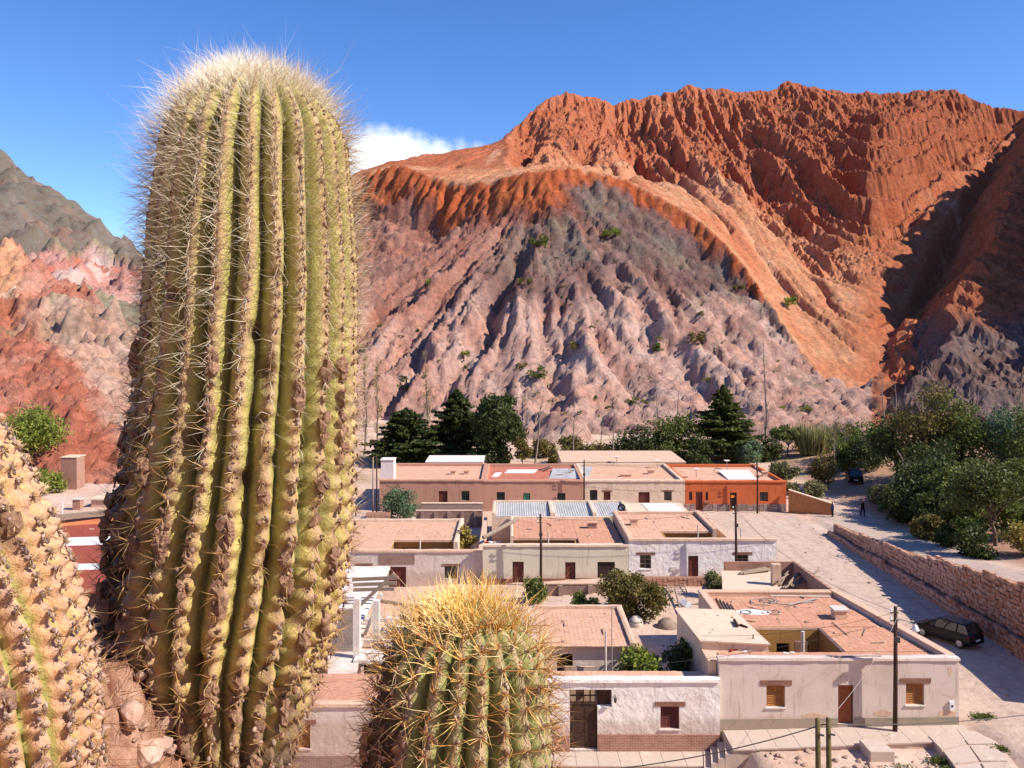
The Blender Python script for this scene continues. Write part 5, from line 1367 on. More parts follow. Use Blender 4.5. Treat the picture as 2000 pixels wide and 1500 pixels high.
# thicket by the dry river bed
TG = 'trees of the thicket by the dry river bed'
for a in ((1660, 122, 84, 58, 'low dark tree at the near end of the thicket, behind the parked dark car', LF_MID, 2300),
          (1708, 116, 96, 86, 'mid green tree in the thicket directly behind the bend in the track', LF_MID, 2800),
          (1752, 106, 112, 128, 'dark leafy tree beside the slanting dead trunk', LF_DARK, 3600),
          (1812, 101, 120, 196, 'tall airy tree with grey trunks rising from the thicket', LF_OLIVE, 4200),
          (1878, 100, 130, 176, 'broad tall dark green tree at the back of the thicket', LF_MID, 4600),
          (1958, 98, 128, 160, 'leafy blue green tree high on the bank', LF_BLUE, 4200),
          (2020, 92, 110, 150, 'dark tree cut by the edge of the picture', LF_MID, 2600),
          (1806, 88, 118, 104, 'very dark bushy tree at the foot of the bank', LF_DARK, 3600),
          (1872, 84, 124, 112, 'bushy green tree leaning over the terrace path', LF_MID, 3800)):
    broad(a[0], a[1], a[2], a[3], a[4], a[5], 'tree', 'tree', TG, seed=a[0], trunk=.1, n=a[6], leaf=.19, nc=20, droop=.2)
broad(1945, 72, 176, 160, 'wide flat topped pine with a bare trunk above the terrace path', LF_PINE, trunk=.22, n=5200, leaf=.17, shape='umbrella', nc=26, seed=30)
broad(1905, 69, 84, 62, 'dense dark bush below the flat topped pine', LF_DARK, 'bush', 'bush', seed=31, trunk=0, n=2400, leaf=.15)
broad(1846, 74, 60, 40, 'small dark bush on the bank under the thicket', LF_DARK, 'bush', 'bush', seed=32, trunk=0, n=1200, leaf=.15)
broad(2002, 68, 80, 60, 'yellowish bush at the end of the terrace path', LF_YEL, 'bush', 'bush', seed=33, trunk=0, n=1300, leaf=.15)
broad(1748, 95, 40, 34, 'straw coloured grass clump on the sunny bank', LF_YEL, 'grass clump', 'grass_clump', seed=34, trunk=0, n=900, leaf=.2, asp=4)
broad(1710, 97, 50, 30, 'low green weeds at the edge of the river track', LF_GREY, 'weeds', 'weeds', seed=35, trunk=0, n=900, leaf=.15)
UG = 'bushes of the undergrowth by the thicket'
for k, a in enumerate(((1770, 86, 90, 70, 'dark bush at the near foot of the thicket', LF_DARK), (1832, 82, 96, 78, 'dark bush under the bushy leaning tree', LF_DARK), (1885, 78, 90, 64, 'mid green bush left of the flat topped pine', LF_MID), (1985, 74, 90, 80, 'leafy bush right of the flat topped pine', LF_MID), (1735, 93, 60, 44, 'grey green bush on the bank above the walking person', LF_GREY), (1790, 96, 100, 96, 'leafy bush filling the middle of the thicket', LF_DARK), (1690, 113, 70, 60, 'dark bush behind the dark tall car', LF_DARK), (1925, 86, 110, 100, 'thick green bush behind the flat topped pine', LF_MID), (1860, 92, 110, 120, 'tall dark bush closing the gap in the thicket', LF_DARK), (1995, 84, 100, 110, 'dense bush at the far end of the bank', LF_MID), (1815, 78, 70, 46, 'low bush spilling over the terrace path', LF_OLIVE), (1765, 90, 70, 56, 'olive bush on the slope above the grass clump', LF_OLIVE), (1640, 116, 60, 50, 'bush between the ochre wall and the dark tall car', LF_MID))):
    broad(a[0], a[1], a[2], a[3], a[4], a[5], 'bush', 'bush', UG, seed=300+k, trunk=0, n=2200, leaf=.18)
for k, a in enumerate(((760, 124, 70, 40, 'dark undergrowth below the wide cedar'), (845, 125, 60, 34, 'dark undergrowth between the two dark conifers'), (930, 122, 60, 40, 'dark undergrowth left of the drooping pepper tree'), (1062, 132, 50, 34, 'scrub on the slope above the white trunked tree'), (1112, 134, 60, 36, 'olive scrub at the foot of the pink slope'), (1180, 128, 60, 42, 'olive scrub behind the straight bare tree'), (1286, 124, 90, 40, 'dark undergrowth between the rounded dark trees'), (1375, 124, 60, 60, 'dark bush touching the pointed pine'), (1440, 127, 70, 46, 'green bush at the foot of the pointed pine'), (1500, 128, 60, 50, 'dark bush left of the thorn tree'), (1570, 134, 60, 46, 'scrub behind the tall reeds'), (1650, 138, 80, 40, 'scrub at the mouth of the gorge'))):
    broad(a[0], a[1], a[2], a[3], a[4], (LF_DARK, LF_DARK, LF_DARK, LF_OLIVE, LF_OLIVE, LF_OLIVE, LF_DARK, LF_DARK, LF_MID, LF_DARK, LF_OLIVE, LF_OLIVE)[k], 'bush', 'bush', 'undergrowth below the mountain', seed=330+k, trunk=0, n=1300, leaf=.2)
broad(1330, 47.5, 92, 92, 'dark bush in the shade beside the lean-to', LF_DARK, 'bush', 'bush', seed=61, trunk=0, n=2400, leaf=.12)
for a in ((1493, 131, 236, 'very tall bare poplar standing beyond the orange house', .10, True, 0), (831, 134, 200, 'half leafed slender poplar behind the dark conifers', .16, True, 500), (737, 132, 195, 'thin yellowing poplar beside the tall cactus', .16, True, 500), (712, 134, 215, 'poplar partly hidden by the tall cactus spines', .16, True, 500)):
    bare(a[0], a[1], a[2], a[3], a[4], seed=2, tall=a[5], leaf=LF_YEL, nleaf=a[6], r=.008, dens=1.5)
for k, a in enumerate(((1044, 124, 150, 'white trunked bare tree leaning over the red roof', .3, .12), (1120, 126, 130, 'thin bare tree on the pink slope behind the sandy house', .28, .02), (1199, 126, 122, 'bare tree with a straight pale trunk', .26, 0), (1288, 134, 140, 'bare branching tree behind the dark rounded tree', .3, -.05), (1320, 136, 132, 'leafless tree between the dark tree and the pine', .3, .05), (1172, 132, 92, 'small leafless tree low on the slope', .3, .1),
        (1722, 126, 150, 'leafless tree at the mouth of the gorge', .28, .02), (1752, 122, 140, 'second leafless tree at the gorge mouth, nearer the thicket', .28, -.04), (1795, 104, 215, 'tall grey leafless tree rising out of the thicket', .25, .03), (1822, 102, 235, 'tallest leafless tree in the thicket with twin forks', .25, -.02), (1902, 104, 190, 'bare crowned tree over the broad dark tree', .26, .05), (1955, 100, 175, 'grey leafless tree against the shaded slope', .28, .04), (1985, 104, 185, 'spreading leafless tree at the far edge of the thicket', .32, .06), (1650, 118, 90, 'thin leafless tree beside the parked dark car', .3, 0), (1628, 110, 110, 'leafless tree behind the ochre stone wall', .28, .03))):
    bare(a[0], a[1], a[2], a[3], a[4], seed=40+k, lean=a[5])
p0 = AT(1752, 880, 96); p1 = AT(1785, 935, 95); rt = empty('dead_trunk', tuple(p1), 0, 'fallen pale dead trunk slanting through the thicket', 'tree trunk')
part(MB().tube([p1, (p0+p1)/2+Vector((0, 0, .15)), p0], [.14, .11, .05], 6), 'trunk', TWIG, rt); part(MB().tube([(p0+p1)/2, AT(1778, 895, 96)], [.07, .02], 5), 'branch', TWIG, rt)
# left side
broad(55, 112, 150, 145, 'large rounded green tree below the red mound', LF_BRIGHT, trunk=.22, n=6500, leaf=.2, shape='umbrella', nc=34, seed=50)
broad(95, 104, 70, 48, 'light green bush by the brick pillar', LF_BRIGHT, 'bush', 'bush', seed=51, trunk=0, n=1500, leaf=.18)
# village plants
broad(783, 89.5, 74, 66, 'blue green spreading bush in front of the terracotta house', LF_BLUE, 'bush', 'bush', seed=52, trunk=.1, n=2600, leaf=.13, stems=4)
broad(908, 76, 44, 66, 'yellow green tree in the gap beside the rose house', LF_YEL, trunk=.1, n=1500, leaf=.15, seed=53)
broad(1234, 59, 150, 86, 'big dark sprawling bush in the yard behind the white house', LF_OLIVE, 'bush', 'bush', seed=54, trunk=.15, n=6000, leaf=.12, nc=26, stems=5)
broad(1142, 61, 56, 36, 'small bright bush at the foot of the worn brick wall', LF_MID, 'bush', 'bush', seed=55, trunk=0, n=1500, leaf=.12)
broad(1252, 46.6, 96, 88, 'glossy leafed small tree in the courtyard of the white house', LF_BRIGHT, trunk=.15, n=4200, leaf=.13, asp=1.5, nc=22, seed=56)
broad(1396, 63.5, 46, 50, 'wispy green shrub beside the timber yard', LF_GREY, 'bush', 'bush', seed=57, trunk=0, n=1300, leaf=.11, stems=3)
broad(1046, 64, 54, 44, 'green climber on the brick wall below the cream house', LF_MID, 'bush', 'bush', seed=58, trunk=0, n=1300, leaf=.12)
broad(1098, 47, 26, 40, 'yellow leafed potted shrub by the courtyard door', LF_YEL, 'bush', 'bush', seed=59, trunk=0, n=500, leaf=.1)
for k, (u, v, w, h, lb) in enumerate(((1733, 1449, 36, 17, 'green weed tuft nearest the concrete block'), (1777, 1449, 26, 11, 'small weed tuft between the block and the plaza'), (1837, 1485, 42, 22, 'spreading weed tuft along the plaza edge'), (1862, 1506, 44, 22, 'weed tuft lowest along the plaza edge'), (1950, 1471, 34, 10, 'flat weed tuft on the plaza slabs'), (1762, 1500, 40, 18, 'weed tuft beside the lower concrete block'), (1920, 1412, 36, 8, 'low weeds by the corner of the rose house'))):
    p = ON(u, v, -.3); rng = np.random.default_rng(90+k); rt = empty('weed_tuft', (p.x, p.y, gzf(p.x, p.y)+(.02 if k not in (4,) else .22)), 0, lb, 'weeds', 'weed tufts on the sandy ground')
    n = 420; w_ = w*p.y/F; C_ = rng.normal(0, .28, (n, 3))*np.array([w_, w_*.6, 0])+np.array([0, 0, 1])*np.abs(rng.normal(0, .5, n))[:, None]*h*p.y/F*.5
    leaves('foliage', C_, rng.uniform(.05, .1, n), rng, LF_MID, rt)
# scrub on the mountain: find where the sight line meets the slope
def hit(u, v):
    for Y in np.arange(152, 470, .7):
        if mount_z((u-1000)/F*Y, Y) >= ZV(v, Y): return Vector(((u-1000)/F*Y, Y, mount_z((u-1000)/F*Y, Y)))
    return None
rng = np.random.default_rng(66); protos_s = []
for k in range(6):
    n = 420; cc = crown_centers(rng, 1.0, .55, 0, 7); P = clump_points(rng, n, cc, np.full(7, .2)); P[:, 2] = np.maximum(P[:, 2], -.1)
    d = rng.normal(0, 1, (n, 3)); e = rng.normal(0, 1, (n, 3)); d /= np.linalg.norm(d, axis=1)[:, None]; e /= np.linalg.norm(e, axis=1)[:, None]; sz = rng.uniform(.03, .07, n)[:, None]
    protos_s.append(np_mesh('shrub', np.stack([P-d*sz, P+e*sz, P+d*sz, P-e*sz], 1).reshape(-1, 3), np.arange(n*4).reshape(-1, 4), (LF_MID, LF_OLIVE, LF_BRIGHT)[k % 3]))
big = [(1052,742,44,'largest green shrub low on the pink spur'),(1131,688,40,'wide green shrub halfway up the pink spur'),(905,705,30,'shrub on the pink slope above the dark conifer'),(1290,692,34,'elongated shrub on the pale side of the spur'),(1366,668,44,'green shrub beside the grey band of the spur'),(1196,470,42,'shrub high on the green grey beds'),(1055,482,44,'dark shrub in the gully below the brow'),(1028,563,34,'shrub perched on the spur crest'),(836,563,26,'small shrub on the reddish gullies'),(788,766,56,'bushy shrub at the foot of the slope by the poplars'),(1020,726,28,'round shrub left of the largest green shrub'),(1572,805,28,'shrub on the talus below the dark beds'),(1236,792,26,'shrub just above the dark rounded tree'),(1445,566,26,'shrub on the dark flank beds'),(1540,600,40,'shrub at the foot of the orange slope')]
for i, (u, v, w, lb) in enumerate(big):
    p = hit(u, v)
    if p is None: continue
    o = link_mesh('shrub', protos_s[i % 6], None, tuple(p-Vector((0, 0, .1)))); s_ = w*p.y/F; o.scale = (s_, s_, s_*.9); o.rotation_euler = (0, 0, i); tag(o, lb, 'shrub', 'shrubs on the mountain spur')
pts = []
r_ = random.Random(9)
while len(pts) < 110:
    u, v = r_.uniform(735, 1640), r_.uniform(440, 835)
    if v < 440+abs(u-1080)*.55: continue
    p = hit(u, v)
    if p is not None and p.y < 262: pts.append(p)
for i, p in enumerate(pts):
    o = link_mesh('shrub', protos_s[i % 6], None, tuple(p-Vector((0, 0, .06)))); s_ = r_.choice([.5, .7, .9, 1.2, 1.7]); o.scale = (s_, s_, s_*.8); o.rotation_euler = (0, 0, i*1.3); tag(o, 'small scrubby shrub dotted over the gullied spur', 'shrub', 'small shrubs on the mountain spur')
# ============================================================ POLES, CARS, PEOPLE, ROOF CLUTTER
def pole(u, v0, v1, Y, label, lamp=False, cross=True, r=.11, name='utility_pole', mat=None):
    x = HX(u, Y); zb_ = min(HZ(v1, Y), gzf(x, Y)); zt = HZ(v0, Y)
    rt = empty(name, (x, Y, zb_), 0, label, 'pole', None); rng = random.Random(int(u))
    part(MB().tube([(x, Y, zb_-.3), (x+.03, Y, (zb_+zt)/2), (x+rng.uniform(-.03, .03), Y, zt)], [r*1.15, r, r*.8], 8), 'shaft', mat or W_DARK, rt, smooth=True)
    if cross:
        for k, z in enumerate((zt-.25, zt-.65)):
            b = part(MB().bar((x-.28, Y-.14, z), (x+.10, Y-.14, z), .06, .05), 'bracket', IRON, rt)
            MB().lathe([(.03, 0), (.055, .03), (.04, .07), (.055, .11), (.02, .15)], (x-.26, Y-.14, z+.03), 8).build('insulator', WHITEM, b)
        part(MB().box(x-.13, x+.13, Y-.30, Y-.13, zt-1.7, zt-1.45), 'fuse_box', IRON, rt)
    if lamp:
        a = part(MB().tube([(x, Y-.1, zt-.55), (x+.45, Y-.2, zt-.62), (x+.85, Y-.25, zt-.85)], .028, 6), 'lamp_arm', PIPE, rt)
        MB().lathe([(.05, .14), (.10, .10), (.17, -.06), (.19, -.12), (.12, -.2), (.04, -.24)], (x+.9, Y-.25, zt-.95), 10).build('lamp_head', WHITEM, a, True)
    return (x, Y, zt)
PT = {}
PT['near'] = pole(1748, 1185, 1425, 42.45, 'tall dark pole with a lamp in front of the corner house', True)
PT['cream'] = pole(1056, 1004, 1148, 67.6, 'dark pole in front of the cream house', False, True, .10)
PT['white'] = pole(1437, 986, 1122, 67.4, 'dark pole in front of the white plastered house', False, True, .10)
PT['sand'] = pole(1140.5, 898, 985, 93.2, 'slim pole between the terracotta and sandy houses', False, True, .09)
PT['orange'] = pole(1479, 902, 1001, 93.0, 'slim pole in front of the orange house', False, True, .09)
pole(728, 893, 1000, 91, 'pale thin pole at the end of the terracotta house', False, False, .08, mat=TWIG); pole(735.5, 890, 1000, 92.5, 'darker thin pole beside the pale one', False, False, .08)
G_POST = simple('mossy_old_post', (.16, .125, .06), (.10, .085, .035), 9, .01, 40, .95, .05)
for u, v0, lb in ((1598, 1404, 'slightly shorter of the two old fence posts on the slope'), (1619, 1403, 'old fence post with wires nearest the corner house'),):
    Y = 30.0; x = HX(u, Y); rt = empty('fence_post', (x, Y, gzf(x, Y)), 0, lb, 'post', 'old posts on the slope'); z = HZ(v0, Y)
    part(MB().tube([(x+.04, Y, gzf(x, Y)-.3), (x, Y, (gzf(x, Y)+z)/2), (x-.02, Y, z)], [.11, .095, .085], 9), 'shaft', G_POST, rt, smooth=True)
    part(MB().tube([(x, Y-.12, z-.5), (x+.16, Y-.15, z-.52)], .035, 6), 'insulator', IRON, rt)
def wire(p, q, sag, label, r=.014, mat=None, name='wire'):
    p, q = Vector(p), Vector(q); pts = []
    for k in range(15):
        t = k/14; a = p.lerp(q, t); a.z -= sag*4*t*(1-t); pts.append(a)
    o = MB().tube(pts, r, 4).build(name, mat or IRON); return tag(o, label, 'wire', None)
C30 = Vector((HX(1608, 30), 30, HZ(1415, 30)))
wire(AT(1060, 1512, 30.5), C30, .35, 'thick black cable running along the pavement to the old posts', .022)
wire(C30, AT(2030, 1393, 31), .15, 'black cable leaving the old posts towards the plaza', .018)
wire(C30, Vector(PT['near'])+Vector((0, -.15, -.6)), .4, 'pale service wire from the old posts up to the lamp pole', .010, PIPE)
wire(Vector(PT['near'])+Vector((-.2, -.1, -.3)), Vector((10.0, 45, 3.7)), .35, 'thin wire from the lamp pole across the courtyard house', .009)
wire(Vector(PT['near'])+Vector((-.2, -.1, -.7)), Vector((2.0, 43.5, 2.6)), .6, 'thin lower wire from the lamp pole to the white house', .009)
wire(Vector(PT['cream'])+Vector((0, 0, -.3)), Vector(PT['white'])+Vector((0, 0, -.3)), .5, 'wire strung between the two middle poles', .010)
wire(Vector(PT['sand'])+Vector((0, 0, -.3)), Vector(PT['orange'])+Vector((0, 0, -.3)), .5, 'wire strung between the two far poles', .010)
wire(Vector(PT['white'])+Vector((0, 0, -.4)), Vector(PT['orange'])+Vector((0, 0, -.6)), .6, 'wire from the middle pole up to the far pole', .010)
wire(Vector(PT['white'])+Vector((.1, -.1, -.4)), Vector((20.5, 68.5, 3.0)), .1, 'short service wire into the white plastered house', .009)
wire(Vector(PT['near'])+Vector((.1, .1, -.3)), Vector(PT['white'])+Vector((0, 0, -.5)), .9, 'long wire from the lamp pole back to the middle pole', .010)

# ---- cars
PAINT = simple('black_car_paint', (.008, .008, .009), (.007, .007, .008), 2, 0, None, .32, .2)
CARGL = simple('car_glass', (.02, .024, .026), (.016, .02, .022), 2, 0, None, .04, .7)
RUBBER = simple('tyre_rubber', (.022, .02, .019), (.03, .026, .023), 9, 0, None, .8, .2)
RIM = simple('alloy_rim', (.45, .45, .45), (.35, .35, .35), 5, 0, None, .35, .5, metal=.7)
REDL = simple('red_tail_lamp', (.40, .02, .015), (.3, .015, .01), 5, 0, None, .2, .5)
CLEARL = simple('clear_head_lamp', (.7, .72, .72), (.6, .6, .62), 5, 0, None, .1, .6)
def car(x, y, ang, label, L=3.95, W=1.68, H=1.45, tall=0.0, group=None):
    rt = empty('parked_car', (x, y, gzf(x, y)+.02), ang, label, 'car', group); hl, hw = L/2, W/2
    # lower body: stations along the car (front = +x), ring across
    st = [(-hl, .36, .80, .80), (-hl+.06, .28, .92+tall*.5, .93), (-hl+.5, .22, .95+tall*.5, 1.0), (-.9, .20, .94+tall*.5, 1.0), (0, .20, .92+tall*.5, 1.0), (.75, .20, .90+tall*.5, 1.0), (1.0, .20, .88+tall*.4, .99), (hl-.45, .22, .78+tall*.4, .96), (hl-.12, .26, .68+tall*.4, .88), (hl, .34, .56+tall*.3, .74)]
    vs = []; fs = []; m = 8
    for sx, zl, zh, k in st:
        w = hw*k; vs += [(sx, -w*.86, zl), (sx, -w, zl+.14), (sx, -w*1.0, (zl+zh)/2+.06), (sx, -w*.93, zh), (sx, w*.93, zh), (sx, w*1.0, (zl+zh)/2+.06), (sx, w, zl+.14), (sx, w*.86, zl)]
    for i in range(len(st)-1):
        for j in range(m): fs.append((i*m+j, i*m+(j+1) % m, (i+1)*m+(j+1) % m, (i+1)*m+j))
    fs += [tuple(range(m)), tuple(range((len(st)-1)*m+m-1, (len(st)-1)*m-1, -1))]
    mb = MB(); mb.add(vs, fs); b = mb.build('body', PAINT, rt, True)
    bv = b.modifiers.new('edge', 'BEVEL'); bv.width = .02; bv.segments = 2; bv.limit_method = 'ANGLE'
    zb_, zr = .90+tall*.5, H
    # cabin: pillars and roof
    def ring(xf, xb, w, z): return [(xb, -w, z), (xf, -w, z), (xf, w, z), (xb, w, z)]
    lo, hi = ring(1.02, -hl+.10, hw*.92, zb_-.02), ring(.18, -hl+.42, hw*.72, zr)
    mb = MB(); mb.hexa([(px*.97, py*.97, pz) for px, py, pz in lo]+[(px*.97, py*.97, pz-.03) for px, py, pz in hi]); mb.build('windows', CARGL, rt)
    mb = MB(); mb.hexa([(px, py, zr-.035) for px, py, pz in hi]+[(px*.94, py*.9, zr+.03) for px, py, pz in hi]); rf = mb.build('roof', PAINT, rt, bevel=.02)
    for a, c in zip(lo, hi): MB().bar(a, c, .075, .06).build('pillar', PAINT, rt)
    for s_ in (-1, 1):
        for t in (.40, .70): MB().bar((lo[1][0]*(1-t)+lo[0][0]*t, s_*hw*.925, zb_-.02), (hi[1][0]*(1-t)+hi[0][0]*t, s_*hw*.725, zr), .055, .04).build('pillar', PAINT, rt)
    for sx in (-hl+.72, hl-.78):
        for s_ in (-1, 1):
            mb = MB(); c = (sx, s_*(hw-.09), .31); n = 18; pr = [(.19, -.09), (.28, -.095), (.31, -.06), (.31, .06), (.28, .095), (.19, .09)]
            vs = [(c[0]+r*math.cos(6.283*k/n), c[1]+o_, c[2]+r*math.sin(6.283*k/n)) for r, o_ in pr for k in range(n)]
            mb.add(vs, [(i*n+k, i*n+(k+1) % n, (i+1)*n+(k+1) % n, (i+1)*n+k) for i in range(5) for k in range(n)]+[tuple(range(n)), tuple(range(5*n, 6*n))])
            w_ = mb.build('wheel', RUBBER, rt)
            mb = MB(); mb.tube([(c[0], c[1]+s_*.075, c[2]), (c[0], c[1]+s_*.10, c[2])], .19, 14)
            mb.build('rim', RIM, w_)
    for s_ in (-1, 1):
        MB().hexa([(-hl-.012, s_*hw*.60, .70), (-hl+.2, s_*hw*.985, .70), (-hl+.2, s_*hw*.80, .70), (-hl+.05, s_*hw*.58, .70), (-hl-.002, s_*hw*.60, .90), (-hl+.2, s_*hw*.97, .90), (-hl+.2, s_*hw*.80, .90), (-hl+.05, s_*hw*.58, .90)]).build('tail_lamp', REDL, rt)
        MB().hexa([(hl-.30, s_*hw*.55, .56), (hl-.02, s_*hw*.55, .54), (hl-.22, s_*hw*.88, .56), (hl-.42, s_*hw*.86, .58), (hl-.32, s_*hw*.55, .70), (hl-.07, s_*hw*.55, .66), (hl-.25, s_*hw*.89, .70), (hl-.45, s_*hw*.88, .73)]).build('headlamp', CLEARL, rt)
        MB().box(.86, 1.0, min(s_*hw*.98, s_*(hw+.13)), max(s_*hw*.98, s_*(hw+.13)), .93, 1.05).build('wing_mirror', PAINT, rt)
        for q in (-.55, .25): MB().box(q, q+.16, min(s_*hw*1.0, s_*(hw+.018)), max(s_*hw, s_*(hw+.018)), .74, .77).build('door_handle', IRON, rt)
    MB().box(-hl-.015, -hl+.02, -.24, .24, .50, .61).build('number_plate', WHITEM, rt)
    MB().box(-hl-.05, -hl+.05, -hw*.8, hw*.8, .32, .46).build('rear_bumper', PAINT, rt, bevel=.02)
    return rt
car(27.9, 54.6, R(122), 'black hatchback parked on the road below the stone wall')
car(HX(1668, 108), 108, R(75), 'dark tall car parked in the shade of the thicket', 4.2, 1.75, 1.72, .25)

# ---- people
def person(x, y, ang, label, top, leg, stride=.0, h=1.7):
    rt = empty('person', (x, y, gzf(x, y)), ang, label, 'person', None); k = h/1.72
    me = bpy.data.meshes.new('body'); bm = bmesh.new(); lay = bm.verts.layers.skin.verify()
    J = {}
    def v(n, p, r): q = bm.verts.new(Vector(p)*k); q[lay].radius = (r*k, r*k*.85); J[n] = q
    v('pel', (0, 0, .93), .135); v('wst', (0, .0, 1.08), .12); v('chs', (0, -.01, 1.30), .15); v('nk', (0, -.005, 1.47), .06); v('hd0', (0, -.02, 1.57), .085); v('hd', (0, -.02, 1.66), .075)
    for s_, n in ((-1, 'l'), (1, 'r')):
        f = stride*s_
        v('sh'+n, (s_*.17, 0, 1.40), .07); v('el'+n, (s_*.23, f*.4+.02, 1.14), .045); v('wr'+n, (s_*.24, f*.7-.05, .90), .034); v('ha'+n, (s_*.235, f*.75-.07, .81), .036)
        v('hp'+n, (s_*.09, 0, .88), .095); v('kn'+n, (s_*.10, -f*.8-.01, .49), .062); v('an'+n, (s_*.10, -f*1.0+.04, .09), .045); v('to'+n, (s_*.11, -f*1.0-.13, .035), .035)
    for a, b in (('pel', 'wst'), ('wst', 'chs'), ('chs', 'nk'), ('nk', 'hd0'), ('hd0', 'hd')): bm.edges.new((J[a], J[b]))
    for n in 'lr':
        for a, b in (('chs', 'sh'+n), ('sh'+n, 'el'+n), ('el'+n, 'wr'+n), ('wr'+n, 'ha'+n), ('pel', 'hp'+n), ('hp'+n, 'kn'+n), ('kn'+n, 'an'+n), ('an'+n, 'to'+n)): bm.edges.new((J[a], J[b]))
    J['pel'][lay].use_root = True; bm.to_mesh(me); bm.free(); me.materials.append(top)
    o = link_mesh('body', me, rt); o.modifiers.new('skin', 'SKIN').use_smooth_shade = True; s_ = o.modifiers.new('sub', 'SUBSURF'); s_.levels = s_.render_levels = 1
    for n, s_ in (('l', -1), ('r', 1)):
        f = stride*s_
        MB().tube([Vector(p)*k for p in ((s_*.095, 0, .95), (s_*.10, -f*.8-.01, .49), (s_*.10, -f+.04, .10))], [.115*k, .08*k, .065*k], 8).build('trouser_leg', leg, rt, True)
    MB().ico((0, -.025*k, 1.655*k), .105*k, random.Random(2), sq=(.9, 1, 1.15), jit=.03).build('head', SKINP, rt, True)
    MB().ico((0, .0, 1.70*k), .11*k, random.Random(3), sq=(.95, 1, .85), jit=.05).build('hair', W_DARK, rt, True)
    return rt
SKINP = simple('human_skin', (.36, .20, .13), (.32, .17, .11), 6, 0, None, .6, .3)
NAVY = simple('dark_navy_cloth', (.02, .022, .035), (.015, .016, .025), 9, 0, None, .9, .1); BLK = simple('black_cloth', (.015, .014, .014), None, 9, 0, None, .9, .1); TEAL = simple('blue_cloth', (.06, .09, .16), (.04, .06, .11), 9, 0, None, .9, .1)
person(HX(1685, 91), 91, R(15), 'person in dark clothes walking up the dirt road', BLK, NAVY, .16, 1.75)
person(HX(1626, 90.6), 90.6, R(-80), 'person in blue standing at the end of the ochre stone wall', TEAL, NAVY, .03, 1.6)

# ---- clutter on the flat roofs
def at3(u, v, z): return ON(u, v, z)
ZJ = 3.03
def rod(name, label, cat, a, b, r, mat, group=None, n=6):
    o = MB().tube([a, (Vector(a)+Vector(b))/2, b], r, n).build(name, mat); return tag(o, label, cat, group)
rod('pipe', 'long pale pipe lying across the back of the tiled corner roof', 'pipe', at3(1506, 1164, ZJ+.05), at3(1622, 1165, ZJ+.05), .05, CONC)
rod('pipe', 'grey pipe lying slantwise beside the coiled hoses', 'pipe', at3(1524, 1180, ZJ+.05), at3(1590, 1175, ZJ+.05), .045, PIPE)
rod('pipe', 'darker pipe crossing over the grey one on the roof', 'pipe', at3(1540, 1181, ZJ+.12), at3(1600, 1168, ZJ+.12), .045, PIPE)
for k in range(5):
    rod('plank', 'dark plank in the row leaning on the corner roof edge', 'plank', at3(1399+k*7, 1168+k*3, ZJ+.05), at3(1416+k*5.5, 1200-k*1, ZJ+.05), .05, W_GREY, 'planks on the corner roof', 4)
def hose(u, v, rp, label, z=ZJ):
    c = at3(u, v, z+.04); r = rp*c.y/F; mb = MB(); pts = [(c.x+r*math.cos(a*.2618)*(1+.04*math.sin(a)), c.y+r*math.sin(a*.2618)*1.0, c.z+.012*(a % 5)) for a in range(30)]
    mb.tube(pts, .028, 5); return tag(mb.build('hose_coil', PIPE), label, 'hose', 'hose coils on the corner roof')
hose(1487, 1176, 20, 'largest loop of hose on the corner roof'); hose(1500, 1173, 14, 'loop of hose overlapping the largest one'); hose(1512, 1176, 8, 'smallest hose ring beside the grey pipe'); hose(1512, 1196, 12, 'loop of hose in front of the pale slab'); hose(1457, 1196, 10, 'small loop of hose on the pale slab')
p = at3(1470, 1196, ZJ); o = MB().prism([(p.x+1.1*math.cos(a*.5)*(1+.15*math.sin(a*2.3)), p.y+.5*math.sin(a*.5)*(1+.1*math.cos(a*1.7))) for a in range(12)], ZJ-.01, ZJ+.03).build('cement_patch', WHITEM); tag(o, 'pale round cement mixing patch on the corner roof', 'cement')
p = at3(1642, 1210, ZJ); block('roof_vent', 'square brick vent with a slab lid on the corner roof', 'roof vent', 'vents on the roofs', p.x-.36, p.x+.36, p.y-.1, p.y+.6, ZJ-.03, ZJ+.52, P_MUD, CONC)
rod('rod', 'thin iron rod lying beside the slab lidded vent', 'rod', at3(1625, 1215, ZJ+.03), at3(1655, 1240, ZJ+.03), .02, IRON)
rod('plank', 'dark plank resting along the front parapet', 'plank', (HX(1623, 43.1), 43.1, 3.34), (HX(1722, 43.1), 43.15, 3.33), .035, W_GREY, None, 4)
for k in range(4): rod('stick', 'thin stick lying among the hoses', 'stick', at3(1455+k*9, 1182+k*3, ZJ+.03), at3(1475+k*13, 1190+k*2, ZJ+.03), .014, W_GREY, 'sticks among the hoses', 4)
for k, (u, v, c) in enumerate(((1428, 1272, REDL), (1436, 1270, REDL), (1455, 1274, WHITEM), (1462, 1273, W_GREY), (1535, 1277, WHITEM), (1548, 1276, CONC), (1556, 1274, W_RED))):
    p = at3(u, v, 3.0); o = MB().ico((p.x, p.y, 3.04), .11, RG, sq=(1.5, 1, .5), jit=.4).build('rag', c); tag(o, ('crumpled red rag on the front roof strip', 'second red rag near the roof edge', 'white scrap on the front roof strip', 'grey scrap by the courtyard corner', 'white scrap beside the courtyard opening', 'broken tile near the courtyard edge', 'brown scrap at the courtyard edge')[k], 'scrap', 'scraps on the front roof strip')
rod('post', 'pale post standing in the corner house courtyard', 'post', (HX(1568, 46), 46, -.5), (HX(1568, 46), 46, HZ(1233, 46)), .10, CONC, None, 8)
o = MB().box(HX(1553, 47), HX(1577, 47), 47, 47.2, -.4, HZ(1254, 47)).build('cupboard', W_LINT); tag(o, 'reddish cupboard in the corner house courtyard', 'cupboard')
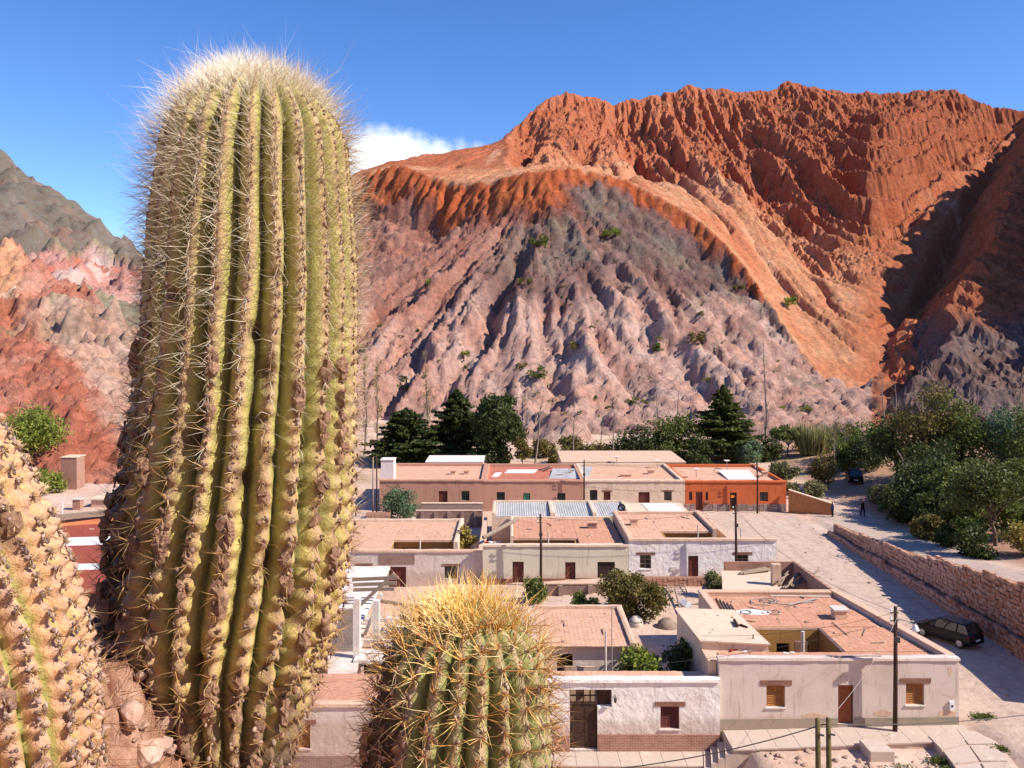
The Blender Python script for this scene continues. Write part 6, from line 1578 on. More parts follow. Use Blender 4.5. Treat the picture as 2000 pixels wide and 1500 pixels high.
rod('log', 'dark log end resting on the lean-to roof', 'log', at3(1434, 1211, 3.6), at3(1441, 1222, 3.6), .09, W_DARK); rod('log', 'short dark log beside the lean-to roof edge', 'log', at3(1445, 1220, 3.55), at3(1460, 1226, 3.5), .07, W_DARK)
rod('tap_pipe', 'small iron tap pipe on the lean-to roof', 'pipe', at3(1471, 1250, 3.4), at3(1471, 1250, 3.4)+Vector((0, 0, .28)), .035, IRON)
# timber pile in the brick yard
for k in range(16):
    a = at3(1512+k*4.0, 1146+RG.uniform(-4, 6), 1.35); b = at3(1540+k*5.2-(k % 4)*6, 1122+RG.uniform(-6, 8), 1.4); rod('timber', 'weathered bent timber fanned out in the brick yard', 'timber', a+Vector((0, 0, RG.uniform(0, .35))), b+Vector((0, 0, RG.uniform(0, .4))), RG.uniform(.04, .07), W_GREY, 'timbers fanned out in the brick yard', 5)
for k in range(9):
    a = at3(1440+RG.uniform(-4, 20), 1119+RG.uniform(-6, 2), 1.4); b = at3(1490+RG.uniform(0, 18), 1112+RG.uniform(-7, 2), 1.5); rod('timber', 'long timber stacked against the back of the brick yard', 'timber', a, b, RG.uniform(.05, .09), W_GREY, 'timbers against the back of the brick yard', 5)
# vents, tyre and tank
def vent(u, v, z, w, label, Y=None, mat=P_MUD, h=.5):
    p = at3(u, v, z); return block('roof_vent', label, 'roof vent', 'vents on the roofs', p.x-w/2, p.x+w/2, p.y, p.y+.5, z-.05, z+h, mat, TILE2)
vent(1239, 1027, 2.78, .62, 'terracotta capped vent on the white plastered house'); vent(1157, 1033, 2.2, .8, 'blackened vent block on the cream house roof', mat=BRICKD)
vent(885, 929, 3.0, .6, 'first small vent on the terracotta house roof'); vent(911, 929, 3.0, .6, 'second small vent on the terracotta house roof'); vent(1272, 928, 3.0, .7, 'toppled looking vent on the sandy house roof'); vent(1223, 933, 3.0, 1.2, 'low brick box on the sandy house roof', h=.3); vent(1495, 931, 3.0, .6, 'vent box at the end of the orange house roof')
p = at3(1214, 999, 2.62); mb = MB(); n = 18
prf = [(.20, -.10), (.33, -.10), (.38, 0), (.33, .10), (.20, .10)]
mb.add([(p.x+r*math.cos(6.283*k/n), p.y+o_, p.z+.38+r*math.sin(6.283*k/n)) for r, o_ in prf for k in range(n)], [(i*n+k, i*n+(k+1) % n, ((i+1) % 5)*n+(k+1) % n, ((i+1) % 5)*n+k) for i in range(5) for k in range(n)])
tag(mb.build('old_tyre', RUBBER), 'old tyre standing at the corner of the white plastered roof', 'tyre')
p = at3(1242, 1226, -.15); rt = empty('water_tank', (p.x, p.y, -.7), 0, 'pale rounded barrel tank wrapped in dark bands beside the tiled roof', 'tank'); part(MB().lathe([(.30, -.6), (.46, -.3), (.52, .05), (.44, .4), (.22, .62), (.1, .66)], (p.x, p.y, 0), 18), 'body', CONC, rt, smooth=True)
for k in range(3): part(MB().lathe([(.515-.03*k, .0), (.54-.03*k, .02), (.515-.03*k, .05)], (p.x, p.y, -.1+.2*k), 16), 'band', IRON, rt)
p = at3(1303, 1236, -.4); rt = empty('clay_oven', (p.x, p.y, -.7), 0, 'rough grey clay oven in the shade behind the glossy small tree', 'oven'); part(MB().lathe([(.7, -.6), (.72, .0), (.6, .32), (.34, .52), (.1, .58)], (p.x, p.y, 0), 14), 'dome', simple('sooty_clay', (.34, .25, .19), (.2, .15, .12), 3, .03, 9, .95, .05), rt, smooth=True)
part(MB().box(p.x-.22, p.x+.22, p.y-.76, p.y-.66, -.6, -.1), 'mouth', SHADE_IN, rt)  # near-black box painted as the shaded oven opening
# ladder, chair and junk in the yard beside the big bush
a = [at3(1303, 1140, .3), at3(1336, 1140, .3)]; b = [at3(1310, 1160, .1), at3(1342, 1158, .1)]
rt = empty('ladder', tuple(a[0]), 0, 'pale wooden ladder lying on the junk by the big bush', 'ladder')
for i in (0, 1): part(MB().bar(a[i], b[i], .07, .06), 'rail', TWIG, rt)
for t in (.1, .35, .6, .85): part(MB().bar(a[0].lerp(b[0], t), a[1].lerp(b[1], t), .05, .04), 'rung', TWIG, rt)
rod('pole', 'pale timber pole slanting over the junk heap', 'timber', at3(1318, 1150, .4), at3(1330, 1196, .2), .07, TWIG)
for k, (u, v) in enumerate(((1310, 1172), (1330, 1168), (1350, 1176), (1320, 1182), (1345, 1186), (1300, 1178), (1358, 1168))):
    p = at3(u, v, -.2); rod('board', 'dark weathered board in the junk heap by the big bush', 'board', p+Vector((-.7, .1, RG.uniform(-.2, .2))), p+Vector((.7, -.1, RG.uniform(-.2, .3))), .07, (W_DARK, W_GREY, W_DARK)[k % 3], 'boards in the junk heap', 4)
p = at3(1338, 1186, -.1); tag(MB().ico((p.x, p.y, .0), .5, RG, sq=(1, .8, 1), jit=.2).build('plastic_sack', simple('pale_plastic', (.5, .52, .55), (.35, .37, .4), 6, .02, 9, .4, .4)), 'pale bulging plastic sack in the junk heap', 'sack')
p = at3(1300, 1196, -.3); rt = empty('chair', (p.x, p.y, -.7), 0, 'white plastic chair by the junk heap', 'chair')
part(MB().box(p.x-.24, p.x+.24, p.y-.24, p.y+.24, -.30, -.25), 'seat', WHITEM, rt); part(MB().box(p.x-.24, p.x+.24, p.y+.2, p.y+.25, -.25, .2), 'backrest', WHITEM, rt)
for sx in (-1, 1):
    for sy in (-1, 1): part(MB().box(p.x+sx*.22-.02, p.x+sx*.22+.02, p.y+sy*.22-.02, p.y+sy*.22+.02, -.75, -.301), 'leg', WHITEM, rt)
# pipes standing up from courtyards
for u, v0, v1, Y, lb in ((1183, 1232, 1312, 45.0, 'short pale vent pipe behind the white house roof'), (1071, 1038, 1063, 69.5, 'short white vent pipe behind the cream house front'), (820.5, 1050, 1072, 69.9, 'white vent pipe behind the rose house front'), (1363, 1025, 1050, 69.4, 'brown post behind the white plastered front'), (1447, 1032, 1052, 69.6, 'short post in the white plastered yard')):
    rod('vent_pipe', lb, 'pipe', (HX(u, Y), Y, HZ(v1, Y)-.4), (HX(u, Y), Y, HZ(v0, Y)), .055, CONC, None, 8)
x = HX(1195, 46.5); rt = empty('antenna_mast', (x, 46.5, -1), 0, 'slim pale aerial mast rising from the courtyard', 'mast'); part(MB().tube([(x, 46.5, -1.2), (x, 46.5, HZ(1185, 46.5))], .03, 6), 'mast', PIPE, rt); part(MB().bar((x-.12, 46.5, HZ(1186, 46.5)), (x+.35, 46.5, HZ(1183, 46.5)), .03), 'arm', PIPE, rt)
# yard beside the rose house: log and sheets
rod('log', 'long pale log slanting over the junk yard beside the cream house', 'log', AT(944, 1050, 71), AT(1012, 1013, 74), .17, TWIG, None, 8)
o = MB().hexa([(HX(945, 74), 74, .9), (HX(982, 74), 74, .9), (HX(982, 76), 76, .9), (HX(945, 76), 76, .9), (HX(945, 74), 74, .98), (HX(982, 74), 74, .98), (HX(982, 76), 76, .98), (HX(945, 76), 76, .98)]).build('work_table', W_GREY); tag(o, 'crowded work table in the yard beside the cream house', 'table')
for k, (u, c, lb) in enumerate(((950, REDL, 'red box on the crowded work table'), (958, WHITEM, 'white bucket on the crowded work table'), (966, PIPE, 'grey tin on the crowded work table'), (974, CONC, 'pale bundle on the crowded work table'))):
    x = HX(u, 75); tag(MB().lathe([(.2, 0), (.24, .3), (.18, .34)], (x, 75, .982), 8).build(('box', 'bucket', 'tin', 'bundle')[k], c), lb, 'container')
# far roof clutter
for k, (u0, u1, v0, v1, m_, lb) in enumerate(((1422, 1478, 937, 919, WHITEM, 'big white metal sheet on the orange house roof'), (1072, 1130, 936, 916, METAL, 'crooked white sheets at the edge of the red roof'), (1118, 1150, 935, 912, METAL, 'grey sheet leaning by the slim pole'), (985, 1042, 925, 918, LIME, 'long white plank across the red roof'), (960, 972, 932, 924, WHITEM, 'white bundle on the red roof'))):
    a, b, c, d = at3(u0, v0, 3.02), at3(u1, v0, 3.02), at3(u1-(16 if k == 0 else -8), v1, 3.25), at3(u0-(20 if k == 0 else -8), v1, 3.25)
    o = MB().hexa([a, b, c, d]+[q+Vector((0, 0, .07)) for q in (a, b, c, d)]).build('sheet', m_); tag(o, lb, 'sheet')
for k in range(10):
    u, v = 1068+RG.uniform(-8, 60), 922+RG.uniform(-6, 10); p = at3(u, v, 3.05); rod('board', 'broken board strewn by the white sheets on the far roof', 'board', p+Vector((-.6, RG.uniform(-.5, .5), .1)), p+Vector((.6, RG.uniform(-.5, .5), RG.uniform(.1, .5))), .06, (TWIG, W_GREY, W_DARK)[k % 3], 'boards by the white sheets', 4)
for u, v, lb in ((1205, 907, 'small dish aerial on the pale back house'), (1285, 915, 'small dish aerial on the sandy house roof'), (1421, 915, 'small dish aerial on the orange house roof'), (1361, 932, 'little aerial on the orange house roof')):
    p = at3(u, v, 3.05); rt = empty('dish_aerial', tuple(p), 0, lb, 'aerial', 'dish aerials on the far roofs'); part(MB().tube([p-Vector((0, 0, .1)), p+Vector((-.1, 0, .9))], .04, 5), 'mast', PIPE, rt); part(MB().lathe([(.02, 0), (.25, .06), (.38, .16), (.36, .17)], (p.x-.1, p.y-.05, p.z+.85), 10), 'dish', WHITEM, rt)
# ---------------------------------------------------------------- market roofs on the left
REDROOF = simple('red_painted_sheet', (.34, .085, .05), (.25, .06, .036), 3, .01, 12, .7, .2); ORROOF = simple('orange_sheet', (.58, .21, .09), (.48, .16, .07), 3, .01, 12, .8, .15)
rt = empty('market_hall', (-46, 78, -2.5), 0, 'market hall with a red roof crossed by white bands', 'market hall')
for i, (v0, v1, m_) in enumerate(((1026, 1052, REDROOF), (1052, 1068, WHITEM), (1068, 1104, REDROOF), (1104, 1116, WHITEM), (1116, 1160, REDROOF))):
    za, zb_ = 1.6-(v0-1026)*.012, 1.6-(v1-1026)*.012; q = [at3(60, v1, zb_), at3(330, v1-8, zb_), at3(330, v0-8, za), at3(60, v0, za)]
    part(MB().hexa([p-Vector((0, 0, .12)) for p in q]+q), 'roof_panel', m_, rt)
part(MB().box(-60, -38, 66.5, 80, -4, -.6), 'wall', P_MUD, rt)
rt = empty('orange_roofed_shed', (-48, 88, -2), 0, 'long shed with a sloping orange sheet roof and dark beam', 'shed')
q = [at3(96, 1028, 1.6), at3(330, 1016, 1.6), at3(330, 996, 2.1), at3(96, 1008, 2.1)]; part(MB().hexa([p-Vector((0, 0, .1)) for p in q]+q), 'roof', ORROOF, rt)
q2 = [p-Vector((0, .0, .12)) for p in q]; part(MB().hexa([(q2[0].x, q2[0].y+.3, -3), (q2[1].x, q2[1].y+.3, -3), (q2[2].x, q2[2].y, -3), (q2[3].x, q2[3].y, -3)]+[(q2[0].x, q2[0].y+.3, 1.45), (q2[1].x, q2[1].y+.3, 1.45), (q2[2].x, q2[2].y, 1.9), (q2[3].x, q2[3].y, 1.9)]), 'wall', BRICKD, rt)
part(MB().bar(at3(100, 1012, 2.3), at3(330, 990, 2.4), .35, .5), 'beam', W_GREY, rt)
for u in (126, 180, 240): part(MB().box(at3(u, 1030, 1.6).x-.2, at3(u, 1030, 1.6).x+.2, at3(u, 1030, 1.6).y-.2, at3(u, 1030, 1.6).y, -3, 1.48), 'pillar', P_SAND, rt)
rt = empty('brick_building', (-48, 96, -2), 0, 'low unplastered building with a flat roof below the red mound', 'building')
part(MB().box(HX(178, 96), HX(330, 96), 96, 101, -3, HZ(976, 96)), 'wall', P_MUD, rt); part(MB().box(HX(176, 96), HX(332, 96), 95.8, 101.2, HZ(976, 96)+.003, HZ(974, 96)), 'roof', P_SAND, rt)
block('brick_pier', 'small square brick pier in front of the low flat building', 'pier', None, HX(145, 95), HX(160, 95), 94.6, 95.4, -3, HZ(975, 95), BRICK, CONC)
block('brick_pillar', 'thick square brick pillar beside the large rounded green tree', 'pillar', None, HX(127, 108), HX(158, 108), 107, 109, -2, HZ(894, 107), BRICK, P_SAND)
rod('flag_pole', 'thin white mast before the orange roofed shed', 'mast', at3(122, 1024, 1.4), at3(122, 1024, 1.4)+Vector((0, 0, 2.1)), .05, WHITEM)

rk = random.Random(5); STONEG = simple('street_stone', (.52, .37, .29), (.38, .25, .19), 9, .02, 30, .95, .08, vary=.6)
pst = []
for i in range(4):
    mb = MB(); mb.ico((0, 0, 0), .12, rk, sq=(1, .8, .6), jit=.3); pst.append(mb.mesh('stone', STONEG))
for i in range(120):
    z_ = rk.random()
    if z_ < .45: x, y = rk.uniform(12, 23), rk.uniform(39.2, 41.0)
    elif z_ < .75: x, y = rk.uniform(29.2, 30.7), rk.uniform(46, 90)
    else: x, y = rk.uniform(22.6, 29), rk.uniform(45, 92)
    o = link_mesh('stone', pst[i % 4], None, (x, y, gzf(x, y)+.03)); q = rk.choice([.4, .5, .7, 1.0, 1.5]); o.scale = (q, q, q); o.rotation_euler = (0, 0, rk.uniform(0, 6))
    tag(o, 'loose stone lying on the dusty ground of the street', 'stone', 'loose stones on the street')

RS = [(12.6, 20, 48.6, 53.6, 3.02, 26), (17.6, 21, 44.8, 48, 3.02, 8), (.4, 9, 73, 79.5, 2.22, 26), (10, 16.6, 73, 79, 2.79, 20), (-16, -5.4, 75, 81, 1.62, 24), (2, 6.4, 48.4, 53.8, 2.10, 8), (-14, 28, 95.5, 105, 3.04, 60), (10.6, 12.6, 45.5, 49, 3.52, 6), (-8, .6, 43.6, 46.8, .78, 14)]
for x0, x1, y0, y1, z, n_ in RS:
    for k in range(n_):
        x, y = rk.uniform(x0, x1), rk.uniform(y0, y1); q = rk.choice([.5, .7, 1.0, 1.4]); o = link_mesh('roof_stone', pst[k % 4], None, (x, y, z)); o.scale = (q, q*rk.uniform(.7, 1.4), q); o.rotation_euler = (0, 0, rk.uniform(0, 6))
        tag(o, 'loose stone lying on a flat village roof', 'stone', 'loose stones on the flat roofs')
for k in range(14):
    x0, x1, y0, y1, z, _ = RS[k % 7]; x, y = rk.uniform(x0, x1), rk.uniform(y0, y1); a = rk.uniform(0, 3.1); l_ = rk.uniform(.5, 1.3)
    rod('plank', 'stray weathered plank left on a flat village roof', 'plank', (x, y, z+.03), (x+math.cos(a)*l_, y+math.sin(a)*l_, z+.05), .04, W_GREY, 'stray planks on the flat roofs', 4)
# ============================================================ FOREGROUND: cacti on the viewpoint
skin = NT('cactus_skin')
_c = skin.attr('tint'); _n = skin.noise(60, 6, .7); _n2 = skin.noise(14, 4, .6)
_c = skin.mix(_c, (.72, .68, .6), skin.rng(_n, .58, .40, 0, .7), 'MULTIPLY')
_c = skin.mix(_c, (1.2, 1.15, 1.1), skin.rng(_n2, .45, .7, 0, .8), 'MULTIPLY')
_c = skin.mix(_c, (.45, .30, .2), skin.rng(skin.noise(110, 3, .6), .62, .72, 0, .7), 'MULTIPLY')
skin.color(_c)
_b = skin.bump(skin.noise(38, 7, .7), .014, .8)
skin.bump(skin.noise(170, 3, .6), .0015, .6, _b)
SKIN = skin.fin(.55, .35)
def attr_mat(name, rough=.6, spec=.3, trans=0):
    t = NT(name); t.color(t.attr('tint'))
    return t.fin(rough, spec)
SPINE = attr_mat('cactus_spine', .45, .35)
AREOLE = attr_mat('cactus_areole', .95, .05)
CORK = simple('cork_scab', (.40, .25, .17), (.16, .085, .055), 55, .008, 90, .95, .05)

ICO_T = np.array([(0,11,5),(0,5,1),(0,1,7),(0,7,10),(0,10,11),(1,5,9),(5,11,4),(11,10,2),(10,7,6),(7,1,8),(3,9,4),(3,4,2),(3,2,6),(3,6,8),(3,8,9),(4,9,5),(2,4,11),(6,2,10),(8,6,7),(9,8,1)])
_t = (1+5**.5)/2
ICO_V = np.array([(-1,_t,0),(1,_t,0),(-1,-_t,0),(1,-_t,0),(0,-1,_t),(0,1,_t),(0,-1,-_t),(0,1,-_t),(_t,0,-1),(_t,0,1),(-_t,0,-1),(-_t,0,1)])/1.9

def spines_mesh(name, P, Dn, L, rad, col, rng, bend=.18):
    """Tapered, slightly bent needles: P roots, Dn unit directions, L lengths."""
    n = len(P)
    a = np.cross(Dn, np.array([.31, .52, .8])); a /= np.linalg.norm(a, axis=1)[:, None]+1e-9
    b = np.cross(Dn, a)
    sag = (a*rng.normal(0, 1, n)[:, None]+b*rng.normal(0, 1, n)[:, None])*(bend*L)[:, None]
    mid = P+Dn*(L*.5)[:, None]+sag*.32; tip = P+Dn*L[:, None]-sag*.25
    V = np.zeros((n, 7, 3))
    for k in range(3):
        o = a*math.cos(k*2.0944)+b*math.sin(k*2.0944)
        V[:, k] = P+o*rad[:, None]; V[:, 3+k] = mid+o*(rad*.62)[:, None]
    V[:, 6] = tip
    f4 = np.array([(0,1,4,3),(1,2,5,4),(2,0,3,5)]); f3 = np.array([(3,4,6),(4,5,6),(5,3,6)])
    base = (np.arange(n)*7)[:, None, None]
    C = np.repeat(col[:, None, :], 7, 1).copy(); C[:, 6] = C[:, 6]*.75; C[:, :3] *= .8
    return np_mesh(name, V.reshape(-1, 3), [(base+f4).reshape(-1, 4), (base+f3).reshape(-1, 3)], SPINE, False, attrs={'tint': C.reshape(-1, 3)})

def cactus(name, label, sections, ribs, depth, seed, style, loc_u=None):
    """sections: (u, v, Y, radius px) from the tip of the dome downwards, as seen in the photograph."""
    rng = np.random.default_rng(seed)
    ctr = np.array([AT(u, v, Y)[:] for u, v, Y, r in sections]); rad = np.array([r/F*Y for u, v, Y, r in sections])
    base = ctr[-1].copy(); root = empty(name, tuple(base), 0, label, 'cactus', style.get('group'))
    ctr = ctr-base
    seg = np.concatenate([[0], np.cumsum(np.linalg.norm(np.diff(ctr, axis=0), axis=1))])
    # dense, smoothed axis
    ns = style['ns']; tot = seg[-1]
    s = np.concatenate([np.linspace(0, .10, 36)[:-1], np.linspace(.10, 1, ns)])*tot
    def sm(vals):
        d = np.interp(s, seg, vals); k = np.ones(9)/9
        e = np.convolve(np.pad(d, 4, mode='edge'), k, 'valid'); e[:24] = d[:24]; return e
    C = np.stack([sm(ctr[:, i]) for i in range(3)], 1)
    Rr = np.interp(s, seg, rad)
    dome = style['dome']                                  # length of the rounded head
    t = np.clip(s/dome, 0, 1); Rr = np.interp(np.maximum(s, dome), seg, rad)*np.where(s < dome, np.sqrt(np.maximum(1-(1-t)**2, 0)), 1)
    k = np.ones(7)/7; R2 = np.convolve(np.pad(Rr, 3, mode='edge'), k, 'valid'); R2[:40] = Rr[:40]; Rr = R2
    T = np.gradient(C, axis=0); T /= np.linalg.norm(T, axis=1)[:, None]
    T = -T                                                # points up
    e2 = np.array([0, -1.0, 0]); e1 = np.cross(e2, T)*1.0
    e1 = np.cross(T, np.broadcast_to(e2, T.shape))*-1; e1 /= np.linalg.norm(e1, axis=1)[:, None]
    e2 = np.cross(e1, T); e2 *= np.sign(-e2[:, 1:2])
    if e1[len(e1)//2, 0] < 0: e1 = -e1
    m = ribs*style.get('per', 10); th = np.arange(m)/m*2*math.pi
    S_, TH = np.meshgrid(s, th, indexing='ij')
    sn = S_/tot
    # ribs wander, and the grooves between them are sharp
    ph = TH*ribs/2+style.get('phase', 0)+fbm(TH*2.2+seed, S_*3.2, 3, seed)*.55*smooth(.02, .2, sn)*style.get('wander', 1)
    p = np.abs(np.cos(ph))
    g = p**style.get('sharp', .85)
    ridx = np.floor(ph/math.pi+.5)
    sp = np.interp(sn, [0, .25, .5, 1], style['spacing'])  # spacing of the areoles down the rib
    acc = np.concatenate([[0], np.cumsum(np.diff(s)/np.interp(s[1:]/tot, [0, .25, .5, 1], style['spacing']))])
    cell = np.interp(S_, s, acc)+(_h(ridx.astype(int), ridx.astype(int)*0, seed)%1000)/1000.
    tub = np.cos(cell*2*math.pi)
    tb = np.interp(sn, [0, .3, .5, 1], style['tub'])
    dp = depth*np.interp(sn, [0, .03, .15, 1], [.25, .7, 1, style.get('dlow', .8)])
    RR = Rr[:, None]*(1-dp*(1-g))+Rr[:, None]*tb*tub*g*.5
    rough = fbm(TH*7+seed, S_*14, 4, seed+3)
    cork = smooth(style['cork'][0], style['cork'][1], sn+.22*rough+.10*fbm(TH*2.1, S_*4, 3, seed+9)+style.get('side', 0)*smooth(.0, -.9, np.sin(TH)))  # cork, spread further over the left side to paint shade there
    RR = RR+Rr[:, None]*(.012*rough+cork*.035*fbm(TH*16, S_*34, 3, seed+4))
    # old wounds: notches across a few ribs
    wnd = np.zeros_like(RR)
    for _ in range(style.get('wounds', 0)):
        w0 = rng.uniform(-1.3, 1.3) % (2*math.pi); s0 = rng.uniform(.22, .95)*tot
        dth = (TH-w0+math.pi) % (2*math.pi)-math.pi
        q = np.exp(-(dth/.075)**2-((S_-s0)/rng.uniform(.012, .035))**2); wnd = np.maximum(wnd, q)
    RR = RR-Rr[:, None]*.10*wnd
    N = e1[:, None, :]*np.sin(TH)[..., None]+e2[:, None, :]*np.cos(TH)[..., None]
    P = C[:, None, :]+N*RR[..., None]
    pal = style['pal']
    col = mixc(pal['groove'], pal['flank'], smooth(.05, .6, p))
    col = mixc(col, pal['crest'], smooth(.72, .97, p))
    col = mixc(col, pal['low'], smooth(.35, .75, sn)*smooth(.2, .7, p)*.7)
    col = mixc(col, pal['cork'], np.clip(cork*smooth(.1, .7, p+.4*rough), 0, 1)*.9)
    col = mixc(col, pal['crestcork'], smooth(.70, .95, p+.16*rough)*np.interp(sn, [0, .06, .5, 1], [0, .75, .95, 1])*style.get('crestcork', .8))
    col = mixc(col, pal['bark'], smooth(style['bark'][0], style['bark'][1], sn+.14*rough+style.get('side', 0)*1.25*smooth(-.35, -.9, np.sin(TH))))  # dark bark; its extra reach on the left side is painted shade
    col = mixc(col, (.10, .05, .03), wnd*.85)
    nsr = len(s)
    i = np.arange(nsr-1)[:, None]*m; j = np.arange(m)[None, :]; j2 = (j+1) % m
    f = np.stack([i+j, i+m+j, i+m+j2, i+j2], -1).reshape(-1, 4)
    tip = len(P.reshape(-1, 3))
    V = np.concatenate([P.reshape(-1, 3), [C[0]+T[0]*.002]])
    f3 = np.stack([np.full(m, tip), np.arange(m), (np.arange(m)+1) % m], 1)
    tint = np.concatenate([col.reshape(-1, 3), [pal['crest']]])
    me = np_mesh('body', V, [f, f3], SKIN, True, attrs={'tint': tint})
    body = link_mesh('body', me, root)
    # ---- areoles on the rib crests
    A_p, A_n, A_s, A_t = [], [], [], []
    cells = np.floor(cell)
    crest = (p > np.roll(p, 1, 1)) & (p >= np.roll(p, -1, 1))
    for r in range(1, nsr):
        new = crest[r] & (cells[r] != cells[r-1]) & (s[r] > .012)
        for c in np.nonzero(new)[0]:
            if N[r, c, 1] > .45: continue
            A_p.append(P[r, c]); A_s.append(s[r]/tot)
            nn = N[r, c]+T[r]*max(0, 1-s[r]/dome)*1.2; A_n.append(nn/np.linalg.norm(nn)); A_t.append(T[r])
    A_p, A_n, A_s, A_t = map(np.array, (A_p, A_n, A_s, A_t))
    n = len(A_p)
    ar = np.interp(A_s, [0, .2, .5, 1], style['ar'])*rng.uniform(.75, 1.3, n)
    side = np.cross(A_t, A_n); side /= np.linalg.norm(side, axis=1)[:, None]+1e-9; upv = np.cross(A_n, side)
    kk = style.get('kk', 5)
    A3 = np.repeat(np.arange(n), kk); n3 = n*kk
    jit = 1+rng.uniform(-.38, .38, (n3, 12)); sz3 = ar[A3]*rng.uniform(.22, .56, n3)
    bv = ICO_V[None]*jit[..., None]*sz3[:, None, None]
    of = rng.normal(0, .55, (n3, 2))*ar[A3][:, None]
    W = A_p[A3][:, None]+side[A3][:, None]*(bv[..., 0:1]+of[:, None, 0:1])+upv[A3][:, None]*(bv[..., 1:2]*1.25+of[:, None, 1:2]*1.5)+A_n[A3][:, None]*(bv[..., 2:3]*.7)
    ac = np.array(style['acol'])[rng.integers(0, len(style['acol']), n3)]*rng.uniform(.6, 1.25, (n3, 1))
    if 'atop' in style: ac = mixc(ac, style['atop'], smooth(.05, 0, A_s[A3]))
    fi = (np.arange(n3)*12)[:, None, None]+ICO_T
    me = np_mesh('areoles', W.reshape(-1, 3), fi.reshape(-1, 3), AREOLE, True, attrs={'tint': np.repeat(ac, 12, 0)})
    o = link_mesh('areoles', me, root); o['kind'] = 'stuff'
    # ---- spines
    cnt = np.interp(A_s, [0, .12, .3, .5, .75, 1], style['cnt'])
    cnt = (cnt*rng.uniform(.6, 1.4, n)).astype(int)
    ix = np.repeat(np.arange(n), cnt); q = len(ix); ss = A_s[ix]
    spread = np.interp(ss, [0, .2, .5, 1], style['spread'])
    an = rng.uniform(0, 2*math.pi, q); ra = np.sqrt(rng.uniform(0, 1, q))*spread
    Dn = A_n[ix]*(.55+.5*rng.uniform(0, 1, q))[:, None]+side[ix]*(np.cos(an)*ra)[:, None]+upv[ix]*(np.sin(an)*ra*.8+style.get('lift', 0)*smooth(.4, 0, ss))[:, None]
    Dn /= np.linalg.norm(Dn, axis=1)[:, None]
    L = np.interp(ss, [0, .12, .3, .5, .75, 1], style['len'])*rng.uniform(.35, 1.15, q)**1.1
    lg = rng.random(q) < style.get('longp', .04); L = np.where(lg, L*rng.uniform(1.3, 1.9, q), L)
    rd = np.interp(ss, [0, .3, .6, 1], style['srad'])*rng.uniform(.7, 1.2, q)
    sc = np.array(style['scol_top'])[rng.integers(0, len(style['scol_top']), q)]; sl = np.array(style['scol_low'])[rng.integers(0, len(style['scol_low']), q)]
    m_ = rng.random(q) < smooth(style['mixs'][0], style['mixs'][1], ss)
    sc = np.where(m_[:, None], sl, sc)*rng.uniform(.75, 1.2, (q, 1))
    o = link_mesh('spines', spines_mesh('spines', A_p[ix], Dn, L, rd, sc, rng, style.get('bend', .2)), root); o['kind'] = 'stuff'
    # ---- wool and bristles of the growing tip
    nc = style['crown']
    th_ = rng.uniform(0, 2*math.pi, nc); rr_ = np.sqrt(rng.uniform(0, 1, nc))*style['crown_r']
    hh = np.sqrt(np.maximum(1-(rr_/rad[np.argmax(rad > 0)] if False else rr_/style['crown_R'])**2, 0))
    top = C[0]-T[0]*0
    Pc = top+np.outer(np.cos(th_)*rr_, e1[0])+np.outer(np.sin(th_)*rr_, e2[0])-np.outer((1-hh)*dome*.95, T[0])
    out = np.outer(np.cos(th_)*rr_, e1[0])+np.outer(np.sin(th_)*rr_, e2[0])
    Dn = T[0]*1.0+out/style['crown_R']*style.get('crown_out', 1.0)+rng.normal(0, style.get('crown_jit', .22), (nc, 3))
    Dn /= np.linalg.norm(Dn, axis=1)[:, None]
    L = rng.uniform(.3, 1.0, nc)**.9*style['crown_len']*(1-.35*(rr_/style['crown_r']))
    cc = np.array(style['ccol'])[rng.integers(0, len(style['ccol']), nc)]*rng.uniform(.85, 1.15, (nc, 1))
    o = link_mesh('crown_bristles', spines_mesh('crown_bristles', Pc, Dn, L, np.full(nc, style['crown_rad'])*rng.uniform(.7, 1.3, nc), cc, rng, .25), root); o['kind'] = 'stuff'
    # ---- corky scabs
    ns_ = style.get('scabs', 0)
    for q_ in range(ns_):
        r = int(np.searchsorted(s, rng.uniform(*style['scab_s'])*tot)); r = min(r, nsr-2)
        cand = np.nonzero(crest[r] & (N[r, :, 1] < -.1))[0]
        if not len(cand): continue
        c = rng.choice(cand); mb = MB()
        pos = P[r, c]
        for e in range(rng.integers(3, 7)):
            off = T[r]*(e*.009-.025)+np.cross(T[r], N[r, c])*rng.uniform(-.008, .008)
            mb.ico(tuple(pos+off+N[r, c]*.001), rng.uniform(.006, .014), random.Random(int(rng.integers(1e6))), sq=(1, 1, 1.5), jit=.4)
        mb.build('scab', CORK, root)
    return root

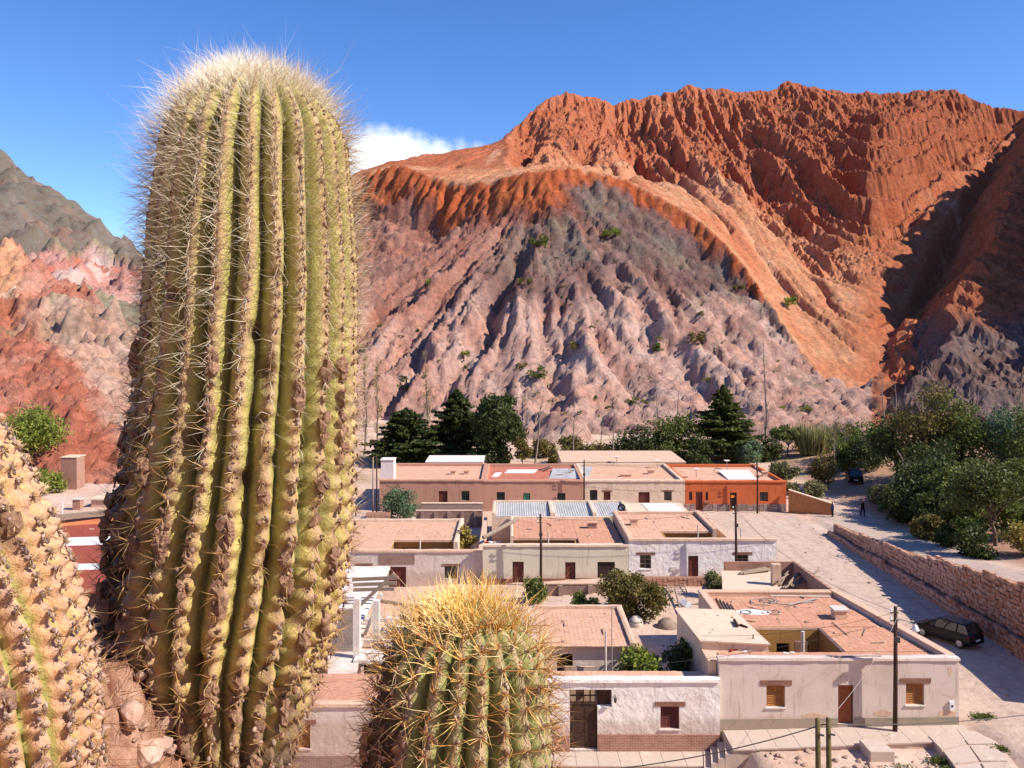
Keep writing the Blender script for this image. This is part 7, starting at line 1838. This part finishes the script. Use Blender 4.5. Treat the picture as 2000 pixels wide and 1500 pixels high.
tall = dict(ns=250, dome=.20, spacing=[.016, .019, .040, .055], tub=[0, .01, .045, .085], cork=(.62, 1.0), bark=(.70, .95), side=.34, wounds=34, phase=.2,  # side darkens the left of the body as painted shade
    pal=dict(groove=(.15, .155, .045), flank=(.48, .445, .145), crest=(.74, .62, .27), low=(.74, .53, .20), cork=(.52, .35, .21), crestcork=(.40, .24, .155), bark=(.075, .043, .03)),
    ar=[.0050, .0055, .0085, .011], acol=[(.26, .15, .10), (.20, .11, .075), (.36, .25, .19), (.30, .21, .18)], atop=(.75, .62, .40),
    cnt=[14, 12, 11, 10, 8, 7], spread=[.8, 1.2, 1.3, 1.2], len=[.095, .095, .066, .052, .055, .060], longp=.035, lift=.15,
    srad=[.00042, .00044, .00060, .00078], scol_top=[(.90, .84, .70), (.84, .74, .55), (.70, .53, .32), (.52, .36, .22)], scol_low=[(.58, .34, .12), (.42, .22, .09), (.30, .15, .07), (.66, .46, .2)],
    mixs=(.25, .6), bend=.17, crown=4200, crown_r=.165, crown_R=.19, crown_len=.088, crown_rad=.00055, crown_out=1.5, crown_jit=.20,
    ccol=[(.97, .94, .84), (.95, .90, .76), (.90, .80, .58)], scabs=80, scab_s=(.3, .97))
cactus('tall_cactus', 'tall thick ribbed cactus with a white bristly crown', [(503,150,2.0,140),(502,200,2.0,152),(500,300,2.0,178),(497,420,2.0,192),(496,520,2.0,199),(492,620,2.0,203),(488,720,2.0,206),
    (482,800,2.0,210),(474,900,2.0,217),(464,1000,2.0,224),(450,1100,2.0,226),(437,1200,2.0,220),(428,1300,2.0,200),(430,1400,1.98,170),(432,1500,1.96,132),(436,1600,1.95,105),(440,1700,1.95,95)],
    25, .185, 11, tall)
small = dict(ns=120, dome=.13, spacing=[.022, .030, .036, .042], tub=[0, .04, .07, .08], cork=(.85, 1.3), bark=(.58, .92), side=.48, wounds=5, phase=.5,  # side puts shade into the colour of the lower left
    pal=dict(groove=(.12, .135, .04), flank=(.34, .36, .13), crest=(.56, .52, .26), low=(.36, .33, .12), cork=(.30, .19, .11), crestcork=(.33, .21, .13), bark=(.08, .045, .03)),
    ar=[.0060, .0062, .0072, .008], acol=[(.36, .25, .20), (.28, .18, .14), (.44, .33, .27)], atop=(.75, .45, .15),
    cnt=[22, 18, 13, 11, 10, 9], spread=[.9, 1.3, 1.4, 1.4], len=[.080, .066, .054, .050, .048, .046], longp=.08, lift=.2,
    srad=[.00080, .00080, .00080, .0008], scol_top=[(.80, .56, .22), (.72, .42, .13), (.60, .31, .09), (.82, .66, .36)], scol_low=[(.52, .25, .10), (.36, .16, .07), (.62, .36, .15), (.26, .11, .05)],
    mixs=(.05, .5), bend=.25, crown=650, crown_r=.08, crown_R=.13, crown_len=.088, crown_rad=.00085, crown_out=1.5, crown_jit=.28,
    ccol=[(.95, .68, .22), (.92, .56, .12), (.95, .80, .42), (.85, .46, .09)], scabs=10, scab_s=(.35, .9))
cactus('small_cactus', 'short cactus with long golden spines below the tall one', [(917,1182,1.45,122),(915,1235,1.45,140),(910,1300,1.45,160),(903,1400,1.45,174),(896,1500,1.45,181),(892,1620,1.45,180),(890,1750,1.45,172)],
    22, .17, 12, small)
left = dict(ns=170, dome=.16, spacing=[.026, .026, .026, .026], tub=[.06, .07, .08, .08], cork=(-.2, .5), bark=(1.05, 1.4), side=0, wounds=8, phase=.1,
    pal=dict(groove=(.30, .31, .08), flank=(.64, .50, .19), crest=(.74, .45, .25), low=(.72, .42, .22), cork=(.72, .41, .24), crestcork=(.50, .335, .25), bark=(.30, .18, .12)),
    ar=[.0064, .0068, .0072, .0072], kk=10, acol=[(.26, .18, .155), (.19, .125, .11), (.32, .225, .19), (.42, .31, .26)],
    cnt=[26, 26, 26, 26, 26, 26], spread=[1.7, 1.7, 1.7, 1.7], len=[.018, .018, .018, .018, .018, .018], longp=.03,
    srad=[.0009, .0009, .0009, .0009], scol_top=[(.58, .40, .20), (.44, .26, .13), (.66, .52, .32)], scol_low=[(.50, .30, .14), (.30, .16, .08)],
    mixs=(.3, .8), bend=.3, crown=600, crown_r=.12, crown_R=.16, crown_len=.07, crown_rad=.0006, ccol=[(.8, .7, .5), (.7, .5, .3)], scabs=60, scab_s=(.25, .98), dlow=.7, wander=1.4)
cactus('leaning_cactus', 'pale corky cactus leaning in from the edge, studded with grey tufts', [(-330,690,1.35,110),(-305,750,1.35,170),(-270,820,1.35,196),(-228,900,1.35,210),(-182,990,1.35,218),(-142,1070,1.35,220),
    (-108,1160,1.35,222),(-76,1250,1.35,222),(-50,1350,1.35,218),(-30,1450,1.35,208),(-15,1560,1.35,195),(-10,1680,1.35,190)],
    24, .17, 13, left)

# the stony bank the cacti grow on
def bank_z(x, y):
    z = 18.52+.47*smooth(-.56, -.82, x)*smooth(2.6, 2.2, y)-np.clip(y-2.15, 0, 9)*1.15-.32*smooth(-.55, -.30, x)
    z = z+.10*smooth(-.70, -.95, x)*smooth(1.55, 1.2, y)
    return z+fbm(x*3.1, y*3.1, 4, 501)*.07+np.abs(fbm(x*9, y*9, 3, 502))*.09+np.abs(fbm(x*26, y*26, 3, 505))*.05
gx = np.concatenate([np.arange(-2.6, -1.2, .04), np.arange(-1.2, -.2, .008), np.arange(-.2, 1.9, .03)]); gy = np.concatenate([np.arange(.5, .95, .04), np.arange(.95, 2.1, .009), np.arange(2.1, 4.2, .04)])
X, Y = np.meshgrid(gx, gy); Z = bank_z(X, Y)
T = mixc((.46, .25, .16), (.60, .38, .28), smooth(-.3, .4, fbm(X*5, Y*5, 4, 503)))
T = mixc(T, (.30, .13, .075), smooth(.1, .5, fbm(X*11, Y*11, 3, 504))*.8)
bsoil = NT('stony_bank'); _c = bsoil.attr('tint'); _n = bsoil.noise(22, 7, .7)
bsoil.color(bsoil.mix(_c, (.6, .52, .5), bsoil.rng(_n, .55, .35, 0, 1), 'MULTIPLY'))
bsoil.bump(bsoil.noise(28, 7, .7), .03, .9)
tag(link_mesh('stony_bank', np_mesh('stony_bank', np.stack([X, Y, Z], -1).reshape(-1, 3), grid_faces(len(gy), len(gx)), bsoil.fin(.95, .05), True, attrs={'tint': T.reshape(-1, 3)})), 'stony bank the cacti grow on', kind='structure')
rng_s = random.Random(77)
STONE = simple('pink_stone', (.60, .42, .34), (.40, .23, .17), 14, .01, 40, .95, .08, vary=.6)
sproto = []
for i in range(8):
    bm = bmesh.new(); bmesh.ops.create_icosphere(bm, subdivisions=2, radius=.03); q = np.random.default_rng(700+i); sq = (1, q.uniform(.6, .95), q.uniform(.45, .8))
    pl = [(Vector(q.normal(0, 1, 3)).normalized(), q.uniform(.014, .024)) for _ in range(7)]
    for v in bm.verts:
        for nrm, dd in pl:                                  # broken faces
            k = v.co.dot(nrm)-dd
            if k > 0: v.co -= nrm*k*.9
        v.co = Vector((v.co.x*sq[0], v.co.y*sq[1], v.co.z*sq[2]))*(1+q.uniform(-.05, .05))
    me = bpy.data.meshes.new('stone'); bm.to_mesh(me); bm.free(); me.materials.append(STONE); sproto.append(me)
for i in range(230):
    x = rng_s.uniform(-1.05, -.5); y = rng_s.uniform(1.2, 2.1)
    o = link_mesh('stone', sproto[i % 8], None, (x, y, float(bank_z(np.array([x]), np.array([y]))[0])+.012))
    sc = rng_s.choice([.3, .4, .5, .6, .8, 1.0, 1.3]); o.scale = (sc, sc, sc); o.rotation_euler = (rng_s.uniform(-.5, .5), rng_s.uniform(-.5, .5), rng_s.uniform(0, 6))
    tag(o, 'pinkish broken stone lying among the cactus roots', 'stone', 'stones around the cactus roots')
r_ = np.random.default_rng(8); n = 1100
px = r_.uniform(-1.0, -.30, n); py = r_.uniform(1.35, 2.05, n); pz = bank_z(px, py)+.012
Dn = np.stack([r_.normal(.5, .6, n), r_.normal(0, .6, n), r_.normal(.12, .22, n)], 1); Dn /= np.linalg.norm(Dn, axis=1)[:, None]
cc = np.array([(.42, .20, .10), (.55, .32, .17), (.30, .13, .07)])[r_.integers(0, 3, n)]
o = link_mesh('fallen_spines', spines_mesh('fallen_spines', np.stack([px, py, pz], 1), Dn, r_.uniform(.05, .13, n), np.full(n, .0009), cc, r_))
tag(o, 'litter of dry fallen spines between the cactus trunks', 'spine litter', kind='stuff')
